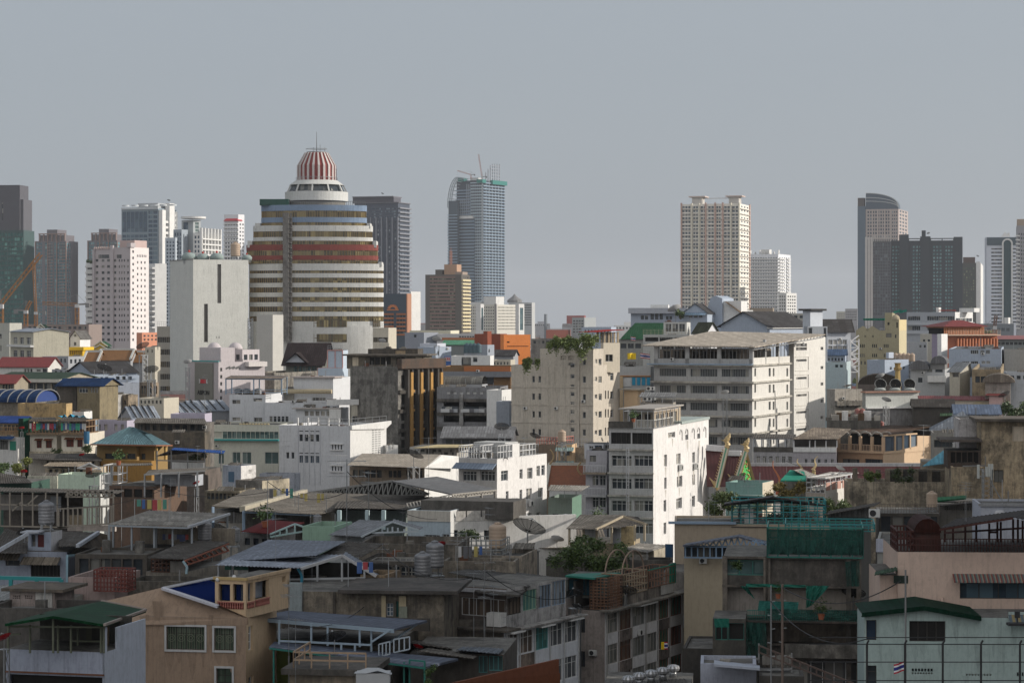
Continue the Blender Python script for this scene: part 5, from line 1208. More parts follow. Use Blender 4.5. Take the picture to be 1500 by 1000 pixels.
mb.bar((1,y0,0),(1,y0,b.zt-3),.12);mb.bar((1,y1,0),(1,y1,b.zt-3),.12);b.part('fire_stair',mb,frame_w)
low('house','pale teal low house below the white gridded building',1208,1240,1246,540,530,12,wall((.42,.5,.52),.15),f=[(1222,1236,2,.6,534,538,1,1)])
b=low('house','pale house with blue shed roof between school and fire stair',1210,1238,1242,548,520,10,bgrey,f=[(1212,1236,5,.6,524,528,1,1)],W=7);b.gable(-b.L,0,0,b.W,b.zt,b.zt+1.2,'x',mat=sheet((.1,.15,.25),.1))
sw=wall((.4,.4,.4),.38);sl=wall((.66,.64,.6),.3)  # school white as two copies: darker for shaded front, lighter for sunlit side
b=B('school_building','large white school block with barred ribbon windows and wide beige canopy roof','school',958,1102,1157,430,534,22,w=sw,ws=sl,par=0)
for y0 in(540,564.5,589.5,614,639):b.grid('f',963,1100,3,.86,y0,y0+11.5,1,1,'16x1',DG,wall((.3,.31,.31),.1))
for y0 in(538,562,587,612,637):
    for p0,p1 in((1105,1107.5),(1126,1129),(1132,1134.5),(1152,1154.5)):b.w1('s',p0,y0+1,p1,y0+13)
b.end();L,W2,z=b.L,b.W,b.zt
mb=MB()
for y in(535,560,585,610,635):zz=zat(y,430);mb.box(-L-.4,.5,-.9,0,zz-.2,zz+.15);mb.box(.0,.45,0,W2,zz-.2,zz+.1)
b.part('floor_ledges',mb,wall((.4,.39,.36),.5));b.box('blue_ledge',-L-1,.2,-1.1,0,z-.1,z+.12,bluepaint)
b.box('side_render',.0,.12,.1,W2,0,z-.3,sl)if 0 else None
zr=zat(506,430);pm=MB()
for px in(961,1006.5,1053,1100):x=b.fx(px);pm.box(x-.35,x+.35,0,.6,z,zr)
for y in(b.W*.35,b.W*.7):pm.box(-.5,0,y-.3,y+.3,z,zr+1)
b.part('top_columns',pm,sw);b.box('parapet',-L,0,0,.2,z,z+1.0,sw);b.box('parapet',-.2,0,.2,W2,z,z+1.2,sl)
b.cage(-L+.3,-.3,.3,W2-.5,z+1,zr-.2,greym,26,12,1,.035,name='mesh_screen')
c=B('roof_rooms',None,None,966,1085,1130,444,512,22,w=wall((.2,.17,.14),.6),parent=b,bot=530,par=0);c.grid('f',970,1080,8,.7,514,526,1,1,'2x1',VOID,greym);c.end()
mb=MB();mb.corr((-L-2,-1.2,zr),(.8,-1.2,zr-.2),(.8+5,W2+4,zr+1.9),(-L+2,W2+3,zr+2.4),.6,.05,.2);b.part('canopy_roof',mb,sheet((.5,.44,.37),.05))
mb=MB()
for i in range(22):t=i/21;mb.bar((.6+5*t,-1+(W2+4)*t,zr-.7+2*t),(.6+5*t,-.5+(W2+4)*t,zr+2*t-.1),.06)
mb.bar((.6,-1,zr-.75),(5.6,W2+3,zr+1.3),.08);b.part('truss',mb,greym)
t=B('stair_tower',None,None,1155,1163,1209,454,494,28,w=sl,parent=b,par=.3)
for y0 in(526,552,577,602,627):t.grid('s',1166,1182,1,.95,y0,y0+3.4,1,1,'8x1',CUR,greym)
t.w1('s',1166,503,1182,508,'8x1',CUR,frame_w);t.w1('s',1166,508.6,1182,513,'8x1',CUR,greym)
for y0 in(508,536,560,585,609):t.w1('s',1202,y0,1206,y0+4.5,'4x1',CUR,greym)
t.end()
mb=MB()
for y0 in(521,547,572,597,622):
    y_a,y_b=t.sy(1164.5),t.sy(1184);z0_=t.zs(1174,y0+21);z1_=t.zs(1174,y0+1);
    mb.box(0,.12,y_a,y_b,z1_-.1,z1_);mb.box(0,.12,y_b-.12,y_b,z0_,z1_-.1);mb.box(0,.12,y_a,y_b,z0_-.1,z0_)
t.part('panel_lines',mb,sl)
mb=MB()
for y in(560,585,610,635):zz=zat(y,432);mb.box(-1.2,0,t.sy(1163),t.sy(1164),zz-.3,zz+.3)
mb2=MB();mb2.bar((.15,b.sy(1134),zat(575,430)),(.15,b.sy(1137),zat(645,430)),.07,n=5);b.part('drain_pipe',mb2,greym)
low('building','pale small far block pair left of curved crown tower',1225,1240,1246,2600,456,20,wall((.5,.48,.42),.05),f=[(1226,1239,5,.5,458,468,3,.5)])
low('building','pale grey far block with gridded windows at foot of curved crown tower',1238,1256,1260,2400,452,12,wall((.45,.45,.47),.05),f=[(1239,1255,6,.5,455,470,4,.5)])
b=B('building','mustard yellow building with tower, green awning and stepped gable roofline','building',1254,1317,1328,620,484,14,w=mustard,ws=wall((.5,.44,.29),.15),par=0)
for y in(504,518):b.grid('f',1259,1267,3,.6,y,y+5,1,1);b.grid('f',1277,1285,3,.6,y,y+5,1,1);b.grid('f',1294,1302,3,.6,y,y+5,1,1)
b.grid('f',1259,1302,8,.4,529,534,1,1);b.grid('f',1266,1269,2,.6,491,494,1,1);b.grid('f',1277,1280,2,.6,491,494,1,1);b.w1('f',1298,488,1306,494,'4x1',CUR,frame_d);b.w1('f',1311,490,1313,495)
b.end();L,W,z=b.L,b.W,b.zt
c=B('tower_block',None,None,1296,1317,1328,621,468,14,w=mustard,ws=wall((.58,.48,.28),.15),parent=b,bot=486,par=.1);c.w1('f',1300,472,1303,476,'',VOID);c.w1('f',1313,472,1315,480,'',VOID);c.end()
c2=B('upper_tower',None,None,1296,1307,1311,624,458,14,w=mustard,parent=b,bot=470,par=.1);c2.end()
mb=MB();k_=620/F
for px in(1264,1278):x=b.fx(px);mb.prism([(x-1.8,z),(x+1.8,z),(x,z+1.2)],0,.3)
b.part('stepped_gable',mb,mustard)
mb=MB();mb.lathe([(1.1,0),(1.0,.6),(.6,1.1),(.1,1.35)],n=12);p=pt(1312,468,622);o=mobj('cupola',mb,wall((.4,.34,.24),.3),b.root,tuple(b.M.inverted()@ p))
mb=MB();z1=zat(470,625)
for i in range(9):x=b.fx(1263+i*3.6);mb.lathe([(.32,0),(.32,3.2)],n=6);
n_=len(mb.v)//9//1;v=[];per=12
for i in range(9):
    x=b.fx(1265+i*3.5)
    for(a_,c_,e_)in mb.v[i*per:(i+1)*per]:v.append((x+a_,2+e_-.5,z1+c_+.4))
mb.v=v;b.part('green_awning',mb,sheet((.02,.2,.13),.05))
mb=MB()
for px in(1265,1280,1293):x=b.fx(px);mb.bar((x,2,z),(x,2,z1),.08)
b.part('awning_posts',mb,greym);b.rail([(-L,.1,z),(c.fx(1296),.1,z)],1.1,greym,12)
for j,dx in enumerate((0,7)):
    pass
mb=MB();pp=[]
for sx in(1309,1317):
    P=[c.M.inverted()@ pt(sx+t*11,453.5-(-3.0+9*t*t-1)+(12*t*t if 0 else 9*t*t-3*t),626)for t in[i/6 for i in range(7)]]
    for p,q in zip(P[:-1],P[1:]):mb.bar(p,q,.28)
mb.v=[tuple(b.M.inverted()@(c.M @ Vector(v_)))for v_ in mb.v];b.part('green_fins',mb,sheet((.03,.25,.19),.05))
b=B('office_building','long grey banded office building with white lit right end','office building',1328,1399,1425,770,457,30,w=wall((.33,.35,.38),.15),ws=W_,par=.2)
for y in(463,477.5):b.grid('f',1330,1348,6,.94,y,y+6,1,1);b.grid('f',1358,1398,12,.94,y,y+6,1,1)
b.grid('s',1400,1424,5,.96,466,471,1,1);b.end();b.bands('floor_band',[zat(474,770),zat(487,770)],.9,.6,wall((.4,.42,.45),.1));b.box('roof_tank',b.fx(1368),b.fx(1372),2,4,b.zt,b.zt+1.5,W_);b.box('roof_box',-1,4,b.W*.4,b.W*.7,b.zt,b.zt+1.3,W_)
b.box('roof_rail',b.fx(1374),0,.5,.8,b.zt+.4,b.zt+.7,plain((.35,.06,.05)))
b=B('building','terracotta finned building with maroon hipped roof and planted balcony','building',1365,1385,1461,560,489,68,w=wall((.33,.28,.36),.2),ws=wall((.4,.15,.09),.2),par=0)
for i in range(13):b.grid('s',1402+i*4.4,1405.8+i*4.4,1,.62,496,516,1,1,'',VOID)
b.end();W=b.W;z=b.zt;yA=b.sy(1384);yB=b.sy(1441)
mb=MB();mb.box(-8,0,yA,yB,z+1.4,z+1.7);b.part('upper_floor',mb,wall((.45,.2,.12),.2))
mb=MB()
for i in range(24):y=yA+(yB-yA)*i/23;mb.box(-.3,0,y-.12,y+.12,z,z+1.6)
b.part('arcade_columns',mb,wall((.5,.22,.12),.1));b.box('arcade_back',-7,-1.2,yA,yB,z,z+1.4,VOID)
mb=MB();mb.q([(.9,yA-1,z+1.7),(.9,yB+1,z+1.7),(-3,yB-4,z+3.2),(-3,yA+4,z+3.2)]);mb.q([(.9,yA-1,z+1.7),(-3,yA+4,z+3.2),(-9,yA-1,z+1.7)]);mb.q([(-9,yA-1,z+1.7),(-3,yA+4,z+3.2),(-3,yB-4,z+3.2),(-9,yB+1,z+1.7)]);b.part('maroon_roof',mb,redroof)
mb=MB()
for i in range(14):y=b.sy(1401+i*4.4);mb.box(0,.8,y-.18,y+.18,0,zat(495,580))
b.part('fins',mb,wall((.5,.2,.11),.1));b.box('balcony_slab',0,1.4,yA,W,z-.4,z-.1,wall((.55,.4,.3),.2));b.rail([(1.3,yA,z-.1),(1.3,W,z-.1)],.9,wall((.55,.4,.3)),16)
tree('hedge',1412,480,30,9,566,'green balcony planting on the terracotta finned building',cat='plants',trunk=False,n=500,size=.28,z0=zat(489,566),depth=1.5)
tree('hedge',1446,482,18,8,572,'small green roof hedge right of the terracotta finned building',cat='plants',trunk=False,n=300,size=.28,z0=zat(490,572),depth=1.5)
b=low('building','grey building with long pink roof band at right edge',1455,1540,1545,600,493,6,wall((.22,.24,.24),.2),f=[(1460,1535,12,.8,501,505,1,1)],W=12);b.box('pink_band',-b.L-.2,.2,-1,0,zat(495,600)-.3,b.zt+.3,wall((.6,.3,.3),.1))
low('building','dark grey low block with many rooftop boxes behind pink roof band',1420,1485,1495,760,474,10,wall((.2,.22,.24),.2),f=[(1424,1480,8,.7,480,485,2,.5)],W=14)
b=low('building','small white tower box standing on dark grey low block',1471,1477,1480,765,465,30,W_)
crane(1457,505,478,1459,462,590,'thin brown lattice radio mast before pink roof band',(.2,.12,.1),.8)
b=low('building','light grey stepped white panel block beside terracotta building',1373,1379,1388,540,489,30,W_)
low('building','grey house with two small dark windows left of white stepped block',1329,1358,1362,580,501,10,wall((.4,.41,.42),.2),f=[(1345,1358,2,.45,505,509,1,1)],W=8)
low('building','cream grey blocky house above the row of brown water jars',1348,1366,1372,600,489,20,wall((.42,.4,.35),.3),f=[(1350,1364,2,.5,497,500,1,1)])
for i in range(6):tank(1306+i*6,533,534,'squat grey brown water jar in row above arched grey roofs',1.15,'beige')
b=low('building','blue grey building with two rows of dark window bands right of arched roofs',1390,1467,1474,500,511,12,bgrey,f=[(1421,1434,1,.9,512.5,518.5,1,1),(1435,1451,2,.8,512.5,518.5,1,1),(1408,1434,2,.8,529,533,1,1),(1437,1451,2,.8,528.5,533,1,1)],fr=frame_w,st='4x1',par=.2)
low('building','big plain grey block at right edge beyond stained tower',1471,1560,1566,505,512,8,wall((.3,.29,.27),.25),W=10)
b=low('building','grey house with arched metal roofs and open loggia in row',1334,1384,1394,460,541,14,wall((.4,.41,.42),.2),f=[(1358,1366,1,.9,540,545,1,1),(1369,1382,1,.85,539,545,1,1),(1344,1352,1,.8,553,560,1,1),(1360,1368,1,.8,553,560,1,1),(1371,1379,1,.8,553,560,1,1)],par=0)
def vault(b,x0,x1,y0,y1,z,h,mat,n=10,name='arched_roof'):
    mb=MB();P=[((x0+x1)/2-(x1-x0)/2*math.cos(math.pi*i/n),z+h*math.sin(math.pi*i/n))for i in range(n+1)];mb.prism(P,y0,y1);b.part(name,mb,mat)
vault(b,-b.L-.3,-b.L*.45,-.8,7,b.zt,1.7,sheet((.2,.2,.21),.2));vault(b,-b.L*.42,.4,-.4,8,b.zt+1.1,1.5,sheet((.18,.18,.19),.2));b.box('loggia_wall',-b.L*.42,0,0,7,b.zt,b.zt+1.1,wall((.2,.2,.2),.3));b.box('balcony_band',-b.L*.5,.3,-.7,0,b.zt-2.4,b.zt-1.2,W_)
b=low('house','beige house with pale sloping roof and dark opening right of arched roofs',1391,1406,1421,450,544,40,wall((.48,.45,.38),.3),f=[(1395,1405,1,.9,546,552,1,1)],par=0);b.gable(-b.L,0,0,b.W,b.zt,b.zt+1.6,'x',mat=sheet((.3,.31,.32),.2),r=.85)
low('house','brown rendered house with dark band windows left of far right grey block',1424,1466,1476,440,541,12,wall((.3,.24,.16),.6),f=[(1428,1444,2,.85,551,560,1,1)])
b=low('house','house under curved weathered roof sheets below brown rendered house',1443,1480,1492,425,560,12,wall((.28,.26,.24),.5),W=8,par=0);vault(b,-b.L-.5,.8,-.6,8,b.zt,1.5,sheet((.25,.22,.19),.5))
low('house','pale blue grey house behind coiled wire at right edge',1474,1540,1545,430,545,8,wall((.4,.42,.45),.25),f=[(1478,1535,6,.6,550,556,1,1)],W=8)
b=low('house','white walled house with blue grey left part below mustard building',1270,1296,1331,520,527,40,bgrey,s=[(1300,1329,3,.3,537,541,1,1)]);
low('house','white chimney block between blue grey and white rooftops',1298,1302,1308,526,516,40,wall((.45,.5,.58),.1))
b=low('hall','dark round roofed shed behind the gold chimney',1257,1322,1328,505,563,8,wall((.14,.12,.11),.5),W=9,par=0);vault(b,-b.L,0,0,9,b.zt,2.2,sheet((.12,.105,.09),.4))
r=link('chimney',None,None,tuple(pt(1315,572,445))+());r.location.z=0;tag(r,'slender gold brown chimney with ornate top above three round hoods','chimney');zc=zat(503+0,445)
mb=MB();z0_=zat(572,445);z1_=zat(537,445);mb.lathe([(.62,0),(.6,z0_),(.45,z1_-.5)],n=8);mobj('shaft',mb,wall((.42,.3,.12),.3),r);mb=MB();mb.lathe([(.7,z1_-.6),(.75,z1_-.2),(.5,z1_),(.55,z1_+.5),(.7,z1_+.7)],n=8);mobj('crown',mb,wall((.3,.2,.08),.4),r)
b=B('factory_building','pale factory block with curved corner carrying three big round roof hoods','factory',1263,1268,1346,430,574,70,w=wall((.3,.31,.3),.4),ws=wall((.55,.56,.53),.25),par=.15);b.end()
b.box('eave',-b.L,.5,-.3,b.W,b.zt-.15,b.zt+.1,wall((.35,.2,.15),.3));b.box('lower_ledge',0,.6,0,b.W,zat(594,445),zat(592,445),W_);b.box('grey_base',0,.15,0,b.W,0,zat(594,445),wall((.2,.2,.21),.5))
for px in(1289.5,1311.5,1332):
    r=link('roof_hood',None,None,tuple(pt(px,571.5,440)));tag(r,'big round dark mouthed metal hood on pale factory roof','exhaust hood','round hoods on the factory roof')
    mb=MB();mb.lathe([(1.15,0),(1.0,.35),(.85,.5)],n=20);mobj('base',mb,wall((.4,.42,.4),.3),r,smooth=True)
    mb=MB();Rm=Matrix.Translation((0,0,1.0))@ Matrix.Rotation(R(62),4,'X')@ Matrix.Rotation(R(0),4,'Z');mb.lathe([(.5,-.9),(1.05,0),(1.1,.35),(1.0,.36),(.9,.1),(.05,-.1)],n=24,cap=False,mf=lambda p,i:1 if p>2 else 0);mb.v=[tuple(Rm @ Vector(v))for v in mb.v];mobj('mouth',mb,[sheet((.3,.31,.3),.2),VOID],r,smooth=True)
b=low('building','pale patched block wall building right of the white school',1211,1223,1263,488,570,66,wall((.36,.34,.31),.5),s=[(1224,1260,3,.25,586,596,1,1)],par=.1)
mb=MB()
for i in range(9):y=b.W*(i+.5)/9;mb.box(0,1,y-.4,y+.5,zat(606,445),zat(603,445)+.6)
b.part('rubble_ledge',mb,conc)
b=low('house','dark rubble strewn roof with small boxes below patched block wall',1211,1290,1304,400,616,8,concd,W=10,par=.1)
for i in range(10):
    x=-b.L+b.L*(i+.5)/10;b.box('roof_clutter',x-.6,x+.4+.3*(i % 3),.3+i % 3,1.5+i % 3,b.zt-.1,b.zt+.5+.35*(i % 4),(conc,concl,brownroof,whited)[i % 4])
b=B('wall_house','long cream walled building under thin maroon roof edge','building',1345,1453,1462,425,586,8,w=wall((.52,.46,.38),.2),W=8,par=0);b.end()
mb=MB();mb.corr((-b.L,-.5,b.zt),(0,-.5,b.zt),(0,4,b.zt+.6),(-b.L,4,b.zt+.6),.4);b.part('maroon_roof',mb,redroof);b.box('grey_post',b.fx(1379),b.fx(1380.5),-.3,-.05,0,b.zt+.5,greym)
mb=MB();mb.prism([(b.fx(1402),zat(599,425)),(b.fx(1453),zat(599,425)),(b.fx(1453),zat(591,425)),(b.fx(1432),zat(588,425))],-.25,0);b.part('sloped_wall',mb,wall((.42,.35,.22),.3))
b=low('turret','small pink turret with maroon pyramid roof at right',1449,1468,1473,423,579,12,wall((.55,.38,.36),.2),cat='turret',par=0)
mb=MB();L,W,z=b.L,b.W,b.zt;e=.7;P=[(-L-e,-e,z),(e,-e,z),(e,W+e,z),(-L-e,W+e,z)];ap=(-L/2,W/2,z+1.4)
for i in range(4):mb.q([P[i],P[(i+1)% 4],ap])
b.part('pyramid_roof',mb,redroof)
tree('tree',1489,588,50,26,400,'dark leafy tree at right edge behind stained tower',(.04,.07,.02),n=1500,size=.25)
b=B('house','tall narrow cream house with three slim windows right of centre','house',1307,1325,1338,445,594,45,w=wall((.5,.46,.36),.15),ws=wall((.6,.56,.42),.15),par=.1);b.end()
c=B('side_wing',None,None,1319,1326,1339,442,603,60,w=wall((.6,.56,.42),.15),parent=b,par=.1);c.grid('s',1327,1337,3,.6,613,625,1,1,'1x2',TG,frame_w);c.end()
b=low('shed','dark open fronted shed with green corner sheet right of cream narrow house',1338,1396,1404,398,596,8,wall((.06,.055,.05),.6),W=8,par=0);b.gable(-b.L,0,0,b.W,b.zt,b.zt+1.1,'x',mat=sheet((.08,.075,.07),.5));mb=MB();mb.corr((b.fx(1376),-1.2,zat(609,398)),(b.fx(1398),-1.2,zat(608,398)),(b.fx(1393),1,zat(602,398)),(b.fx(1378),1,zat(602,398)),.3);b.part('green_sheet',mb,sheet((.1,.17,.11),.3))
b=low('house','house with blue sheet roof and pale railing below cream walled building',1400,1464,1468,385,606,6,wall((.35,.38,.42),.3),f=[(1425,1464,10,.5,608,612,1,1)],W=7,par=0);b.gable(-b.L,0,0,b.W,b.zt,b.zt+1.3,'x',mat=sheet((.16,.2,.28),.1))
b=low('house','house with steep grey hipped sheet roof left of the stained tower',1366,1424,1434,370,631,10,wall((.3,.31,.32),.3),W=12,par=0)
mb=MB();L,W,z=b.L,b.W,b.zt;ap=(-L*.22,5,z+2.9);P=[(-L-.5,-.8,z),(.5,-.8,z),(.5,W,z),(-L-.5,W,z)]
for i in range(4):mb.q([P[i],P[(i+1)% 4],ap])
b.part('hipped_roof',mb,sheet((.22,.24,.27),.2))
b=B('house','peach house with four metal arches over terrace and sunlit side wall','house',1227,1294,1367,388,661,42,w=wall((.42,.27,.17),.2),ws=wall((.68,.5,.34),.08),par=0)  # side wall is a brighter copy of the peach, sunlight painted in
b.w1('f',1234,672,1259,683,'3x1',DG,frame_d);b.w1('f',1267,672,1293,683,'3x1',DG,frame_d);b.end();L,W,z=b.L,b.W,b.zt
zc=zat(640,388);mp=MB();ma=MB()
xs=[b.fx(px)for px in(1228,1244.5,1260,1277,1293.5)]
for x in xs:mp.box(x-.22,x+.22,-.1,.3,z,zc)
for x0_,x1_ in zip(xs[:-1],xs[1:]):
    P=[((x0_+x1_)/2-(x1_-x0_)/2*math.cos(math.pi*i/10),zc+.75*math.sin(math.pi*i/10))for i in range(11)]
    for p,q in zip(P[:-1],P[1:]):ma.bar((p[0],-.1,p[1]),(q[0],-.1,q[1]),.09);ma.bar((p[0],2.6,p[1]),(q[0],2.6,q[1]),.07)
b.part('terrace_columns',mp,wall((.55,.38,.25),.1));b.part('metal_arches',ma,plain((.4,.37,.33),.4,.5))
b.rail([(xs[0],0,z),(xs[-1],0,z)],.95,wall((.5,.35,.24)),30,r=.05,rows=1);b.box('terrace_back',-L,-.4,3.2,3.5,z,zc+.2,VOID);b.box('floor_band',-L-.2,.1,-.3,0,z-.35,z,wall((.55,.38,.25),.1))
mb=MB();y0=b.sy(1343);mb.prism([(0,z-.4),(y0,z+.5),(y0,zat(633,407)),(W,zat(632,414)),(W,z-.4)],-.15,.1,axis='x');b.part('side_wall',mb,wall((.68,.5,.34),.08))
mp=MB()
for px in(1311,1323,1333):y=b.sy(px);mp.box(-.15,.1,y-.15,y+.15,z,zc+.2)
mp.box(-.15,.1,0,y0,zc+.1,zc+.35);b.part('side_frames',mp,wall((.65,.46,.3),.1));b.box('side_glass',-.2,-.1,0,y0,z,zc+.1,BG)
mb=MB();mb.corr((-L,1.2,zc+.5),(.2,1.2,zc+.3),(.4,W,zc+1.3),(-L,W,zc+1.2),.35);b.part('roof',mb,sheet((.14,.1,.08),.7))
for px,y in((1256,629),(1263,629),(1291,629)):tank(px,y+3,410,'dull red plastic water tank on brown roof behind metal arches',.85,'red')
b=B('house','grey shophouse with zinc canopy terrace and barred windows below white school','house',1104,1162,1166,384,662,8,w=wall((.36,.35,.36),.4),W=14,par=0)
b.grid('f',1106,1162,6,.6,668,681,1,1,'2x1',CUR,frame_w);b.end();b.canopy(-b.L,0,.2,7,zat(642,384),zat(639,384),n=6,pr=.1,mat=sheet((.14,.13,.12),.5));b.box('stained_wall',-b.L,0,-.05,.15,b.zt,b.zt+.8,concd)
b=B('house','grey shophouse with beige corrugated roof and yellow chairs on terrace','house',1162,1225,1229,383,655,8,w=wall((.38,.36,.38),.25),W=14,par=0)
b.grid('f',1176,1224,5,.45,672,680,1,1,'2x1',DG,frame_w);b.end();b.box('white_band',-b.L,0,-.2,0,zat(662,383),zat(655,383),W_)
b.grid_=None;mb=MB()
for px in(1163,1186,1194,1210,1226):x=b.fx(px);mb.box(x-.08,x+.08,0,.2,b.zt,zat(645,383))
b.part('posts',mb,frame_w);mb=MB();z=zat(643.5,383);mb.corr((-b.L-.3,-.5,z),(.3,-.5,z+.1),(.3+2,9,z+1.3),(-b.L+3,9,z+1.5),.35);b.part('roof',mb,sheet((.28,.24,.2),.6));b.box('terrace_back',-b.L,0,3,3.2,b.zt,z+.3,wall((.15,.14,.13),.4))
MAR=tiles((.09,.014,.014),.3,6.);GOLD=plain((.42,.31,.15),.5,.1);GREENP=plain((.06,.42,.09),.5)
r=link('temple',None,None,tuple(pt(1100,760,358)));r.location.z=0;tag(r,'temple with long dark maroon tiled roof, gold finials and green pediments','temple');
bx_=r.location.x;k=358/F;X=lambda px:(px-1100)*k;Z=lambda y:zat(y,358)
mb=MB();mb.corr((X(1040),2,Z(712)),(X(1400),2,Z(712)),(X(1400),6,Z(685)),(X(1040),6,Z(684)),.5,.02);mobj('roof',mb,MAR,r)
mb=MB();mb.bar((X(1092),6,Z(683.5)),(X(1400),6,Z(684)),.25);mobj('ridge',mb,wall((.45,.45,.46),.3),r)
mb=MB();mb.corr((X(1035),-1,Z(712)),(X(1062),-1,Z(712)),(X(1062),1.8,Z(657)),(X(1035),1.8,Z(657)),.5,.02);mb.corr((X(1050),0.5,Z(712)),(X(1090),.5,Z(712)),(X(1090),3,Z(665)),(X(1062),3,Z(665)),.5,.02);mobj('roof_tier',mb,MAR,r)
mb=MB();mb.bar((X(1036),1.6,Z(656)),(X(1062),1.6,Z(658)),.42);mb.bar((X(1062),3.2,Z(665)),(X(1088),2.6,Z(665)),.38);mobj('white_ridge',mb,wall((.6,.6,.62),.1),r)
def finial(px0,y0,px1,y1,yf):
    a=Vector((X(px0),-1.2,Z(y0)));c=Vector((X(px1),-1.2,Z(y1)));mb=MB();mb.bar(a,c,.3,0);mb.bar(a+Vector((.32,-.05,0)),c+Vector((.32,-.05,0)),.1,1);mb.bar(a+Vector((-.05,-.22,0)),c+Vector((-.05,-.22,0)),.1,2)
    n=14
    for i in range(n):
        p=a.lerp(c,i/n);mb.bar(p+Vector((-.4,0,0)),p+Vector((-.6,0,.2)),.1,1,r2=.03)
    o=mobj('barge_board',mb,[wall((.6,.54,.44),.1),GOLD,plain((.1,.3,.2),.4)],r)
    mb=MB();s_=[(0,0,.4),(.5,.9,.42),(.35,1.7,.36),(-.1,2.4,.33),(.2,3.2,.42),(.75,4.0,.32),(1.0,4.8,.18),(1.15,5.6,.03)];kk=(y1-yf)*k/5.6
    for(x0,z0,r0),(x1,z1,r1)in zip(s_[:-1],s_[1:]):mb.bar(c+Vector((x0*kk*1.1,0,z0*kk)),c+Vector((x1*kk*1.1,0,z1*kk)),r0,0,6,r1)
    mb.bar(c+Vector((.1,0,2.3*kk)),c+Vector((-.8,0,3.0*kk)),.18,r2=.02);mobj('finial',mb,GOLD,r)
    mb=MB();mb.bar(a+Vector((.3,0,-.2)),a+Vector((-1.1,0,1.5)),.4,0,5,.05);mobj('naga_end',mb,GOLD,r)
finial(1049,713,1063,655,633);finial(1076,708,1091,660,640)
mb=MB();mb.q([(X(1077),-1,Z(712)),(X(1108),2.2,Z(712)),(X(1092.5),.5,Z(662))]);mb.q([(X(1077),-.8,Z(712)),(X(1092.5),.7,Z(662)),(X(1108),2.4,Z(712))]);mobj('green_pediment',mb,GREENP,r)
rnd=random.Random(5);mb=MB()
for i in range(46):
    t=rnd.random();y=706-36*t;h_=(1-t)*12;px=1090+2*t+rnd.uniform(-h_,h_);x,z=X(px),Z(y);s_=rnd.uniform(.1,.2);mb.lathe([(s_,0),(s_*.5,.1)],n=6);q_=len(mb.v)-12
    mb.v[q_:]=[(x+u,-1.1+(px-1077)*.103-w_,z+v_)for u,v_,w_ in mb.v[q_:]]
mobj('pediment_flowers',mb,plain((.5,.3,.1),.4),r)
mb=MB();mb.bar((X(1108),2.1,Z(712)),(X(1093),.4,Z(661)),.2);mb.lathe([(.01,0),(.9,.25),(1.2,.3)],n=14);
mobj('barge_board',mb,GOLD,r);mb=MB();mb.box(X(1052),X(1400),2.6,9,0,Z(712));mobj('wall',mb,W_,r)
dish(1088,702,352,'black mesh dish in front of green gold temple pediment',.55,rz=10)
for px,y0,y1,xo in((1139,712,675,7),(1172,692,672,3),(1192,688,668,-9)):
    rr=link('roof_ornament',None,None,tuple(pt(px,y0,353)));tag(rr,'slim curved horn ornament rising from maroon temple roof','ornament','curved horns on the temple roof')
    P=[Vector(((-xo*t+xo*.3)*k*(1 if t<.6 else 1.1)+math.sin(t*6)*.3,0,(y0-y1)*k*t))for t in[i/7 for i in range(8)]];mb=MB()
    for i in range(7):mb.bar(P[i],P[i+1],.22-.025*i,0,5,.2-.025*i)
    mobj('horn',mb,plain((.35,.12,.05)if px==1139 else(.5,.38,.2),.5),rr);mb=MB();mb.lathe([(.3,-1.2),(.25,0),(.1,.2)],n=6);mobj('base',mb,GOLD if px != 1139 else plain((.3,.08,.04)),rr)
r=link('temple',None,None,tuple(pt(832,712,345)));r.location.z=0;tag(r,'small temple with bright orange tiled roof behind white central houses','temple');k5=345/F;X5=lambda px:(px-832)*k5;Z5=lambda y:zat(y,345)
mb=MB();mb.q([(X5(800),0,Z5(712)),(X5(864),0,Z5(712)),(X5(864),5,Z5(683)),(X5(806),5,Z5(683))]);mb.q([(X5(864),5,Z5(683)),(X5(806),5,Z5(683)),(X5(800),10,Z5(712)),(X5(864),10,Z5(712))]);mobj('roof',mb,orangeroof,r)
mb=MB();mb.bar((X5(804),5,Z5(682.5)),(X5(864),5,Z5(683)),.25);mb.bar((X5(800),-.1,Z5(711)),(X5(806),5,Z5(683)),.25);mobj('ridge',mb,wall((.5,.48,.42),.3),r)
mb=MB()
for px,sg in((805,-1),(852,1)):
    for i in range(5):t0,t1=i/5,(i+1)/5;mb.bar((X5(px)-sg*math.sin(t0*3)*.6,0,Z5(695-18*t0 if px>820 else 680-22*t0)),(X5(px)-sg*math.sin(t1*3)*.6,0,Z5(695-18*t1 if px>820 else 680-22*t1)),.14,0,5)
mobj('finials',mb,plain((.4,.28,.15),.4),r);mb=MB();mb.box(X5(806),X5(862),.5,9,0,Z5(711));mobj('wall',mb,W_,r)
b=low('house','brown flat roofed house with pink railing and beige steel tank on roof',786,815,840,372,651,30,wall((.2,.15,.11),.3),par=.1);b.rail([(-b.L,.1,b.zt),(0,.1,b.zt),(0,b.W,b.zt)],1.1,plain((.4,.15,.12)),8,r=.05)
b=low('house','small peach house with pale teal awnings left of white central tower block',816,838,842,358,651,8,wall((.6,.42,.26),.15),f=[(819,836,2,.6,660,667,1,1)],st='2x1',fr=frame_w,W=6,par=0);
for y in(658,678):b.awning('f',-b.L-.2,.3,zat(y-3,358),1.2,.5,sheet((.35,.47,.45),.05))
tank(823,652,356,'beige tank on roof of small peach house',1.1,'beige');dish(783,650,350,'black mesh dish on roof left of beige tank',.9,rz=-40)
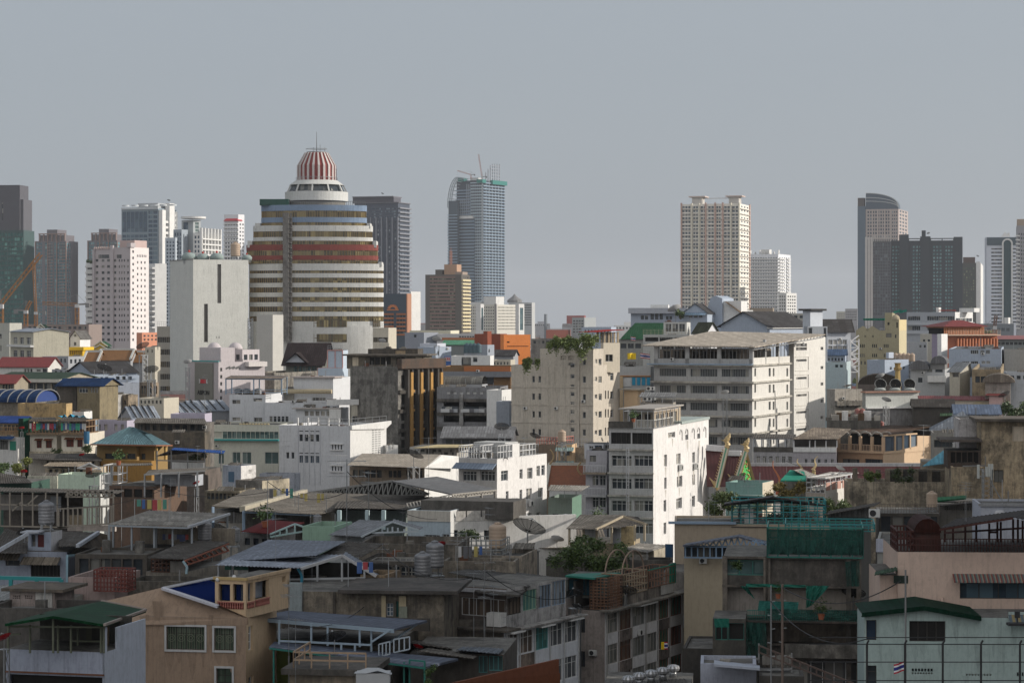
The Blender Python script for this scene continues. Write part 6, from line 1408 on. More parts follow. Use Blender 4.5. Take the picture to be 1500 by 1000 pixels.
b=low('house','stained grey green house between peach house and balcony shophouse',839,860,864,362,655,8,wall((.33,.3,.25),.6),f=[],W=6);b.rail([(-b.L,.1,b.zt),(0,.1,b.zt)],1.3,alu,5)
rnd=random.Random(11);cols_=[W_,wall((.42,.42,.44),.2),wall((.5,.46,.4),.2),bgrey,wall((.25,.25,.26),.2),wall((.3,.2,.15),.2),sheet((.2,.2,.21),.3),tiles((.2,.06,.04)),sheet((.1,.14,.2),.2)]
mb=MB()
for i in range(5200):
    d=620+rnd.random()**1.5*4200;x=rnd.uniform(-.25,.25)*d;w_=rnd.uniform(6,22);dp=rnd.uniform(8,20)
    h=min(rnd.choice((7,8,9,10,11,12,14,15,18)),18 if d<1500 else 40)+(rnd.random()<.06)*rnd.uniform(3,16)*(d>1300)
    if d<900:h=min(h,12)
    m=rnd.randrange(6);mb.box(x-w_/2,x+w_/2,d,d+dp,0,h,m)
    if rnd.random()<.5:
        q=rnd.choice((6,6,7,8));zz=h+rnd.uniform(1,2.2);mb.q([(x-w_/2-.3,d-.4,h+.01),(x+w_/2+.3,d-.4,h+.01),(x+w_/2,d+dp/2,zz),(x-w_/2,d+dp/2,zz)],q)
    elif rnd.random()<.6:mb.box(x-w_*.2,x+w_*.15,d+2,d+6,h+.01,h+2.4,m)
    if rnd.random()<.8 and m != 4:
        for j in range(int(w_/2.4)):
            xx=x-w_/2+.8+j*2.3
            if xx+1.2<x+w_/2:mb.box(xx,xx+1.2,d-.08,d,h-2.4,h-1.1,9)
o=mobj('distant_rooftops',mb,cols_+[DG]);o['kind']='stuff';o['label']='countless small far-off low houses and roofs filling the plain';o['category']='rooftops'
mb=MB();rnd=random.Random(4)
for i in range(900):
    d=rnd.uniform(800,4500);x=rnd.uniform(-.25,.25)*d if i % 3 else(rnd.uniform(700,1000)-750)/F*d;h=rnd.uniform(9,15);w_=rnd.uniform(6,16)
    for j in range(26):
        c=Vector((x+rnd.gauss(0,w_*.35),d+rnd.gauss(0,3),h*(.55+rnd.random()*.5)));s_=rnd.uniform(.8,1.9)
        u=Vector((rnd.uniform(-1,1),rnd.uniform(-1,1),rnd.uniform(-.6,.6))).normalized()*s_;v=u.cross(Vector((rnd.uniform(-1,1),rnd.uniform(-1,1),1))).normalized()*s_*.7;mb.q([c-u,c+v,c+u,c-v])
o=mobj('tree_belt',mb,leaf((.08,.11,.04)));o['kind']='stuff';o['label']='far-off green tree masses between the distant low roofs';o['category']='trees'
low('building','long dark red billboard building far away on horizon right of centre',830,856,858,2600,462,6,wall((.3,.08,.07),.05),W=20)
low('building','grey white multi storey block far away with lit right side near centre',838,856,873,1500,465,30,wall((.33,.35,.36),.1),f=[(839,855,4,.8,468,488,5,.5)])
low('tower_block','single slim dark distant tower just right of white hotel',797,799.5,801.5,2600,460,30,wall((.15,.17,.19),.05))
low('building','pale blue grey low block left of red canopied tower',852,895,905,700,479,8,bgrey,f=[(855,893,8,.4,483,487,1,1)],W=16)
b=low('building','grey flat shed with red distant roof behind cream building',800,832,834,1500,483,6,wall((.4,.13,.09),.1),W=20)
low('building','dark roofed long low house right of the orange building',778,838,842,620,496,8,wall((.2,.19,.18),.5),f=[(780,836,9,.6,499,503,1,1)],W=14)
def pxroof(b,pts,mat,rib=.3,amp=.05,name='roof',th=.05):
    """sheet through four photo points (px, y, distance): low edge a,b then high edge c,d"""
    P=[b.M.inverted()@ pt(*p)for p in pts];mb=MB()
    if rib:mb.corr(P[0],P[1],P[2],P[3],rib,amp,th)
    else:
        Q=[p-Vector((0,0,.15))for p in P];mb.q(P);mb.q(Q[::-1])
        for i in range(4):j=(i+1)% 4;mb.q([P[i],Q[i],Q[j],P[j]])
    return b.part(name,mb,mat)
def L2(b,px,y,d):return b.M.inverted()@ pt(px,y,d)
def pbars(b,segs,mat,r=.06,name='frame'):
    """bars between photo points"""
    mb=MB()
    for(p,q)in segs:mb.bar(L2(b,*p),L2(b,*q),r)
    return b.part(name,mb,mat)
asb=sheet((.2,.19,.175),.6,.8);asbd=sheet((.13,.125,.12),.7,.8);asbl=sheet((.34,.33,.31),.4,.7)
g1=wall((.3,.29,.27),.6);g2=wall((.22,.21,.195),.75);lb=wall((.38,.45,.5),.3);mint=wall((.3,.4,.34),.2)
b=low('house','timber balcony house under blue roof at left edge above green door house',-20,29,31,376,619,8,wall((.35,.27,.18),.5),par=0,W=7,f=[(-18,28,8,.8,622,631,1,1)],g=CUR,end=True)
b.gable(-b.L,0,0,b.W,b.zt,b.zt+.8,'x',mat=sheet((.03,.07,.25),.1));b.rail([(-b.L,-.3,zat(636,376)),(0,-.3,zat(636,376))],1.1,wall((.35,.22,.12),.3),14,r=.05)
b=low('house','white house with green door and dark window band at left edge',-20,26,32,368,641,20,wall((.55,.54,.52),.3),f=[(-15,13,2,.9,644,658,1,1)],st='3x1',fr=frame_d)
b.box('green_door',b.fx(15),b.fx(23.5),-.12,0,zat(659,368),zat(646,368),plain((.02,.18,.12),.5));b.awning('f',-b.L,b.fx(22),zat(639,368),1,.4,bluer)
b=low('shed','dark green sheet metal shed wall between timber balcony houses',27,34,45,373,613,40,sheet((.02,.09,.06),.3),W=None)
for i,(x0,x1,lab,wins_)in enumerate(((44,84,'cream house with brown shutters below open laundry balcony hung with white and green cloth',((53.5,61),(67,76))),(90,128,'cream house with brown shutters below timber frame balcony, right of laundry house',((97,108),(113,121))))):
    b=B('house',lab,'house',x0,x1-1,x1+1,371-i*2,634,10,w=wall((.62,.57,.48),.25),W=8,par=0)
    for p0,p1 in wins_:b.w1('f',p0,644+i*-1.5,p1,656-i*1.5,'2x1',plain((.12,.03,.02),.6),frame_d)
    b.end();d=371-i*2
    for p0,p1 in wins_:b.awning('f',b.fx(p0)-.2,b.fx(p1)+.2,zat(642.5-i*1.5,d),.6,.25,sheet((.2,.08,.04),.4),.2)
    b.box('floor_slab',-b.L-.3,.3,-.7,0,b.zt-.3,b.zt,wall((.2,.15,.1),.5));b.cage(-b.L,0,-.4,5,b.zt,b.zt+1.9,wall((.3,.2,.12),.3),8,4,2,.06,name='timber_frame');b.box('back_wall',-b.L,0,3.4,3.6,b.zt,b.zt+2,wall((.2,.3,.25),.3)if i==0 else wall((.16,.1,.07),.5))
    pxroof(b,[(x0-2,617,d-1),(x1+2,617.5,d-1),(x1-3,611,d+5),(x0+3,611,d+5)],asbd)
    mb=MB();rnd=random.Random(i+2)
    for j in range(12):
        x=-b.L+b.L*(j+.3)/12;z0_=b.zt+.3+rnd.random()*.4;mb.q([(x,-.5,z0_),(x+.3,-.52,z0_),(x+.32,-.5,b.zt+1.5),(x,-.5,b.zt+1.5)],rnd.randrange(4))
    b.part('laundry',mb,[plain((.6,.6,.58)),plain((.05,.35,.22)),plain((.4,.05,.08)),plain((.08,.15,.3))])
    mb=MB()
    for j in range(2):mb.lathe([(.8,0),(.8,.3)],n=12,a0=0,a1=180,cap=False);
    ox=(0,)
    b.box('lower_wall',-b.L,0,-.35,-.02,zat(668,d)-3,zat(661,d),wall((.5,.45,.35),.6))
mb_=MB()
b=low('house','house with crumpled bright blue tarpaulin roof behind sunlit timber balconies',84,126,130,380,616,10,wall((.2,.25,.3),.4),W=6,par=0)
mb=MB();rnd=random.Random(9);nx=12
pts_=[[(b.fx(86+3.2*i),j*1.1-.5,b.zt+.7+rnd.uniform(-.3,.45)-.2*j)for i in range(nx+1)]for j in range(5)]
for j in range(4):
    for i in range(nx):mb.q([pts_[j][i],pts_[j][i+1],pts_[j+1][i+1],pts_[j+1][i]])
b.part('tarpaulin',mb,plain((.03,.25,.4),.5))
r=link('tarpaulin',None,None,tuple(pt(127,650,366)));tag(r,'hanging blue tarpaulin sheet at right end of sunlit cream houses','tarpaulin');mb=MB();mb.lathe([(.35,0),(.42,.8),(.4,1.9)],n=9,sx=1.1);mobj('cloth',mb,plain((.03,.12,.22),.6),r)
b=B('pavilion','ochre pavilion building with teal hipped metal roof','building',142,200,229,352,652,14,w=wall((.27,.18,.075),.2),W=9,par=0)
for p0,p1 in((154,170),(172,176),(177,184),(186,198.5)):b.w1('f',p0,664,p1,672,'2x1',DG,frame_d)
b.end();L,W,z=b.L,b.W,b.zt
c=B('right_bay',None,None,198,226,229,353,652,6,w=wall((.27,.18,.075),.2),W=8,parent=b,par=0);c.w1('f',200,664,206,672.5,'',DG);c.w1('f',207,664,213,672.5,'',DG);c.end()
b.box('lower_block',b.fx(154),3,-1.6,0,0,zat(675,350),wall((.3,.17,.05),.3));b.box('cornice',-L-.1,.1,-.35,0,zat(674.5,352),zat(673,352),wall((.45,.3,.1),.1))
tr=sheet((.13,.22,.25),.02,.5)
for i,P in enumerate(([(132,650.5,350),(228,652,350),(196,625.5,357),(189,625,357)],[(228,652,350),(252,652,355),(221,635.5,357),(213,636,354)],[(228,652,350),(213,636,353.9),(196,625.5,357),(200,632,357)],[(252,652,355),(226,648,364),(196,625.5,357),(221,635.5,357)],[(132,650.5,350),(150,645,364),(196,625.5,357),(189,625,357)])):pxroof(b,P,tr,.4 if i<2 else 0,.05)
pbars(b,[((229,652,352),(229,675,352)),((242,653,354),(242,673,354))],wall((.5,.33,.12),.1),.15,'columns')
pbars(b,[((132,650.8,349.8),(228,652.3,349.8)),((228,652.3,349.8),(252,652.2,355))],plain((.25,.1,.05)),.09,'eave_trim')
low('wall_block','long dark weathered brown wall right of the teal roofed pavilion',196,300,304,372,633,5,wall((.14,.12,.095),.8),cat='wall',W=4)
b=low('house','rusty corrugated shanty row above the dark weathered brown wall',197,300,304,380,620,5,wall((.16,.15,.14),.7),f=[(200,298,9,.6,622,630,1,1)],W=7,par=0);pxroof(b,[(195,619,378),(304,621,378),(300,613,384),(200,612,384)],asb)
b=B('house','small tiled garden terrace house under blue canopy with white panels','house',250,300,325,325,688,12,w=wall((.13,.11,.1),.6),W=7,par=0);b.end();z=b.zt
b.box('white_panel',b.fx(252),b.fx(274),-.1,.05,z+.05,z+1.0,W_);b.box('white_panel',b.fx(276),b.fx(299),-.1,.05,z+.05,z+1.0,W_)
pxroof(b,[(228,668,323),(252,658,324),(325,664,326),(325,657.5,332)],sheet((.12,.11,.11),.3));pxroof(b,[(250,658.5,322),(327,664,322),(330,660,329),(255,655.5,329)],sheet((.02,.08,.3),.05))
pbars(b,[((x,660,323),(x,690,323))for x in(230,251,275,300,324)]+[((230,674,323),(300,675,323))],greym,.07,'posts')
tree('garden',286,662,32,13,327,'green creepers under the blue canopy above white panels',(.05,.07,.02),'plants',900,.14,z0=zat(676,327),trunk=False,seed=8,depth=2)
tree('shrub',32,668,22,26,345,'yellow green bushy tree at left in front of cream houses',(.12,.14,.03),'tree',1600,.16,seed=4)
tree('shrub',83,657,14,12,366,'small dark potted shrubs between the two cream houses',(.05,.07,.02),'plant',500,.12,z0=zat(669,366),trunk=False,seed=5)
tree('shrub',127,650,14,16,362,'leafy shrub at right end of cream shuttered houses',(.06,.09,.03),'plant',600,.14,z0=zat(668,362),trunk=False,seed=6)
tree('shrub',7,676,22,20,335,'shaded green shrubs at left edge below white house',(.06,.1,.03),'plant',800,.15,z0=zat(696,335),trunk=False,seed=12)
b=low('house','patchwork of dark tin roofs with white boards below cream houses',42,140,148,350,673,8,wall((.4,.38,.34),.5),f=[(66,140,10,.5,675,680,1,1)],W=7,par=0);pxroof(b,[(40,672,348),(150,675,348),(140,664,358),(46,664,358)],asbd)
b=low('house','low house with pale corrugated roof and little gable above mint wall',66,134,146,335,686,10,wall((.42,.36,.28),.5),f=[(70,132,7,.55,687,693,1,1)],st='2x1',fr=frame_d,W=6,par=0)
pxroof(b,[(62,682,333),(120,683.5,333),(134,676.5,340),(72,677,340)],sheet((.33,.28,.22),.5));mb=MB();P=[L2(b,*q)for q in((113,685.5,332.6),(148,687,332.6),(131,678,332.6))];mb.bar(P[0],P[2],.09);mb.bar(P[1],P[2],.09);mb.bar(P[0],P[1],.06);b.part('gable_frame',mb,frame_w)
b=low('wall_house','pale mint walled roof terrace carrying a big tilted black dish',85,146,165,320,695,10,wall((.52,.62,.5),.25),W=5,cat='house',par=.4,ws=wall((.6,.6,.58),.4))
dish(138,711,315,'large black mesh dish leaning on the mint wall',1.15,rz=35)
low('wall_block','stained whitish low wall with lime green strip left of mint wall',40,84,86,326,697,5,wall((.5,.5,.42),.6),cat='wall',W=3)
b.cage(.2,2.2,1,4.6,b.zt-1.2,b.zt+1.2,frame_w,2,2,2,.05)
b=low('house','house under dark sagging roof at left edge below shrubs',-20,46,50,300,706,8,wall((.05,.1,.08),.4),W=7,par=0);pxroof(b,[(-22,708,298),(48,707,298),(36,698,304),(-16,690,306)],asbd)
b=B('house','dark verandah house below long thin metal canopy right of mint wall','house',160,226,300,300,712,16,w=wall((.12,.08,.06),.5),W=10,par=0);b.grid('f',165,225,4,.8,716,728,1,1,'',VOID);b.end()
pxroof(b,[(160,682.5,302),(224,681,302),(222,678,309),(170,679,309)],asb);pxroof(b,[(211,695,296),(300,689,300),(304,685,306),(218,688,304)],asb)
pbars(b,[((x,694-(x-211)*.05,297),(x,728,297))for x in(212,236,262,289)]+[((163,682,303),(163,712,303)),((211,695,296),(300,689.5,300))],steel,.09,'posts')
c=B('white_wall',None,None,226,286,300,303,696,12,w=wall((.4,.42,.46),.4),W=3,parent=b,bot=712,par=0);c.end()
dish(288,714,298,'small bright red dish beside the long metal canopy',.75,'red',rz=50)
b=low('rooftop_room','small blue grey rooftop room with blue door and sunlit white side',326,353,375,322,682,32,wall((.36,.39,.45),.35),ws=wall((.6,.6,.6),.5),s=[(364,369,1,.9,687,693,3,.4)],cat='rooftop room',end=True);b.box('blue_door',b.fx(335),b.fx(343),-.08,0,zat(706,322),zat(691,322),plain((.07,.13,.2)))
low('wall_block','row of broken concrete parapet walls below small rooftop room',345,384,424,306,704,30,g2,cat='wall',W=None,ws=wall((.4,.36,.28),.7))
b=low('house','low dark stained house with barred terrace below rooftop room',300,351,372,290,719,12,wall((.22,.19,.14),.7),f=[(303,350,8,.8,722,731,1,1)],W=6)
b=B('warehouse','wide warehouse with large dark weathered sheet roofs and cream ridge strip','warehouse',312,356,620,262,752,60,w=g2,W=8,par=0);b.end()
pxroof(b,[(309,741,262),(355,744,258),(445,720,282),(365,716,290)],asb);pxroof(b,[(357,748,256),(463,753,256),(625,726,280),(446,720.5,282)],asb)
pbars(b,[((355,745,257.6),(447,720,281.6))],wall((.42,.38,.3),.4),.3,'cream_ridge');pbars(b,[((x,y,257),(x,y+40,257))for x,y in((312,742),(357,748),(400,750),(462,753))]+[((357,749,256.5),(463,754,256.5))],bluepaint,.12,'posts')
low('wall_block','pale wall below wide dark warehouse roofs',312,357,470,262,766,6,wall((.3,.29,.27),.5),cat='wall',W=3);low('wall_block','dull beige wall panel at right end of wide dark warehouse',455,492,498,264,748,12,wall((.42,.39,.33),.4),cat='wall',W=3)
b=B('warehouse','shed with open truss gable and second dark weathered roof in centre','warehouse',490,592,655,262,748,12,w=wall((.16,.19,.18),.4),W=9,par=0);b.end()
pxroof(b,[(488,744,258),(597,745.5,258),(660,728,278),(500,726,282)],asbd)
mb=MB();P=[L2(b,447,722,284),L2(b,575,704,284),L2(b,628,724,284),L2(b,575,726,284)]
n=18
for i in range(n):
    t0,t1=i/n,(i+1)/n;a_=P[0].lerp(P[1],t0);c_=P[0].lerp(P[1],t1);e_=P[0].lerp(P[3],t0);f_=P[0].lerp(P[3],t1)
    mb.bar(a_,c_,.12);mb.bar(e_,c_,.06);mb.bar(f_,c_,.06)
for i in range(8):
    t0,t1=i/8,(i+1)/8;a_=P[1].lerp(P[2],t0);c_=P[1].lerp(P[2],t1);e_=P[3].lerp(P[2],t0);mb.bar(a_,c_,.12);mb.bar(e_,c_,.06);mb.bar(a_,e_,.06)
mb.bar(P[0],P[3],.1);mb.bar(P[3],P[2],.1);b.part('truss',mb,wall((.25,.25,.24),.4))
mb=MB();Q=[p+Vector((0,1.2,0))for p in P];mb.q([Q[0],Q[3],Q[2],Q[1]]);b.part('dark_void',mb,VOID)
for px in(497,538,562):pbars(b,[((px,747,257),(px,775,257))],wall((.4,.5,.52),.2),.2,'column')
b=B('building','building with flat grey roof sheet on lattice truss beside white central house','building',597,660,727,254,748,16,w=lb,ws=wall((.58,.58,.57),.2),W=7,par=.9)
b.w1('f',622,783,644,796,'4x1',DG,frame_w);b.w1('f',648,782,658,793,'2x1',DG,frame_w);b.end();L,W,z=b.L,b.W,b.zt
mb=MB();
for i in range(22):
    for j in range(4):x=-L*.98+L*.96*i/22;mb.box(x,x+.13,-.03,0,z-.25-j*.24,z-.12-j*.24)
b.part('breeze_holes',mb,wall((.12,.09,.07),.3));b.box('top_band',-L,0,-.08,0,z-1.15,z-.02,wall((.5,.47,.42),.3))
c=B('white_wing',None,None,659,661,727,255,758,72,w=W_,ws=wall((.6,.59,.57),.25),parent=b,W=14,par=.6);c.w1('s',662,776,671,792);c.w1('s',709,776,722,790,'3x1',DG,frame_d);c.end()
b.box('upper_dark',-L+.5,6,3,8,z-1,zat(728,262),wall((.1,.095,.09),.6))
pxroof(b,[(574,704,276),(662,723,262),(727,716,276),(640,697.5,290)],sheet((.2,.2,.205),.2),0)
sg=[((662,724,262),(727,717.5,276)),((662,729,262),(727,722,276)),((596,737,262),(662,724,262)),((596,744,260),(662,731,262))]
for i in range(14):t=i/14;q=(i+.5)/14;sg+=[((662+65*t,724-6.5*t,262+14*t),(662+65*q,729-6.8*q,262+14*q)),((662+65*(t+1/14),724-6.5*(t+1/14),262+14*(t+1/14)),(662+65*q,729-6.8*q,262+14*q)),((596+66*t,737-13*t,262),(596+66*q,744-13*q,261))]
pbars(b,sg,plain((.3,.28,.25),.6),.06,'truss')
pbars(b,[((x,y,dd),(x,y+32,dd))for x,y,dd in((661,727,262),(683,725,266),(705,722,271),(725,719,275))],wall((.3,.28,.26),.3),.12,'posts')
mb=MB()
for p0,p1 in((668,682),(684,704),(706,723)):mb.box(c.sy(p0)*0-.02,.06,c.sy(p0),c.sy(p1),zat(751,266),zat(737,266))
c.part('white_panels',mb,wall((.5,.49,.47),.5));b.box('roof_hatch',-1,2.2,12,14,zat(711,272),zat(704,272),rusty)if 0 else None
tree('shrub',688,776,34,18,246,'green shrub in front of white wing under the lattice truss',(.045,.07,.025),'plant',1200,.13,z0=zat(796,246),trunk=False,seed=21)
b=B('house','long house with beige corrugated roof and white gable behind flat grey roof','house',512,622,673,378,684,12,w=wall((.3,.25,.2),.5),ws=W_,W=None,par=0);b.grid('f',569,588,3,.85,689,699,1,1,'1x1',DG,frame_d);b.grid('f',594,620,3,.7,689,699,1,1,'1x1',DG,frame_d);b.grid('f',516,560,5,.8,688,699,1,1);b.end()
pxroof(b,[(508,681,374),(621,685,374),(645,665.5,388),(530,664,392)],sheet((.42,.37,.31),.2));mb=MB();P=[L2(b,*q)for q in((622,685,377),(672,686,395),(672,668,395),(648,666,387))];mb.q(P);P2=[p+Vector((-.3,.1,0))for p in P];mb.q(P2[::-1]);b.part('gable_wall',mb,W_)
b=low('house','row of pale rooftop rooms with tan roof boards behind beige roofed house',600,668,700,400,655,14,wall((.42,.4,.37),.4),f=[(606,666,7,.7,658,666,1,1)],W=8,par=0,g=CUR);pxroof(b,[(605,656,398),(690,655,398),(700,651,408),(640,651,408)],sheet((.5,.42,.25),.2))
dish(606,684,365,'tall black mesh dish on pole over the beige roofed house',1.5,rz=-50)
b=B('house','bright white three storey house with caged roof terraces and striped awning','house',672,728,801,314,672,27,w=wall((.46,.44,.42),.3),ws=wall((.72,.7,.685),.36),par=.2,W=None)  # one white wall, greyed on the shaded front, kept bright on the sunny side
b.w1('f',678,690,698,704,'4x2',DG,frame_w);b.w1('f',704,690,725,704,'4x2',DG,frame_w)
for(p0,y0,p1,y1)in((734,689,744,704),(761,687,765.5,701),(772,685,780,701),(786,682,791,697),(793,681,798,696),(741,719,745,736),(761,717,765,733),(771,715,779,731),(788,714,795,728),(741,757,745,764),(761,752,766,758),(771,751,779,757),(786,750,792,756)):b.w1('s',p0,y0,p1,y1,'2x2' if p1-p0>6 else '1x2',CUR if p0 in(772,771,761)else DG,frame_w)
b.end();L,W,z=b.L,b.W,b.zt
mb=MB();yA=b.sy(750);yB=b.sy(761);yC=b.sy(784);mb.box(-2.5,.02,yA,yB,z,z+1.75);mb.box(-3,.015,yC,W,z-1.3,z-.1)if 0 else None;b.part('parapet_block',mb,wall((.7,.69,.675),.25))
b.cage(-2.6,0,.1,yA,z,z+1.7,frame_w,3,5,2,.045);b.cage(-2.6,0,yB,yC,z,z+1.5,frame_w,3,5,2,.045);b.cage(-L,-2.7,.1,4,z,z+1.6,frame_w,8,3,2,.045)
b.box('terrace_room',-L,-1,4.2,8,z,z+1.9,wall((.45,.45,.44),.3));b.awning('f',-L-.4,0,zat(679,314),1.3,.7,sheet((.3,.36,.45),.05))
for px,y in((775,741),(745,708)):
    p=b.M.inverted()@ Vector((0,0,0));yy=b.sy(px);q=b.M @ Vector((.35,yy,zat(y,b.dep(0,yy))));o=place('ac',mk_ac,tuple(q),R(63),1.1,'white outdoor unit on side wall of bright white three storey house','air conditioner','air conditioner units')if px==775 else None
b=low('house','pale green house with balcony walls and grey corrugated roof behind white houses',803,838,862,322,729,12,wall((.2,.25,.22),.3),f=[(806,836,2,.6,752,762,1,1)],ws=wall((.15,.25,.19),.3),W=7)
pxroof(b,[(802,718,318),(850,719,318),(864,711,326),(806,710,326)],asbl)
b=B('apartment_building','brilliant white apartment block with plain sunlit side and four window rows','apartment building',892,957,1038,330,627,17,w=wall((.42,.42,.42),.35),ws=wall((.72,.7,.685),.36),W=None,par=.5)  # front white dimmed to look shaded, side uses the bright sunlit copy
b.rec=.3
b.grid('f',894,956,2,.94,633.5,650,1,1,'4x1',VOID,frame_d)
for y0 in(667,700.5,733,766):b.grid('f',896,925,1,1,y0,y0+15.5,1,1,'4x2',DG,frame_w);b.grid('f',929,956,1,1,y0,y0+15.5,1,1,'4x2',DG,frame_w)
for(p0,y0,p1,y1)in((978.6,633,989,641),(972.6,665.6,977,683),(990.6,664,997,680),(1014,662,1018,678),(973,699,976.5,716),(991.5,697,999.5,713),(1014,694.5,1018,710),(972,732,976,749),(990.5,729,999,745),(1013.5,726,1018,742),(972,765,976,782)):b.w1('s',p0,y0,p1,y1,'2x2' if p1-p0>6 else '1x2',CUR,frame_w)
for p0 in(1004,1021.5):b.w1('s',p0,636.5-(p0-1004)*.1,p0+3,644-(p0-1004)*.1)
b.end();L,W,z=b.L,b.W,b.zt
for y in(659,693.5,726.5,759):b.box('balcony_ledge',-L-.1,.1,-.5,0,zat(y,330)-.12,zat(y,330)+.12,wall((.36,.35,.33),.5))
mb=MB()
for px in(997,1005.5,1015,1023,1032):
    y=b.sy(px);z0_=b.zs(px,645-(px-997)*.12);z1_=b.zs(px,630-(px-997)*.12);w_=.75
    P=[(y+w_*math.cos(math.pi*i/6),z1_-.5+.6*math.sin(math.pi*i/6))for i in range(7)]
    for p,q in zip(P[:-1],P[1:]):mb.bar((.06,p[0],p[1]),(.06,q[0],q[1]),.07)
    mb.bar((.06,y+w_,z0_),(.06,y+w_,z1_-.5),.06)
for i,(px,y0,y1)in enumerate(((975,684,700),(994,690,712),(1016,688,710),(975,717,731),(995,714,728),(1007,645,662),(1024,645,668),(985,642,655))):
    ms=MB();yy=b.sy(px);za,zb=b.zs(px,y0),b.zs(px,y1);ms.prism([(yy-.45,za),(yy+.5,za),(yy+.3,zb+.5),(yy+.1,zb),(yy-.2,zb+.7)],.004,.012,axis='x');b.part('rain_stain',ms,wall((.5,.47,.43),.38))
b.part('arch_mouldings',mb,wall((.5,.49,.48),.1))
b.box('weathered_planter',-L,b.fx(928),-.35,.3,zat(627,330),zat(617.5,330),concd);b.rail([(b.fx(928),-.1,z-.1),(0,-.1,z-.1),(0,b.sy(985),z-.1)],1.2,wall((.5,.49,.46),.3),14,r=.06,rows=1)
c=B('penthouse',None,None,914,957,997,334,600,17,w=wall((.2,.18,.15),.6),ws=wall((.4,.33,.25),.4),parent=b,bot=627,par=0);c.grid('f',918,955,3,.7,606,624,1,1,'2x1',VOID,frame_d);c.grid('s',960,992,5,.8,604,622,1,1,'1x1',CUR,frame_w);c.end()
c.box('roof_slab',-c.L-.6,.4,-.8,c.W+.3,c.zt,c.zt+.2,wall((.38,.35,.32),.4));b.cage(-L*.66,.1,-.2,b.sy(993),z,zat(602,331),alu,5,6,1,.04)
b.box('lean_roof',-4,.2,b.sy(997),W,z-.1,z+.25,wall((.35,.4,.38),.2));b.box('bottom_shade_roof',0,2.4,b.sy(1018),b.sy(1042),zat(752,350),zat(750,350),asbd)if 0 else None
for px,y in((994,689),(1016,687)):
    yy=b.sy(px);q=b.M @ Vector((.4,yy,zat(y,b.dep(0,yy))));place('ac',mk_ac,tuple(q),R(74),1.35,'outdoor unit under a side window of brilliant white apartment block','air conditioner','air conditioner units')
pbars(b,[((917.5,655,325),(917.5,768,325)),((921,655,325),(921,768,325))]+[((917.5,y,325),(921,y,325))for y in range(656,768,6)],alu,.04,'ladder')
pot(928,618,329,'small potted plant at the planter end of brilliant white block',1.4)
b=B('house','narrow shophouse with three balustrade balconies left of brilliant white block','house',858,889,893,336,660,14,w=wall((.42,.41,.44),.25),W=10,par=.2)
for y0 in(696,728,760):b.grid('f',867,888,2,.85,y0,y0+15,1,1,'2x2',DG,frame_w)
b.w1('f',864,667,873,676,'',DG);b.end()
for y in(683,716,748):
    zz=zat(y+8,336);b.box('balcony',-b.L-.2,.1,-1.1,0,zz-.3,zz,wall((.3,.25,.2),.4)if y==683 else wall((.45,.45,.46),.2));b.rail([(-b.L-.1,-1,zz),(0,-1,zz)],.95,wall((.55,.55,.57),.2),14,r=.055,rows=1)
c=B('roof_room',None,None,856,884,890,342,650,12,w=wall((.55,.56,.58),.2),W=5,parent=b,bot=672,par=0);c.w1('f',863,653,869,662,'2x2',DG,frame_w);c.w1('f',871,652,882,671,'2x2',BG,bluepaint);c.end()
b=B('house','low house with broad warm grey corrugated roof and turbine vents in centre','house',730,886,890,262,802,5,w=g2,W=9,par=0);b.end();pxroof(b,[(722,802,258),(892,803,258),(880,766,285),(730,762,285)],sheet((.26,.23,.19),.6),.35);pbars(b,[((728,761.5,285.3),(882,765.5,285.3))],asb,.22,'ridge_cap')
for px,y in((751,769),(766,765),(811,770),(828,767)):vent(px,y,286,'pale turbine vent on ridge of broad warm grey corrugated roof',1.25)
dish(773,806,236,'very large black mesh dish on mast before broad corrugated roof',1.75,rz=-35);dish(766,787,262,'black mesh dish just behind the very large one',1.0,rz=60);dish(816,792,258,'small pale dish with red feed on broad corrugated roof',.75,'white',rz=-30)
b=B('pavilion','open gabled roof pavilion with stone wall panel before brilliant white block','house',835,912,947,250,796,18,w=wall((.35,.3,.22),.6),W=7,par=0);b.end()
pxroof(b,[(829,774,248),(873,775,246),(915,754,254),(850,753.5,260)],asb);pxroof(b,[(873,775,246),(948,768,252),(935,757,258),(910,754,254)],asbd)
pbars(b,[((x,y,248),(x,y+24,248))for x,y in((834,774),(855,774),(874,775),(896,771),(930,768),(944,768))]+[((873,775,246),(912,756,252)),((912,756,252),(948,768,252))],wall((.4,.34,.25),.3),.1,'posts')
b.box('stone_panel',b.fx(911),b.fx(930),-.3,0,b.zt-.2,zat(771,249),wall((.42,.34,.2),.6));b.box('cloth_panel',b.fx(896),b.fx(909),-.2,-.1,b.zt,zat(775,249),greyw);b.box('white_drape',b.fx(855),b.fx(872),.4,.5,b.zt,zat(776,249),wall((.5,.5,.5),.3))
b=low('wall_house','low white house with corrugated roof and hanging blue cloth near vines',915,958,988,246,806,20,wall((.36,.33,.27),.5),cat='house',W=6,par=0);pxroof(b,[(912,803,244),(948,809,244),(978,798,251),(935,795,253)],asbl);b.box('blue_cloth',b.fx(978),b.fx(989),-.9,-.7,zat(824,242),zat(800,242),plain((.03,.08,.16),.8))
low('wall_block','dark stained long wall with vines behind apartment rows',800,985,990,238,820,5,concd,cat='wall',W=3)
tree('vines',862,795,125,42,232,'large mass of green vines over concrete terrace behind apartment rows',(.05,.085,.02),'plants',6500,.14,z0=zat(838,232),trunk=False,seed=31,depth=4)
tree('shrub',856,785,30,14,240,'leafy shrub beneath the open gabled pavilion',(.05,.08,.02),'plant',900,.13,z0=zat(800,240),trunk=False,seed=32)
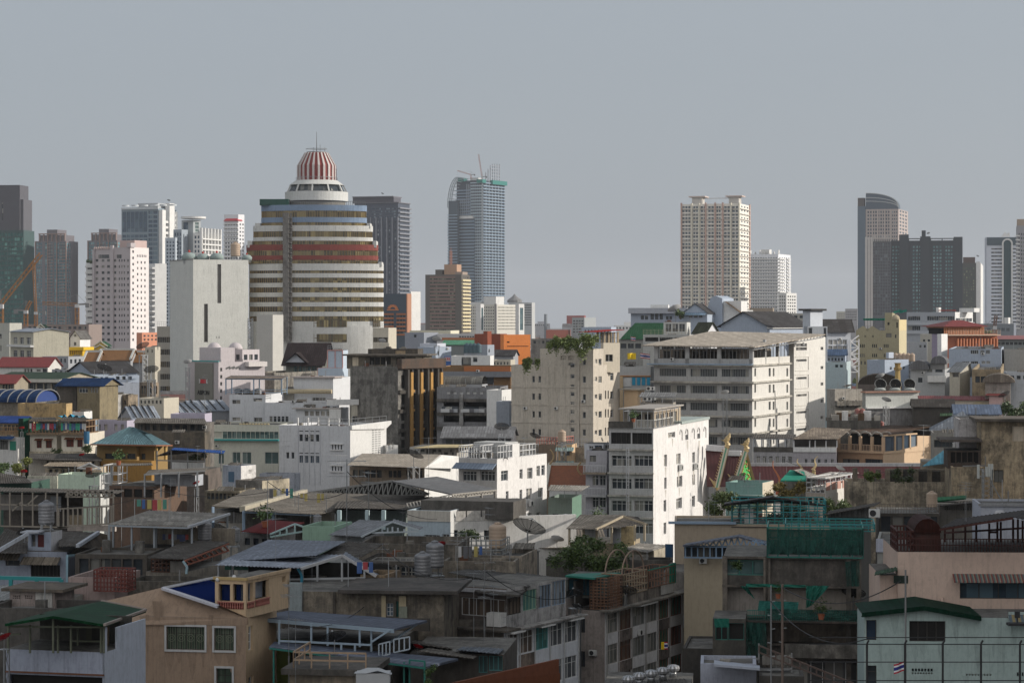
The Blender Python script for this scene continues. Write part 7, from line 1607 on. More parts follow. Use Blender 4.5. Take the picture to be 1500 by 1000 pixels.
b=B('building','wide tan flat walled building with blue eave and teal mesh cage on roof','building',988,1215,1222,235,768,4,w=wall((.36,.3,.23),.15),W=10,par=.2);b.end();b.box('blue_eave',-b.L-.6,b.fx(1078),-.3,.2,b.zt,b.zt+.22,bluepaint)
tc=plain((.04,.25,.26),.5)
b.cage(b.fx(1073),b.fx(1210),.3,4.5,b.zt,zat(732,236),tc,11,3,4,.045,name='teal_cage');pxroof(b,[(1060,738,234),(1133,727,235),(1215,740,236),(1140,733,240)],sheet((.1,.1,.11),.3),0);pxroof(b,[(1060,738,234),(1133,727,235),(1133,725,241),(1062,735,241)],sheet((.1,.1,.11),.3),0)
b.box('dark_pipe',b.fx(1071),b.fx(1137),-.12,0,zat(772.5,235),zat(771.5,235),frame_d);b.box('white_board',b.fx(1091),b.fx(1104),1,1.1,b.zt,b.zt+1.4,W_)
tree('shrub',1150,738,70,26,243,'green plants growing inside the teal mesh roof cage',(.04,.065,.025),'plants',2200,.12,z0=zat(768,243),trunk=False,seed=41,depth=3)
b=B('building','beige building with pale blue trussed gable over window band','building',1002,1118,1126,218,816,8,w=wall((.4,.34,.25),.15),W=8,par=0);b.end()
pxroof(b,[(1000,798,216),(1082,785,217),(1084,782,225),(1006,795,226)],sheet((.17,.19,.24),.2),0);pxroof(b,[(1082,785,217),(1126,797,218),(1128,793,226),(1084,782,225)],sheet((.17,.19,.24),.2),0)
sg=[((1002,799,217.5),(1082,786,217.5)),((1082,786,217.5),(1124,798,217.5)),((1002,800,217.5),(1124,801,217.5)),((1002,816,217.5),(1120,817,217.5))]
for i in range(13):x=1004+i*9;sg+=[((x,800,217.5),(x,816,217.5)),((x,800,217.5),(x+4.5,799-(12.5-abs(x+4.5-1082)*.15),217.5)),((x+9,800,217.5),(x+4.5,799-(12.5-abs(x+4.5-1082)*.15),217.5))]
pbars(b,sg,plain((.22,.32,.45),.5),.06,'blue_truss');b.box('window_band',-b.L,0,.1,.2,zat(816,218),zat(800,218),DG);b.box('window_panel',b.fx(1013),b.fx(1060),0,.08,zat(815,218),zat(801.5,218),wall((.25,.22,.18),.3))if 0 else None
b=low('house','mint green parapet box house with dark lower balcony before the temple',1063,1117,1133,298,707,22,wall((.22,.35,.32),.15),ws=wall((.6,.53,.42),.2),par=.3,W=None);b.box('ledge',-b.L-.3,.3,-1,0,zat(726,298),zat(724.5,298),wall((.3,.4,.36),.2));b.box('dark_gap',-b.L,0,-.1,0,zat(735,298),zat(727,298),VOID)
tree('tree',1057,724,40,34,268,'green leafy tree between brilliant white block and tan building',(.07,.1,.03),'tree',3200,.15,seed=51)
tree('shrub',1150,707,62,24,285,'orange and green flowering bush before maroon temple roof',(.15,.12,.03),'plant',2400,.14,z0=zat(731,285),trunk=False,seed=52,depth=3)
tree('tree',1228,733,44,30,262,'leafy green tree below the white grid windowed terrace house',(.06,.09,.025),'tree',2400,.15,seed=53)
b=low('shed','shed with green tarpaulin side and grey corrugated roof before temple',1143,1182,1200,290,704,20,wall((.2,.2,.18),.5),W=5,par=0);pxroof(b,[(1162,688,288),(1196,705,288),(1200,697,295),(1172,686,295)],asbl);pxroof(b,[(1143,703,286),(1182,703,286),(1178,690,290),(1157,688,290)],plain((.02,.22,.15),.8),0,name='green_tarpaulin')
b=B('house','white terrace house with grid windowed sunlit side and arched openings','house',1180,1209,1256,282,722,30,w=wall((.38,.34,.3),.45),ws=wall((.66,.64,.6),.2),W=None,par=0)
b.grid('f',1182,1208,3,.75,729,737,1,1,'',VOID);b.end();z=b.zt;W=b.W
b.grid_=None;b.cage(-b.L+.1,-.1,.1,W-.3,z,zat(700,282),frame_w,4,6,3,.05,name='terrace_cage');pxroof(b,[(1178,700,280),(1210,702,280),(1258,692,302),(1215,691,302)],sheet((.45,.42,.38),.2),.3)
mb=MB()
for i in range(6):y0_=W*(i+.1)/6;mb.box(.0,.06,y0_,y0_+W*.12,z+.3,z+1.2)
b.part('grid_windows',mb,wall((.5,.3,.25),.3));b.box('side_parapet',-.15,.02,0,W,z-.02,z+.9,wall((.66,.64,.6),.2));b.box('white_side_wall',.02,.1,0,W*.6,z-3.5,z-.1,wall((.66,.64,.6),.3))
dish(1230,700,290,'small red backed dish on white terrace house roof',.7,'white',rz=-60)
ocw=wall((.46,.38,.27),.75)
b=B('ruin','long crumbling stained wall with plants on top left of stained tower','building',1240,1404,1412,278,706,5,w=wall((.42,.37,.29),.8),W=6,par=.4);b.end()
mb=MB()
for i,px in enumerate((1255,1272,1289,1303,1322,1345,1365,1385)):x=b.fx(px);mb.box(x-.35,x+.2,2,2.5,b.zt-.4,zat(686+(i*5 % 4),280))
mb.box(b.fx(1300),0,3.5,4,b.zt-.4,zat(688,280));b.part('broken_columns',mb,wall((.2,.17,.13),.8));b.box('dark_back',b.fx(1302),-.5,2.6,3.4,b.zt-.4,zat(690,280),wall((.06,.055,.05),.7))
tree('shrub',1275,690,36,16,276,'sunlit green plants on top of long crumbling wall',(.08,.12,.02),'plant',1100,.13,z0=zat(708,276),trunk=False,seed=61)
tree('vines',1322,687,34,20,275,'dark climbing plant on broken columns of crumbling wall',(.04,.06,.02),'plant',900,.12,z0=zat(708,275),trunk=False,seed=62)
b=B('tower_house','tall mould stained ochre concrete tower with small window at right edge','building',1437,1520,1526,268,617,6,w=ocw,W=12,par=.3)
b.w1('f',1456,688,1470,706,'2x1',DG,frame_d);b.w1('f',1483,624,1500,646,'',wall((.6,.52,.42),.3));b.end()
b.box('roof_slab',b.fx(1428),.5,-1.0,8,b.zt,b.zt+.3,wall((.15,.13,.11),.7));c=B('lower_mass',None,None,1394,1440,1445,266,684,6,w=wall((.4,.33,.23),.8),W=10,parent=b,par=.2);c.end()
c=B('white_annex',None,None,1405,1437,1440,274,614,6,w=wall((.42,.41,.42),.5),W=8,parent=b,bot=662,par=.2);c.end()
c=B('dark_room',None,None,1388,1437,1440,268,660,6,w=wall((.08,.06,.05),.7),W=6,parent=b,bot=686,par=0);c.grid('f',1392,1434,5,.85,662,678,1,1,'',VOID);c.end();c.box('roof_slab',-c.L-.8,.1,-.8,6,c.zt+1,c.zt+1.25,wall((.12,.1,.09),.7));b.box('lower_wall',b.fx(1437),0,-.15,0,zat(735,266),zat(684,266),wall((.24,.2,.15),.85))if 0 else None
r=link('antenna_tower',None,None,tuple(pt(1446,737,258)));tag(r,'grey telecom mast with tall white panel antennas before stained tower','antenna');k=258/F
mb=MB();lattice(mb,(0,0,0),(0,0,50*k),.9,7,.05);mb.bar((.4,0,32*k),(1.7,0,0),.06);mobj('mast',mb,steel,r)
for x,z0_,z1_ in((-14,37,57),(6,35,58),(2,40,58),(-2,40,54)):mb=MB();mb.box(x*k-.12,x*k+.12,-.5,-.3,z0_*k,z1_*k);mobj('panel_antenna',mb,plain((.5,.52,.5),.4),r)
mb=MB();mb.bar((-14*k,-.3,40*k),(7*k,-.3,40*k),.05);mb.bar((-14*k,-.3,50*k),(7*k,-.3,50*k),.04);mobj('bracket',mb,steel,r)
b=low('house','house with teal blue gabled sheet roof left of stained tower',1350,1390,1396,300,676,8,wall((.2,.18,.15),.5),W=6,par=0);pxroof(b,[(1350,683,298),(1390,678,298),(1389,660,303),(1384,658,303)],sheet((.08,.22,.3),.1))
b=low('building','grey office like house with dark glazed band right of peach house',1366,1404,1410,345,634,8,wall((.24,.23,.21),.4),f=[(1368,1403,1,.98,644,655,1,1)],st='6x1',fr=frame_d,W=8)
b=low('shed','grey corrugated wall shed with pale patch and outdoor unit right of teal cage',1212,1276,1284,236,757,8,sheet((.22,.22,.21),.2),W=7,par=0);mb=MB();mb.corr((-b.L,-.1,b.zt),(b.fx(1274),-.1,b.zt),(b.fx(1274),-.05,zat(742,236)),(-b.L,-.05,zat(751,236)),.3);b.part('ribbed_panel',mb,sheet((.3,.3,.29),.2));pxroof(b,[(1205,754,234),(1280,741,234),(1290,735,240),(1215,748,240)],asbd);ac(1281,758,232,'white outdoor unit beside grey corrugated wall shed',1.25)
b=low('house','dark open house below the long crumbling wall',1288,1376,1382,240,752,6,wall((.09,.08,.07),.7),f=[(1290,1374,5,.9,756,782,1,1)],W=8,par=0);b.rail([(-b.L,-.1,b.zt),(0,-.1,b.zt)],.9,plain((.15,.12,.1)),22,r=.025);tank(1365,752,242,'tall beige plastic tank before crumbling wall',1.0,'beige')
b=low('house','grey breeze block house with dark sloping roof edge under telecom mast',1374,1438,1442,244,738,6,wall((.27,.25,.22),.4),W=8,par=0,f=[(1383,1430,14,.6,742,747,2,.6)]);pxroof(b,[(1373,741,242),(1440,735,242),(1442,731,248),(1376,737,248)],asbd);pxroof(b,[(1371,733,246),(1415,729,246),(1416,725,248),(1371,728,248)],sheet((.02,.1,.05),.1),0)
b=low('house','pale blue white rendered house with round vent hood at right edge',1437,1540,1545,226,740,5,wall((.44,.46,.52),.25),W=8,par=.2);b.box('coping',-b.L-.2,.2,-.2,.2,b.zt-.1,b.zt+.15,wall((.3,.3,.31),.3));mb=MB();mb.lathe([(.02,-.45),(.45,-.35),(.5,0),(.35,.3),(.02,.35)],n=14);mb.v=[(x*1.1+b.fx(1464),-.3+y*.6,z+zat(752,226))for x,y,z in mb.v];b.part('vent_hood',mb,wall((.5,.5,.52),.1),True)
b=low('house','small grey white annex with one window between netted and peach buildings',1285,1313,1318,212,790,10,wall((.3,.3,.28),.3),f=[(1297,1307,1,1,812,832,1,1)],W=8,par=.2);b.box('white_band',-b.L-.1,.1,-.15,0,b.zt-1.1,b.zt+.05,wall((.45,.47,.55),.2))
def streak(b,L):
    for px,y0,y1 in L:ms=MB();x=b.fx(px);za,zb=b.zf(px,y0),b.zf(px,y1);w_=.12+.1*(px % 3);ms.prism([(x-w_,za),(x+w_,za),(x+w_*.6,zb+(za-zb)*.3),(x+.03,zb),(x-w_*.5,zb+(za-zb)*.4)][::-1],-.012,-.004);b.part('rain_stain',ms,wall(tuple(v*.87 for v in b.wm_),.35))
b=B('house','long steel framed roof terrace over pale walls at left','house',-20,98,172,245,792,8,w=wall((.26,.24,.21),.5),W=9,par=0);b.grid('f',0,90,6,.8,798,812,1,1,'',VOID);b.end()
pxroof(b,[(-25,719,243),(170,723,243),(182,718,251),(-20,713,251)],asbd,.3)
sg=[]
for x in(0,14.5,32.5,48,67,84,99.5,146,166):sg.append(((x,721,243),(x,770,243)))
sg+=[((95,718,243),(166,721,243)),((95,727,243),(166,728,243)),((-20,738,243),(70,740,243)),((32,734,243),(18,748,243)),((55,725,243),(38,741,243)),((0,770,243),(100,772,243)),((84,745,243),(166,741,243)),((84,772,243),(166,766,243))]
for i in range(9):x=96+i*8;sg+=[((x,727,243),(x+4,719,243)),((x+4,719,243),(x+8,727,243))]
for i in range(12):x=86+i*7;sg.append(((x,745-i*.3,243),(x,771-i*.4,243)))
pbars(b,sg,plain((.27,.24,.2),.6,var=.5),.07,'steel_frame')
b.box('pale_wall',-b.L,b.fx(70),3,3.2,zat(750,246),zat(727,246),wall((.3,.28,.26),.3));b.box('white_shutter',b.fx(69),b.fx(84),1,1.2,zat(749,246),zat(727,246),wall((.4,.42,.45),.2));b.box('board',b.fx(101),b.fx(122),-.1,0,zat(772,244),zat(755,244),wall((.3,.25,.18),.5));b.box('stained_parapet',b.fx(100),b.fx(170),-.3,.1,zat(778,244),zat(769,244),wall((.5,.45,.42),.5))
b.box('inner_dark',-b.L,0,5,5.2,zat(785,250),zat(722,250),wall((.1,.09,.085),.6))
b=B('house','pale blue white house with stair box, ribbed awnings and dark shutter at left','house',-20,98,108,205,808,7,w=wall((.3,.33,.4),.3),W=9,par=0)
b.w1('f',45,827,88,844.5,'8x1',VOID,frame_d);b.w1('f',8,820,29,828,'2x1',DG,frame_d);b.end();L,W,z=b.L,b.W,b.zt
b.awning('f',b.fx(34),b.fx(89),zat(816,205),1.1,.55,sheet((.27,.24,.2),.4));b.awning('f',b.fx(-5),b.fx(31),zat(809.5,205),1.1,.55,sheet((.27,.24,.2),.4))
c=B('stair_box',None,None,41,75,87,206,779,14,w=wall((.33,.37,.45),.3),ws=wall((.5,.5,.52),.4),parent=b,bot=809,W=2.2,par=0);c.w1('f',46,783,52,800,'',CUR);c.w1('f',55,782.5,64.5,801,'',plain((.1,.02,.02),.6),rec=.08,name='door');c.end();b.box('eave_slab',c.fx(35)*0+b.fx(34),b.fx(60),-.8,1,zat(780,205),zat(778,205),wall((.4,.42,.46),.3))
pxroof(b,[(86,800,203),(114,799,203),(142,779.5,214),(87,778,214)],asbd,.3);pxroof(b,[(-20,810,203),(40,810,203),(40,782,214),(8,774,216)],asbd,.3);pbars(b,[((113.5,799,202.6),(144,779.5,213.6)),((-2,806,202.6),(41,781,204))],wall((.42,.45,.5),.3),.14,'roof_edge')
mb=MB();P=[L2(b,*q)for q in((98,814,205),(158,806,214),(155,783,214),(144,780,214),(114,800,205))];mb.q(P);mb.q([p+Vector((.05,.25,0))for p in P[::-1]]);b.part('brown_gable',mb,wall((.16,.13,.1),.8))
tank(68,779,207,'large steel tank with blue lid on the stair box roof at left',1.25);dish(36,783,209,'dark dish left of large tank with blue lid',.7,rz=40)
pbars(b,[((98.5,815,203),(98.5,858,203)),((98.5,813.5,203),(122,811,206)),((122,811,206),(160,805,212))],plain((.25,.38,.45),.4),.09,'gutter_pipe')
b=B('house','terrace house with light grey corrugated canopy on thin posts, left of centre','house',158,275,336,208,808,12,w=wall((.12,.1,.085),.7),W=9,par=0);b.grid('f',165,270,5,.85,815,838,1,1,'',VOID);b.end()
pxroof(b,[(158,767.5,206),(276,771,205),(336,752,222),(217,747.5,224)],asbl,.27,.06);pbars(b,[((276,771.5,204.8),(336,752.5,221.8))],wall((.45,.47,.5),.2),.1,'fascia')
pbars(b,[((x,y,dd),(x,810,dd))for x,y,dd in((160,768,206),(166,768,208),(193,769,206),(226,770,206),(229,770,209),(253,771,206),(281,770,206),(308,762,214),(333,754,221))]+[((159,769.5,206),(276,773,205))],plain((.28,.31,.34),.5),.07,'posts')
b.box('back_wall',b.fx(166),2,6.5,6.8,z0:=b.zt,b.zt+1.5,wall((.25,.22,.18),.6));b.box('red_sheet',b.fx(155),b.fx(215),-.5,1,b.zt-.3,b.zt-.1,sheet((.1,.04,.03),.5))
mb=MB();rnd=random.Random(8)
for i in range(9):x=b.fx(232+i*4.2);h_=rnd.uniform(.4,.9);mb.q([(x,1,zat(784,208)-h_),(x+.28,1,zat(784,208)-h_),(x+.28,1.02,zat(784,208)),(x,1.02,zat(784,208))],rnd.randrange(3))
b.part('laundry',mb,[plain((.3,.05,.04)),plain((.08,.1,.2)),plain((.25,.25,.25))])
tank(300,800,212,'squat steel tank at right end of light grey corrugated canopy',1.1);dish(318,795,214,'black mesh dish behind squat steel tank at canopy end',1.0,rz=-30)
b=B('house','house with dark corrugated lean-to roof and rust red truss edge','house',214,271,335,192,838,16,w=wall((.25,.23,.2),.5),W=9,par=0);b.end()
pxroof(b,[(214,817,190),(270,819,190),(335,793.5,208),(272,791,210)],asbd,.27,.06)
sg=[((271,821,190),(335,796,208)),((271,828,190),(335,806,208))]
for i in range(9):t=i/9;sg.append(((271+64*t,821-25*t,190+18*t),(271+64*(t+.11),828-22*(t+.11),190+18*(t+.11))))
pbars(b,sg,plain((.28,.09,.05),.7),.055,'red_truss');b.box('pale_wall',b.fx(250),b.fx(272),-.1,0,b.zt,zat(822,192),wall((.33,.31,.28),.4));b.cage(b.fx(222),b.fx(249),0,3,b.zt,zat(820,192),plain((.12,.06,.04)),5,3,3,.05)
pbars(b,[((268,821,189),(274,830,189)),((274,830,189),(273,840,189))],plain((.28,.4,.45)),.08,'gutter_pipe')
low('wall_block','mossy grey boundary wall right of small red cage',188,300,306,186,852,8,wall((.2,.185,.16),.85),cat='wall',W=4)
b=low('house','low pinkish walled house behind rust red cage at left',100,168,192,184,846,10,wall((.35,.27,.25),.35),W=6);b.cage(b.fx(143),b.fx(192),-.8,1,zat(868,182),zat(837,182),plain((.17,.05,.04),.7),10,3,5,.04,name='red_cage')
b=low('house','dark open ground between tin roofs left of centre with scaffold poles',110,215,222,200,812,6,wall((.09,.08,.07),.7),f=[(115,210,6,.85,818,842,1,1)],W=6,par=.2)
b=B('shed','low sheet roofed shed under bright teal pipe at left edge','shed',-20,88,92,178,884,5,w=wall((.3,.3,.28),.5),W=7,par=0);b.end();pxroof(b,[(-22,882,176),(90,868,176),(90,853,186),(-20,858,186)],sheet((.3,.32,.33),.4),.27)
pbars(b,[((-20,845,175),(90,848,175)),((90,848,175),(90,862,175)),((16,846,175),(16,866,175)),((54,847,175),(54,864,175))],plain((.03,.24,.25),.4),.13,'teal_pipe')
b=B('rooftop_room','pinkish little rooftop room with vent blocks and white board at left','rooftop room',14,80,96,165,866,12,w=wall((.3,.26,.25),.5),W=3.5,par=0);b.grid('f',18,30,4,.6,871,877,2,.7,'',VOID);b.grid('f',36,48,4,.6,871,877,2,.7,'',VOID);b.end()
b.box('roof_slab',-b.L-.4,.8,-.5,4,b.zt,b.zt+.2,wall((.13,.11,.09),.7));b.box('white_board',b.fx(53),b.fx(77),-.12,0,zat(889,165),zat(867.5,165),wall((.5,.5,.49),.5))
low('wall_block','very dark mouldy ledge wall below pinkish rooftop room',-20,170,178,160,892,6,wall((.1,.095,.09),.8),cat='wall',W=5)
gr=sheet((.008,.055,.022),.22)
b=B('house','verandah house with dark green roof and white metal side at bottom left','house',9,153,213,138,955,14,w=wall((.33,.36,.44),.35),ws=wall((.48,.52,.6),.25),W=None,par=0)
b.rec=.5;b.w1('f',12,989,150,1040,'',VOID);b.end();L,W,z=b.L,b.W,b.zt;zt=zat(916,138)
mb=MB();mb.box(-.1,.012,b.sy(171),W,0,zat(899,146));b.part('side_sheet',mb,wall((.48,.52,.6),.25));mb=MB();mb.box(-.11,.012,0,.35,0,zt);mb.box(-.1,.011,.35,b.sy(171),0,z-.02);b.part('corner_panel',mb,wall((.48,.52,.6),.25))
pxroof(b,[(7,913,136),(78,901.5,136.5),(149,880,152),(70,895,152)],gr,0);pxroof(b,[(78,901.5,136.5),(154,914,137),(214,893,152),(149,880,152)],gr,0)
sg=[((11,914,137),(78,903,137)),((78,903,137),(152,915,138)),((11,917,137),(152,918,138)),((78,903,137),(78,955,137))]
for x in(12,44,78,85,104,148,152):sg.append(((x,915,138),(x,956,138)))
sg+=[((11,929,137.5),(30,928,137.5)),((104,920,141),(104,955,141)),((114,920,141),(114,955,141)),((104,938,141),(150,939,141))]
pbars(b,sg,plain((.13,.14,.1),.6,var=.4),.05,'verandah_frame');b.box('back_wall',-L,-.3,4.5,4.7,z-.2,zt,wall((.05,.05,.045),.5));b.box('inner_glazing',b.fx(88),b.fx(146),3.6,3.7,z,zt-.2,glass((.02,.02,.018),(.12,.12,.08),.3));b.box('ridge_flashing',b.fx(146),b.fx(150),0,.2,z,z+.1,rusty)if 0 else None
pbars(b,[((171,903,143),(171,944,143)),((158,909,141),(158,950,141)),((158,950,141),(171,944,143))],plain((.13,.09,.05)),.06,'side_window_frame')
pbars(b,[((148,879.5,152.3),(214,892.5,152.2)),((214,892.5,152.2),(153,914.5,136.8))],plain((.3,.25,.22),.6),.07,'flashing');b.box('lower_ledge',-L,0,-.15,0,zat(989,138),zat(987,138),rusty)
dish(6,950,134,'bright red dish cut off by left edge before verandah house',.8,'red',rz=60)
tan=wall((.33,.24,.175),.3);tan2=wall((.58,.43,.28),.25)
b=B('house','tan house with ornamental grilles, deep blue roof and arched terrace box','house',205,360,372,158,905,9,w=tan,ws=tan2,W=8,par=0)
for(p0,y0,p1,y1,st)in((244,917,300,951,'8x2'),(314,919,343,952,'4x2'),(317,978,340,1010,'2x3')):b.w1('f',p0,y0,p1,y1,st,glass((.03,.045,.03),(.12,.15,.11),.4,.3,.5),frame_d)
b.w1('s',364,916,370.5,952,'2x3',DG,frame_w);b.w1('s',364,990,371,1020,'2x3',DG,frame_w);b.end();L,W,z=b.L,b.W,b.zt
for(p0,y0,p1,y1)in((244,917,300,951),(314,919,343,952),(317,978,340,1010)):
    xa,xb=b.fx(p0),b.fx(p1);za,zb=b.zf((p0+p1)/2,y1),b.zf((p0+p1)/2,y0);mb=MB();t=.13
    mb.box(xa-t,xb+t,-.08,.02,zb,zb+t);mb.box(xa-t,xb+t,-.08,.02,za-t,za);mb.box(xa-t,xa,-.08,.02,za,zb);mb.box(xb,xb+t,-.08,.02,za,zb);b.part('window_surround',mb,wall((.5,.5,.5),.1))
    if y0<970:
        mb=MB();n=round((xb-xa)/.62)
        for i in range(n):
            xc=xa+(xb-xa)*(i+.5)/n
            for rr_ in(.24,.12):
                for j in range(12):a0,a1=R(30*j),R(30*(j+1));mb.bar((xc+rr_*math.cos(a0),.06,(za+zb)/2+rr_*math.sin(a0)),(xc+rr_*math.cos(a1),.06,(za+zb)/2+rr_*math.sin(a1)),.014)
        for i in range(n*4):xc=xa+(xb-xa)*(i+.5)/(n*4);mb.bar((xc,.07,za),(xc,.07,zb),.01)
        b.part('grille',mb,wall((.2,.22,.16),.1))
mb=MB();P=[L2(b,*q)for q in((115,889,163),(238,860,160),(318,886,158),(362,905,158),(362,915,158),(200,915,159),(115,915,163))];mb.q(P[::-1]);mb.q([p+Vector((0,.25,0))for p in P]);b.part('gable_wall',mb,tan)
pxroof(b,[(240,861,159.8),(317,886,158),(372,872,172),(300,847,176)],plain((.008,.018,.085),.95,spec=0.,var=.15),0);
pxroof(b,[(236,860,159.5),(318,887,157.8),(321,885,158.2),(240,858.5,160)],wall((.5,.5,.55),.1),0,name='white_flashing');pxroof(b,[(238,859,160),(244,861,160),(322,845,176),(318,843,176)],wall((.5,.5,.52),.3),.2,name='white_ridge')
c=B('terrace_box',None,None,315,360,424,158.3,850,21,w=tan2,ws=tan2,W=None,parent=b,bot=905,par=0);L,W=c.L,c.W;z=c.zt;zb=zat(893,158)
c.rec=.5
c.w1('f',320,855,337,880,'',plain((.008,.018,.085),.95,spec=0.,var=.15));c.w1('f',341,855,356,880,'',plain((.008,.018,.085),.95,spec=0.,var=.15));c.w1('s',363,853,371,880,'',BG);c.w1('s',374,850,394,876,'',glass((.12,.14,.17),(.3,.32,.36),.5));c.w1('s',413.5,843.5,418.5,852,'2x2',DG,frame_w);c.end()
for f_,p0,p1,y0,y1 in(('f',319,357,882,891),('s',362,372,882,890),('s',374,394,877,886)):
    conv=c.fx if f_=='f' else c.sy;a_,e_=conv(p0),conv(p1);dm=c.dep((a_+e_)/2,0)if f_=='f' else c.dep(0,(a_+e_)/2);z0_,z1_=zat(y1,dm),zat(y0,dm);mb=MB();n=max(4,int((e_-a_)/.17))
    for i in range(n):
        q=a_+(e_-a_)*(i+.5)/n;mb.lathe([(.03,z0_),(.055,z0_+.12),(.03,z0_+.24),(.045,z1_)],q if f_=='f' else .06,-.06 if f_=='f' else q,6)
    if f_=='f':mb.box(a_,e_,-.12,0,z1_,z1_+.06);mb.box(a_,e_,-.02,0,z0_,z1_,1)
    else:mb.box(0,.12,a_,e_,z1_,z1_+.06);mb.box(0,.02,a_,e_,z0_,z1_,1)
    c.part('baluster_panel',mb,[plain((.4,.16,.13),.6),plain((.12,.02,.015),.7)])
c.box('coping',-L-.1,.12,-.12,.1,z,z+.18,wall((.45,.33,.16),.2));c.box('coping',0,.12,.1,W,z,z+.2,tan2)
mb=MB();yA=c.sy(372);mb.prism([(yA,z),(W,z),(W,zat(824,172)),(c.sy(395),zat(832,168)),(yA,zat(840,163))],-.25,.03,axis='x');c.part('side_parapet',mb,tan2);c.box('back_wall',-L,0,W-.3,W,z-2.2,zat(832,172),tan2)
for px,y in((319,851),(343,848)):
    mb=MB();mb.lathe([(.01,0),(.13,.08),(.15,.2),(.1,.3),(.01,.34)],n=10);o=mobj('globe_lamp',mb,plain((.6,.6,.6),.3),b.root,tuple(b.M.inverted()@ pt(px,y+1,159)),smooth=True)
tank(389,832,166,'small banded steel tank above tan arched terrace box',.72);
b.wm_=(.33,.24,.175);streak(b,((248,953,985),(262,953,972),(281,953,995),(297,953,978),(320,954,974),(338,954,985),(230,880,930),(309,900,960),(216,900,980),(350,915,960)))
b=B('house','dark shaded courtyard house under two slate blue flat canopies','house',372,575,626,168,945,8,w=wall((.1,.09,.075),.7),W=10,par=0);b.grid('f',380,570,7,.85,955,985,1,1,'',VOID);b.end()
slate=sheet((.13,.15,.2),.1,.5)
pxroof(b,[(371,903.5,164),(577,920,160),(626,908,172),(422,893.5,176)],slate,0);pxroof(b,[(394,946.5,156),(623,976,152),(671,964,162),(402,939,163)],slate,0)
sg=[((371,905,164),(577,922,160)),((371,907.5,164),(577,925,160))]+[((x,y,161),(x,y+dy,161))for x,y,dy in((375,905,30),(409,908,30),(480,913,32),(544,918,36),(527,917,30),(456,912,28))]+[((545,939,160),(571,922,160)),((571,940,163),(610,914,169)),((409,938,160),(544,944,160)),((409,945,160),(409,938,160)),((500,942,160),(500,955,160)),((520,943,160),(520,956,160))]
pbars(b,sg,plain((.3,.38,.45),.5),.06,'canopy_frame')
tg=plain((.03,.17,.14),.5)
pbars(b,[((401,949,156),(401,1010,156)),((395,949,156),(622,978,152)),((600,966,153),(600,1010,153)),((592,969,153),(592,1005,153)),((622,968,152),(622,1010,152)),((600,966,153),(622,968,152))],tg,.055,'green_frame')
for p0,p1,y in((555,571,939),(577,600,932)):pbars(b,[((p0,y+4,158),(p1,y,158)),((p0,y+23,158),(p1,y+18,158))]+[((p0+(p1-p0)*i/3,y+4-4*i/3,158),(p0+(p1-p0)*i/3,y+23-5*i/3,158))for i in range(4)],plain((.35,.4,.44),.5),.04,'gate_frame')
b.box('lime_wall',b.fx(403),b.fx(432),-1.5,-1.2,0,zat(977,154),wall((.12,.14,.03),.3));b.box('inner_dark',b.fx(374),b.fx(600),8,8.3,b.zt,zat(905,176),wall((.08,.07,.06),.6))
dish(490,958,154,'dark mesh dish under lower slate blue canopy edge',.85,rz=30);dish(612,957,166,'bright red dish beside the slate blue canopies',.62,'red',rz=-30)
b=B('house','flat slab roof hut with wooden rail and white plastic tarpaulin at bottom','house',424,535,560,146,988,8,w=wall((.26,.22,.17),.6),W=5,par=0);b.end();b.box('roof_slab',-b.L-.4,.5,-.5,5.3,b.zt,b.zt+.35,wall((.12,.11,.1),.8));b.rail([(b.fx(430),0,b.zt+.35),(b.fx(536),0,b.zt+.35)],.95,plain((.35,.25,.17),.8),4,r=.05);b.rail([(b.fx(430),0,b.zt+.35),(b.fx(430),4.5,b.zt+.35)],.95,plain((.35,.25,.17),.8),3,r=.05)
mb=MB();rnd=random.Random(2);P=[(x,y,.55+rnd.uniform(-.1,.12)-.3*(abs(x)/1.1))for x in(-1.1,-.4,.3,1.1)for y in(-.7,0,.7)]
for i in range(3):
    for j in range(2):a_=i*3+j;mb.q([P[a_],P[a_+3],P[a_+4],P[a_+1]])
mb.box(-1,1,-.65,.65,-.3,.35);r=link('water_trough',None,None,tuple(pt(547,992,144)));tag(r,'crumpled pale plastic cover over box beside wooden rail','cover');mobj('cover',mb,plain((.4,.41,.42),.5),r)
tree('shrub',630,975,14,26,150,'small green plant beside green frame at bottom',(.05,.09,.02),'plant',500,.07,z0=zat(1001,150),trunk=False,seed=71,depth=.6)
b=B('concrete_block','mould blackened concrete block with cream window panel above slate canopy','building',424,650,662,178,868,6,w=wall((.24,.21,.17),.85),W=9,par=0);b.w1('f',566,883,576,902,'2x3',BG,frame_w);b.w1('f',580,880,584,903,'',plain((.02,.1,.09)));b.end();L,z=b.L,b.zt
b.box('roof_slab',b.fx(498),b.fx(672),-1,8,z,z+.25,wall((.1,.09,.085),.8));b.box('cream_panel',b.fx(561),b.fx(595),-.1,0.02,zat(906,178),zat(882,178),wall((.5,.42,.28),.3))if 0 else b.box('cream_panel',b.fx(584.5),b.fx(595),-.1,0,zat(906,178),zat(873,178),wall((.5,.42,.28),.3))
b.box('cream_panel',b.fx(559),b.fx(565.5),-.1,0,zat(906,178),zat(873,178),wall((.5,.42,.28),.3));b.box('dark_frame',b.fx(488),b.fx(492),-.15,0,zat(906,178),z,wall((.08,.07,.06),.7));b.box('blue_grey_corner',b.fx(424),b.fx(443),-.2,.1,zat(905,178),zat(855,178),wall((.28,.32,.33),.4))
b.box('teal_shutter',b.fx(585),b.fx(597),-.2,-.1,zat(906,178),zat(888,178),wall((.25,.27,.22),.4))
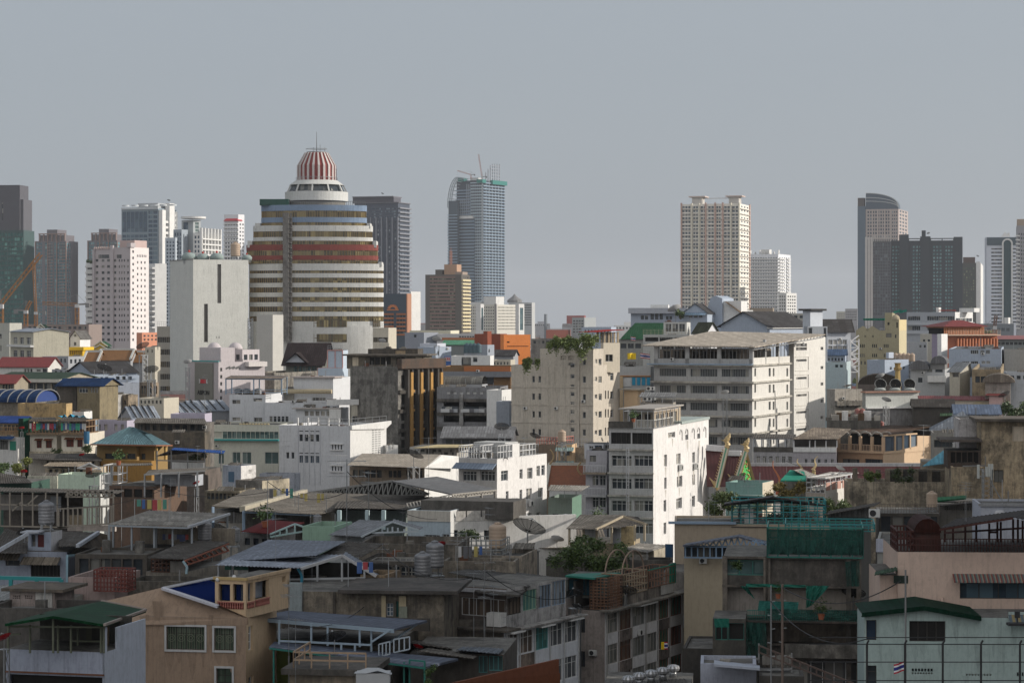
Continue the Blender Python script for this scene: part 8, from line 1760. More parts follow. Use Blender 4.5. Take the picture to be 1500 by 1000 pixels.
b=B('warehouse','open hall with bright silver blue corrugated roof and grey gable rafters','warehouse',320,441,552,186,856,12,w=wall((.16,.14,.12),.7),W=8,par=0);b.end()
sv=sheet((.42,.46,.54),.03,.4);sv2=sheet((.27,.3,.36),.15,.4)
pxroof(b,[(320,822.5,190),(462,813,188),(506,792.5,204),(392,790.5,206)],sv2,.27,.06);pxroof(b,[(315,827,184),(441,831.5,184),(502,812.5,196),(349,811.5,198)],sv,.27,.06);pxroof(b,[(502,812.5,186),(552,843,186),(560,838,198),(506,808,198)],sv2,.27,.05)
pbars(b,[((441,832.5,184),(502,813.5,186)),((502,813.5,186),(551,843.5,186))],plain((.42,.42,.43),.5),.1,'rafter')
pbars(b,[((x,y,186),(x,858,186))for x,y in((320,829),(341,828),(424,832),(443,831),(465,825),(501,815),(534,835))]+[((424,848,186),(534,846,186))],plain((.33,.34,.35),.5),.07,'posts');pbars(b,[((436,832,185),(442,842,185)),((442,842,185),(442,853,185))],plain((.03,.2,.3),.4),.09,'blue_pipe')
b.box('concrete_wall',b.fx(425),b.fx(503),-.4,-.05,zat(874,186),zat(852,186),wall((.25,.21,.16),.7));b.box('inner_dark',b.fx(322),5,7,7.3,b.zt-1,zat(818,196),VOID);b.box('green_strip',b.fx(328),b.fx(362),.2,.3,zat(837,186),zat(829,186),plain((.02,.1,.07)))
pxroof(b,[(466,813,197),(530,815,197),(562,796,209),(506,793,207)],asbd,.27)
b=low('house','dark mouldy concrete terrace with pipe posts and grey cages in centre',530,612,625,200,822,8,wall((.15,.135,.12),.8),f=[(540,610,6,.8,828,842,1,1)],W=7,par=.3);b.cage(b.fx(542),b.fx(620),.2,3,zat(846,200),zat(822,200),plain((.3,.29,.27),.6),9,3,3,.035)
low('wall_block','ochre broken parapet pieces beside silver roof end',528,565,600,186,842,14,wall((.26,.19,.12),.7),cat='wall',W=4)
low('wall_block','long dark concrete wall topped by red dish in centre',526,672,678,216,797,6,wall((.2,.18,.155),.85),cat='wall',W=8)
dish(646,806,214,'bright crimson dish on long dark concrete wall',.75,'red',rz=10)
b=low('house','rusty stained terrace with cage and brown drum left of vines',674,765,790,222,814,12,wall((.34,.3,.25),.7),W=7,par=.4);b.cage(b.fx(676),b.fx(733),.2,4,b.zt,zat(789,224),plain((.28,.29,.29),.6),8,4,3,.035);tank(729,812,226,'stout brown drum tank inside rooftop cage',1.5,'beige');
low('wall_block','rough plastered concrete wall behind apartment row roof',650,755,760,206,822,6,wall((.27,.24,.2),.8),cat='wall',W=3)
tank(619,853,196,'shiny ribbed steel tank standing on pipe frame in centre',1.2);tank(637,842,200,'taller dull steel tank right of shiny ribbed tank',1.35)
tank(465,775,232,'small pale tank on red roofed house',.7);tank(344,800,228,'small round steel tank below red roof',.9)
b=B('house','house with dark red corrugated roof and pale teal gable frame','house',350,398,445,234,782,14,w=wall((.2,.2,.2),.5),W=7,par=0);b.grid('f',356,394,3,.6,788,798,1,1);b.end();rr2=sheet((.16,.02,.02),.1);pxroof(b,[(352,778,232),(396,781.5,230),(446,765,240),(391,761,244)],rr2,.27)
pbars(b,[((396,782,230),(432,767,236)),((432,767,236),(450,773,234)),((396,786,230),(450,777,234)),((410,778,232),(410,784,232)),((420,774,233),(420,783,233)),((432,768,235),(432,781,235))],plain((.35,.48,.47),.5),.07,'teal_gable')
low('house','light mint green parapet box house right of red roofed house',443,490,500,226,771,12,wall((.27,.4,.31),.15),W=6,par=.5)
b=B('house','white house with light grey sheet roof and pale blue gable frame','house',484,535,600,224,786,14,w=wall((.4,.42,.43),.3),ws=wall((.55,.56,.58),.3),W=6,par=0);b.grid('s',550,565,1,.9,788,796,1,1);b.end();gs=sheet((.28,.29,.31),.08)
pxroof(b,[(481,783,223),(529,785.5,221),(575,763,232),(526,761,236)],gs,.27);pxroof(b,[(529,785.5,221),(560,780,224),(614,773.5,228),(575,763,232)],gs,0)if 0 else pxroof(b,[(575,763,222),(615,775,222),(620,772,232),(576,760,234)],gs,.27)
sg=[((529,786,221),(575,764,222)),((575,764,222),(613,775.5,222)),((545,780,221.5),(613,778,222))]+[((x,779-8*(1-abs(x-575)/40),222),(x,779,222))for x in(560,568,575,583,592,600)];pbars(b,sg,plain((.4,.45,.48),.5),.07,'gable_frame')
gl_=[glass((.05,.055,.06),(.3,.31,.32),.45,.3,.5),glass((.03,.09,.08),(.12,.25,.22),.4,.3,.5),glass((.06,.045,.035),(.2,.15,.11),.4,.3,.5)]
b=B('apartment_building','apartment row with glazed balconies, white bands and green panes at bottom centre','apartment building',650,738,848,184,925,30,w=wall((.22,.2,.175),.7),ws=wall((.72,.74,.78),.2),W=None,par=.15)
b.rec=.12;xs=[740.5,760,782,804,825,846];W=b.W;ys_=[b.sy(x)for x in xs]
hh=2.85;zt=b.zt-.25
for k in range(4):
    for i in range(5):
        z1=zt-k*hh;z0_=z1-1.75;n=3;w_=(ys_[i+1]-ys_[i]-.15)
        b.win('s',ys_[i]+.08,z0_,ys_[i+1]-.08,z1,'3x2',gl_[(2,2,1,0,0)[i]],tealp if i==2 else plain((.62,.62,.61),.5))
b.w1('f',700,940,712,960,'2x2',TG,tealp);b.w1('f',716,938,734,962,'3x2',TG,tealp);b.end();L=b.L
mb=MB()
for y in ys_:mb.bar((.12,y,0),(.12,y,b.zt),.06,n=6)
b.part('drain_pipes',mb,plain((.5,.5,.5),.5))
b.box('stained_band',.0,.06,ys_[1],ys_[2],zt-hh+.0,zt-1.8,wall((.3,.24,.2),.7));b.box('cornice',-.2,.7,ys_[1]-.5,W+.3,b.zt,b.zt+.12,wall((.36,.35,.34),.7));b.box('cornice',-L,.5,-.5,ys_[1]-.5,b.zt,b.zt+.15,wall((.16,.14,.12),.8))
mb=MB()
for i in range(3):mb.box(.1,.7,ys_[0+i*2 if i<2 else 4]+.1,(ys_[1]if i==0 else ys_[3 if i==1 else 5])-.1,b.zt-.18,b.zt-.05)
b.part('awning_strip',mb,W_)
c=B('penthouse',None,None,652,742,829,186,862,30,w=wall((.12,.1,.09),.5),ws=wall((.42,.42,.43),.6),parent=b,bot=926,par=0,W=None);c.rec=.1
W2=c.W
for p0,p1,y0,y1,g_,f_ in((743,763,872,899,2,frame_d),(766,786,861,893,1,plain((.3,.4,.3),.5)),(789,807,854,889,0,bluepaint),(809,828,848,885,0,bluepaint)):c.w1('s',p0,y0+2,p1,y1,'4x1',gl_[g_],f_)
c.w1('f',676,876,740,902,'6x1',gl_[2],frame_w);c.w1('f',662,874,672,901,'1x2',DG,frame_w);c.end();c.box('white_frame',-c.L,0,-.12,0,c.zt-.4,c.zt-.1,wall((.42,.42,.44),.3));c.box('white_balcony',b.fx(719)-.0,.1,-1.1,-.2,zat(923,183),zat(903,183),W_)
pxroof(c,[(655,838,196),(772,859,188),(833,847.5,204),(700,831,212)],sheet((.1,.1,.1),.3),.3);pxroof(c,[(695,865,186),(760,871,184),(775,860,190),(705,854,194)],asbd,0)
c2=B('concrete_terrace',None,None,596,719,724,186,908,8,w=wall((.17,.155,.135),.85),parent=b,W=7,par=.3);c2.end()
b2=B('house','row of low dark tin lean-tos with green glazed corner room','house',600,738,742,168,958,6,w=wall((.12,.11,.1),.6),W=9,par=0);b2.w1('f',701,952+8,714,985,'2x1',TG,tealp);b2.w1('f',716,960,736,982,'3x1',TG,tealp);b2.end()
pxroof(b2,[(601,941,170),(662,950,170),(671,945,178),(608,934,182)],asbd,.3);pxroof(b2,[(612,953,165),(693,964,164),(706,956,172),(640,944,176)],asb,.3);pxroof(b2,[(668,951,168),(730,957,166),(738,950,170),(680,945,174)],sheet((.17,.19,.22),.2),.3)
b3=low('wall_block','rust brown side wall panel cutting across bottom centre',660,668,740,150,1001,55,wall((.14,.05,.025),.3),ws=wall((.14,.05,.025),.3),cat='wall',W=8)
mb=MB();mb.prism([(0,b3.zt),(7.9,b3.zt),(7.9,b3.zt+.9),(0,b3.zt+.1)],-.2,.01,axis='x');b3.part('sloping_top',mb,wall((.15,.055,.03),.3))
b=B('apartment_building','apartment row with brown and dark glazed balconies and small flags hanging','apartment building',845,886,1001,208,895,27,w=wall((.3,.265,.25),.5),ws=wall((.68,.67,.67),.35),W=None,par=.15)
b.rec=.12;xs=[888,905.5,925,945,963,980,999];ys_=[b.sy(x)for x in xs];hh=2.68;zt=b.zt-.3;gg=[0,2,0,0,1,1];fr_=[plain((.4,.37,.33),.5),plain((.15,.07,.04),.6),plain((.3,.3,.3),.5),plain((.35,.33,.3),.5),plain((.2,.08,.05),.6),plain((.18,.07,.05),.6)]
gB=[glass((.06,.065,.06),(.25,.25,.23),.4,.3,.5),glass((.02,.06,.04),(.06,.12,.08),.4,.3,.5),glass((.04,.025,.02),(.12,.08,.05),.4,.3,.5)]
for k in range(4):
    for i in range(6):b.win('s',ys_[i]+.06,zt-k*hh-1.7,ys_[i+1]-.06,zt-k*hh,'3x2' if i in(0,1)else '4x1',gB[(0,2,0,0,1,1)[i]]if not(i==5 and k==1)else gB[2],fr_[i])
for y0 in(903,953):b.w1('f',848,y0,857,y0+23,'2x1',DG,frame_d)
b.end();L,W=b.L,b.W;mb=MB()
for y in ys_:mb.bar((.1,y,0),(.1,y,b.zt),.05,n=6)
b.part('drain_pipes',mb,plain((.4,.38,.36),.6));b.box('cornice',-.3,.9,-.5,W+.4,b.zt,b.zt+.14,wall((.3,.28,.25),.8))
mb=MB();mb.box(0,.05,ys_[1],ys_[2],zt-hh,zt-1.72);mb.box(0,.05,ys_[4],ys_[5],zt-hh,zt-1.72);mb.box(0,.05,ys_[1],ys_[2],zt-2*hh,zt-hh-1.72);mb.box(0,.05,ys_[4],ys_[5],zt-2*hh,zt-hh-1.72);b.part('stained_bands',mb,wall((.24,.2,.18),.8))
mb=MB();mb.box(.1,.85,ys_[2]+.1,ys_[3]+.9,b.zt-.16,b.zt-.04);b.part('awning_strip',mb,W_)
z=b.zt+.14
c=B('roof_block',None,None,829,886,908,210,846,14,w=wall((.12,.13,.12),.5),parent=b,bot=876,W=5,par=0);c.w1('f',832,848,866,872,'4x1',glass((.02,.05,.07),(.04,.12,.12),.4),frame_d);c.w1('f',870,848,884,872,'2x1',TG,frame_d);c.end();pxroof(c,[(828,842,209),(870,846,208),(910,838,214),(845,838,217)],plain((.02,.16,.12),.7),0)
c3=B('left_wing',None,None,829,846,848,212,876,14,w=wall((.3,.27,.26),.5),parent=b,W=8,par=0);c3.end()
b.cage(-1.5,.2,.2,b.sy(908),z,z+2.7,plain((.2,.11,.07),.8),5,6,10,.035,name='brown_mesh_cage')
b.cage(-2,.2,b.sy(911),b.sy(945),z+.9,z+2.7,plain((.33,.26,.18),.7),3,9,3,.04,name='timber_cage');b.cage(-2,.2,b.sy(947),b.sy(985),z+1,z+2.5,plain((.22,.12,.08),.7),3,9,2,.04,name='red_brown_cage')
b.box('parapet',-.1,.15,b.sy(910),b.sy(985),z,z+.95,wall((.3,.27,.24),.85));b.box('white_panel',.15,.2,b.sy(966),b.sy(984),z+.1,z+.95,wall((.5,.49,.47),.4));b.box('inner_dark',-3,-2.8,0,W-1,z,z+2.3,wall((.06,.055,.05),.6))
mb=MB();yA,yB=b.sy(911),b.sy(943)
for q_ in(0,-1.6):
    P=[((yA+yB)/2-(yB-yA)/2*math.cos(math.pi*i/12),z+2.7+1.9*math.sin(math.pi*i/12))for i in range(13)]
    for p,q in zip(P[:-1],P[1:]):mb.bar((q_,p[0],p[1]),(q_,q[0],q[1]),.05)
mb.bar((0,(yA+yB)/2,z+2.7),(0,(yA+yB)/2,z+4.6),.04);b.part('arch_frame',mb,plain((.28,.2,.15),.7));b.box('green_cloth',.1,.22,b.sy(978),b.sy(987),z+.9,z+2.7,plain((.02,.22,.15),.8));b.box('green_cloth',.1,.2,b.sy(947),b.sy(984),z+2.5,z+2.62,plain((.02,.2,.14),.8))
dish(918,886,202,'black mesh dish fixed low on parapet of right apartment row',.95,rz=-10);dish(842,890,196,'black mesh dish between the two apartment rows',.9,rz=20);dish(845,900,192,'small dark dish just above white cornice of left apartment row',.5,rz=-40)
flag(971,945,5,11,203.5,'small yellow flag hanging on right apartment row balcony','yellow',None,0);flag(975.5,945,5,11,203.4,'small striped flag hanging beside yellow one on apartment balcony','thai',None,0)
b=B('house','grey house with pierced lattice balcony and glazed doors beside apartment row','house',972,1042,1048,228,838,8,w=wall((.22,.21,.2),.5),W=9,par=0)
b.w1('f',1003,930,1042,947,'4x1',DG,frame_w);b.w1('f',1002,878,1040,902,'2x1',VOID,wall((.35,.37,.42),.2),rec=1.2);b.w1('f',1000,838+6,1028,868,'3x1',DG,frame_w);b.end()
mb=MB();x0,x1=b.fx(1002),b.fx(1042);z0_,z1_=zat(920,227),zat(902,227);mb.box(x0,x1,-.7,-.55,z0_,z1_);b.part('lattice_panel',mb,wall((.3,.33,.4),.3));mb=MB()
for i in range(9):
    for j in range(3):x=x0+(x1-x0)*(i+.5)/9;zz=z0_+(z1_-z0_)*(j+.5)/3;mb.prism([(x-.1,zz),(x,zz-.13),(x+.1,zz),(x,zz+.13)],-.72,-.7)
b.part('lattice_holes',mb,VOID);b.cage(b.fx(1010),b.fx(1030),-1.5,0,zat(871,226),zat(837,226),plain((.4,.38,.36),.6),3,2,2,.05,name='white_cage');b.box('slab',-b.L,.2,-.8,0,zat(877,227),zat(872,227),wall((.1,.09,.085),.7));b.box('slab',-b.L,.2,-.8,0,zat(926,227),zat(921,227),wall((.1,.09,.085),.7));b.box('dark_column',b.fx(1012),b.fx(1016),-.2,0,zat(901,227),zat(878,227),wall((.12,.07,.05),.4))
b=low('house','low roofs and planks in dark gap below lattice balcony house',1000,1060,1066,200,950,8,wall((.07,.065,.06),.7),W=8,par=.2)
def netting():
    m,nt,b=_mat('netting');n1=noise(nt,(1,1,1),.9,6,.75);n2=noise(nt,(2,2,.3),1.2,5,.7)
    nt.links.new(mixc(nt,ramp(nt,n1,.4,.62),(.004,.035,.028),(.008,.065,.05)),b.inputs['Base Color']);nt.links.new(ramp(nt,n2,.42,.56,.62,.97),b.inputs['Alpha']);b.inputs['Roughness'].default_value=.9;return m
ng=netting()
b=B('apartment_building','soot stained apartment building wrapped in dark green netting on top','apartment building',1060,1258,1277,180,816,7,w=wall((.12,.11,.1),.9),ws=wall((.36,.26,.2),.5),W=9,par=0)
b.rec=.8
b.w1('f',1064,820,1122,842,'3x1',TG,tg,rec=.15);b.w1('f',1245,822,1256,850,'1x2',TG,frame_d,rec=.15)
b.w1('f',1064,862,1120,902,'',wall((.27,.25,.235),.45));b.w1('f',1124,862,1255,899,'',wall((.3,.27,.235),.4))
b.w1('f',1050+14,912,1116,938,'2x1',VOID,tg);b.w1('f',1124,914,1256,942,'',wall((.14,.12,.1),.7));b.w1('f',1120,968,1256,1010,'8x1',CUR,frame_w,rec=.4)
b.rec=.3;b.w1('s',1262,835,1273,852,'2x2',DG,alu);b.w1('s',1265,873,1274,892,'1x1',BG,frame_w);b.end();L,W,z=b.L,b.W,b.zt
kk=180/F
xa=b.fx(1124);b.box('net_screen',xa,.3,-.5,-.45,z+.2,zat(775,180),ng);b.box('net_screen',.25,.3,-.5,W*.55,z+.2,zat(774,181),ng);b.cage(xa,.3,-.42,W*.6,z,zat(773,180),tg,9,4,3,.05,name='net_frame')
mb=MB();rnd=random.Random(6);n=40
for i in range(n):
    x0_,x1_=xa+(0-xa)*i/n,xa+(0-xa)*(i+1)/n;o1,o2=.1*math.sin(i*1.3)+.05,.1*math.sin((i+1)*1.3)+.05
    mb.q([(x0_,-.6-o1,z+.1+.3*abs(math.sin(i*.7))),(x1_,-.6-o2,z+.1+.3*abs(math.sin((i+1)*.7))),(x1_,-.55,z+1.3),(x0_,-.55,z+1.3)])
b.part('net_folds',mb,netting());b.cage(b.fx(1150),b.fx(1282),1,6,zat(776,182),zat(766,182),tc,14,4,2,.035,name='teal_top_cage')
mb=MB()
for y0 in(816,858,903,943):mb.box(-L-.1,.1,-.35,0,zat(y0+3,180),zat(y0,180))
b.part('floor_slabs',mb,wall((.17,.15,.13),.9));mb=MB()
for px in(1062,1122,1125,1243,1258):x=b.fx(px);mb.box(x-.18,x+.18,-.32,0,0,z)
b.part('columns',mb,wall((.17,.15,.13),.85))
def cloth(b,P,nm='green_cloth',mat=None,amp=.15):
    mb=MB();A,B_,C,D=[L2(b,*p)for p in P];n=10;m=5;g=[[(A.lerp(B_,i/n)).lerp(D.lerp(C,i/n),j/m)+Vector((0,-amp*math.sin(i*1.7+j)-amp,0))for i in range(n+1)]for j in range(m+1)]
    for j in range(m):
        for i in range(n):mb.q([g[j][i],g[j][i+1],g[j+1][i+1],g[j+1][i]])
    return b.part(nm,mb,mat or plain((.015,.13,.095),.9))
cloth(b,[(1181,890,177),(1190,885,177),(1215,857,177),(1181,857,177)]);cloth(b,[(1122,905,176.5),(1256,907,176.5),(1256,893,176.5),(1122,891,176.5)],mat=netting(),amp=.08);cloth(b,[(1240,858,177),(1259,858,177),(1259,820,177),(1238,822,177)],mat=netting(),amp=.1);cloth(b,[(1094,960,176),(1124,962,176),(1122,912,176),(1092,910,176)],mat=netting(),amp=.08);cloth(b,[(1087,860,177),(1106,877,177),(1095,858,177),(1084,857,177)]);cloth(b,[(1093,859,177),(1180,860,177),(1180,856,177),(1093,854,177)],amp=.05);cloth(b,[(1110,893,177),(1168,897,177),(1170,881,177),(1112,879,177)],mat=plain((.02,.13,.11),.8),amp=.06)
b.rail([(b.fx(1095),-.9,zat(908,180)),(b.fx(1257),-.9,zat(908,180))],.75,tg,60,r=.025);b.box('balcony_floor',b.fx(1090),.1,-1,0,zat(911,180),zat(908,180),wall((.12,.1,.09),.8));b.box('concrete_parapet',b.fx(1150),.2,-1.2,-.9,zat(964,179),zat(944,179),wall((.27,.26,.24),.7))
c=B('green_cage_wing',None,None,1044,1092,1096,174,906,7,w=wall((.09,.085,.075),.8),parent=b,W=5,par=0);c.w1('f',1048,914,1066,937,'2x1',VOID,tg);c.w1('f',1067,912,1090,937,'1x1',VOID,tg);c.end();cloth(c,[(1047,918,172),(1068,918,172),(1068,905,172),(1046,905,172)],amp=.05)
for px,y in((1078,828),):tree('shrub',px,y-6,14,18,178.5,'green balcony plant behind teal glass of netted building',(.03,.06,.01),'plant',400,.08,z0=zat(y+12,178.5),trunk=False,seed=80,depth=.4)
pot(1203,907,175,'white flowering pot plant tall on netted building balcony, left',1.3);pot(1140,876,175,'white flowered plant on thin pole before netted building',1.0)
dish(1250,893,173,'large black dish on right corner of netted building balcony',.95,rz=-20)
b=B('building','white parapet roof box in front of netted building at bottom','building',1026,1108,1113,160,972,5,w=wall((.38,.4,.47),.3),W=4,par=.3);b.end();pxroof(b,[(1046,972,157),(1113,978,157),(1113,974,161),(1046,966,161)],wall((.4,.43,.5),.2),0,name='white_coping')
for px,lb_ in((1129.5,'left thin steel pole with clamps rising before netted building'),(1146,'right rusty pole wrapped with cables before netted building')):
    r=link('pole',None,None,tuple(pt(px,1040,150)));tag(r,lb_,'pole');mb=MB();h_=(1040-(857 if px<1140 else 855))*150/F;mb.bar((0,0,0),(0,0,h_),.05 if px<1140 else .08,n=6);mobj('shaft',mb,steel if px<1140 else plain((.16,.12,.1),.8),r)
    mb=MB()
    for i in range(8):z_=h_*(.1+i*.11);mb.bar((-.02,0,z_),(.25 if i % 2 else-.22,.02,z_+.03),.025)
    mobj('clamps',mb,steel,r)
b=low('stair','dark steel stair and rails crossing before netted building bottom',1112,1178,1182,158,990,5,wall((.08,.075,.07),.7),W=4,cat='stairs',par=.1);pbars(b,[((1112,945,156),(1250,1000,156)),((1112,955,156),(1235,1003,156))]+[((1112+i*12,945+i*4.8,156),(1112+i*12,956+i*4.8,156))for i in range(11)],plain((.1,.07,.06)),.05,'stair_rail')
pe=wall((.62,.47,.39),.22)
b=B('building','peach building with brown steel roof shed and striped awning at right','building',1315,1540,1545,167,809,3,w=pe,W=10,par=0)
b.w1('f',1406,849,1520,876.5,'4x1',glass((.015,.025,.035),(.1,.16,.2),.35,.1,.9),frame_d);b.end();L,z=b.L,b.zt
c=B('left_wing',None,None,1289,1316,1318,168,842,3,w=pe,W=8,parent=b,par=0);c.end();c2=B('upper_left',None,None,1315,1380,1382,168,809,3,w=pe,W=8,parent=b,par=0);c2.end()
b.w1 if 0 else None
b.box('left_window',b.fx(1309),b.fx(1330),-.06,.02,zat(855,167),zat(843.5,167),glass((.02,.03,.025),(.05,.07,.06),.3));pxroof(b,[(1281,842,165),(1314,835,165),(1314,830,169),(1282,837,169)],sheet((.04,.1,.06),.3),.25)
mb=MB();x0,x1=b.fx(1395),b.fx(1520);n=60
for i in range(n):a_,c_=x0+(x1-x0)*i/n,x0+(x1-x0)*(i+1)/n;mb.q([(a_,-.95,zat(849.5,167)),(c_,-.95,zat(849.5,167)),(c_,-.02,zat(840.5,167)),(a_,-.02,zat(840.5,167))],i % 3);mb.q([(a_,-.95,zat(849.5,167)),(a_,-.95,zat(851.5,167)),(c_,-.95,zat(851.5,167)),(c_,-.95,zat(849.5,167))],i % 3)
b.part('striped_awning',mb,[plain((.22,.06,.05),.7),plain((.1,.15,.16),.7),plain((.27,.25,.2),.7)])
sr=plain((.07,.025,.02),.7)
b.cage(b.fx(1316),b.fx(1340),.5,5,z,zat(776,169),sr,5,4,3,.05);vault(b,b.fx(1340),b.fx(1380),.4,5,zat(780,168),1.0,sheet((.05,.018,.014),.2),name='arched_shed_roof');b.box('shed_wall',b.fx(1341),b.fx(1379),.6,5,z,zat(780,168),wall((.07,.03,.025),.5));b.rail([(b.fx(1316),.2,z),(b.fx(1540),.2,z)],.9,sr,50,r=.03)
rb=sheet((.045,.036,.033),.25)
pxroof(b,[(1375,774,165),(1484,757,165),(1500,747,175),(1400,760,175)],rb,.3);pxroof(b,[(1484,757,165),(1545,768,165),(1560,757,175),(1500,747,175)],rb,.3)
pbars(b,[((x,y,175),(x,809,175))for x,y in((1384,775),(1396,772),(1414,770),(1430,768),(1449,766),(1461,764),(1466,764),(1484,760),(1491,760),(1498,762))]+[((1376,775.5,165),(1484,758.5,165)),((1384,780,175),(1500,773,166)),((1449,779,175),(1461,779,175))],sr,.07,'shed_posts')
pbars(b,[((1380,810,175),(1380,888,166)),((1380,888,175),(1470,895,175))],pe,.06,'drain_pipe');mb=MB();mb.prism([(b.fx(1470),z-.0),(b.fx(1502),z-.0),(b.fx(1502),z+1.0)],1.5,3);b.part('timber_stack',mb,wall((.3,.2,.08),.3))if 0 else None
mi=wall((.38,.47,.45),.3)
b=B('house','mint green house with dark green gable roof edge and striped awning at bottom right','house',1266,1560,1570,158,905,3,w=mi,W=5,par=0)
b.w1('f',1269,907.5,1284,937,'1x1',glass((.012,.02,.035),(.03,.05,.08),.3),frame_d);b.w1('f',1332,909,1385,939,'4x1',VOID,frame_d);b.w1('f',1585,911,1476,942,'3x2',VOID,plain((.09,.04,.02)));b.w1('f',1269,974,1284,1005,'1x2',DG,frame_d)
for x0 in(1335,):
    b.grid('f',1335,1367,7,.75,978.5,983,1,1);b.grid('f',1335,1367,8,.6,983.7,987,1,.8,g=concl)
b.grid('f',1580,1448,4,.8,981,985,1,1);b.grid('f',1414,1453,9,.6,986,989,1,.9,g=concl);b.grid('f',1489,1500,3,.8,984,990,1,1)
b.end();L,z=b.L,b.zt
mb=MB();P=[b.fx(1266),b.fx(1353),b.fx(1433)];pk_=zat(888,158);mb.prism([(P[0],z),(P[2],z),(P[1],pk_)],.02,.25);b.part('gable_wall',mb,mi)
mb=MB()
for(x0,z0_),(x1,z1_)in(((b.fx(1266)-.2,zat(898.5,158)),(P[1],pk_)),((P[1],pk_),(b.fx(1436),zat(903,158)))):mb.q([(x0,-.5,z0_-.25),(x1,-.5,z1_-.25),(x1,-.5,z1_+.05),(x0,-.5,z0_+.05)]);mb.q([(x0,-.5,z0_+.05),(x1,-.5,z1_+.05),(x1,5,z1_+.05),(x0,5,z0_+.05)]);mb.q([(x0,-.5,z0_-.25),(x0,.2,z0_-.25),(x1,.2,z1_-.25),(x1,-.5,z1_-.25)])
b.part('green_roof',mb,sheet((.006,.035,.02),.1));mb=MB();x0,x1=b.fx(1588),b.fx(1477);n=26
for i in range(n):a_,c_=x0+(x1-x0)*i/n,x0+(x1-x0)*(i+1)/n;mb.q([(a_,-.9,zat(912,158)),(c_,-.9,zat(912,158)),(c_,-.02,zat(900,158)),(a_,-.02,zat(900,158))],i % 2)
b.part('striped_awning',mb,[plain((.22,.17,.08),.7),plain((.08,.11,.13),.7)]);b.box('floor_line',-L,0,-.03,0,zat(944,158),zat(943,158),wall((.3,.4,.38),.2));b.box('upper_wall',b.fx(1478),0,.02,.25,z,zat(897,158),mi)
r=link('floodlight',None,None,tuple(pt(1490,912,154)));tag(r,'dark floodlight fitting on metal shelf cut off by right edge','floodlight');mb=MB();mb.box(-.6,1.4,-.3,.5,-.15,0);mb.bar((0,0,0),(0,0,.5),.04);mb.box(-.15,.15,-.15,.1,.35,.75);mobj('body',mb,blackm,r)
b.wm_=(.38,.47,.45);streak(b,((1290,940,975),(1340,941,968),(1352,941,960),(1378,941,972),(1400,905,940),(1432,943,985),(1455,943,965),(1470,943,990),(1486,915,960),(1310,900,930),(1414,989,1000)))
flag(1318,977,17,14,128,'red white and blue striped flag hung on tall pole before mint house','thai',(1326.5,834,1040),18)
r=link('fence',None,None,tuple(pt(1380,1040,125)));tag(r,'dark post and wire fence running before mint house at bottom right','fence');k=125/F
for px in(1270,1325.5,1381,1437,1494,1550):
    mb=MB();x=(px-1380)*k;mb.bar((x,0,0),(x,0,98*k),.055,n=6);mb.bar((x,0,98*k),(x+.1,0,103*k),.05,n=6);mobj('post',mb,blackm,r)
for y in(933,943,969,996):
    mb=MB();xs_=[1185,1270,1325.5,1381,1437,1494,1550]
    for p,q in zip(xs_[:-1],xs_[1:]):mb.bar(((p-1380)*k,0,(1040-y)*k),((q-1380)*k,0,(1040-y)*k),.022)
    mobj('wire',mb,blackm,r)
b=B('warehouse','dark roof with row of turbine ventilators at bottom centre','warehouse',880,1010,1030,150,1012,6,w=g2,W=8,par=0);b.end();pxroof(b,[(870,1012,146),(1010,1006,146),(1000,984,164),(920,986,164)],sheet((.09,.085,.08),.4),.3)
for i,(px,y)in enumerate(((921,1010),(937,1005),(954,1001),(971,997),(986,993))):vent(px,y,148-i*-2,'shiny turbine vent in row on dark bottom roof',.95)
for px,yb,yt,d,lb_ in((392,800,700,226,'tall thin aerial standing right of red corrugated roof'),(508,830,672,206,'tallest thin aerial in centre left, before dark warehouse roofs'),(540,790,690,236,'thin aerial before open truss gable'),(423,960,855,150,'thin aerial rising over slate blue canopy beside tan house'),(433,1000,905,146,'lower thin aerial in front of slate blue canopy'),(455,782,745,228,'short aerial over mint box house'),(487,780,755,228,'short aerial right of mint box house'),(694,905,838,178,'slanting thin aerial on left apartment row roof'),(710,905,822,180,'taller aerial on left apartment row roof'),(560,850,795,196,'aerial among grey cages in centre'),(250,748,700,240,'thin aerial left of rooftop room with blue door'),(178,728,695,262,'thin aerial right of steel framed terrace'),(416,700,645,430,'spindly aerial before cream banded office wing'),(495,740,665,300,'spindly aerial before white corner building'),(628,700,640,372,'spindly aerial behind white central house'),(1152,700,665,318,'bare branched aerial before maroon temple roof'),(300,580,548,470,'small aerial before pale pink building'),(535,530,512,600,'tiny aerial by the brown penthouse'),(590,778,745,235,'small aerial by white gabled house'),(768,700,640,380,'thin aerial against cream building'),(1238,560,530,460,'tiny aerial left of mustard building foot')):
    antenna(px,yb,d,lb_,(yb-yt)*d/F)
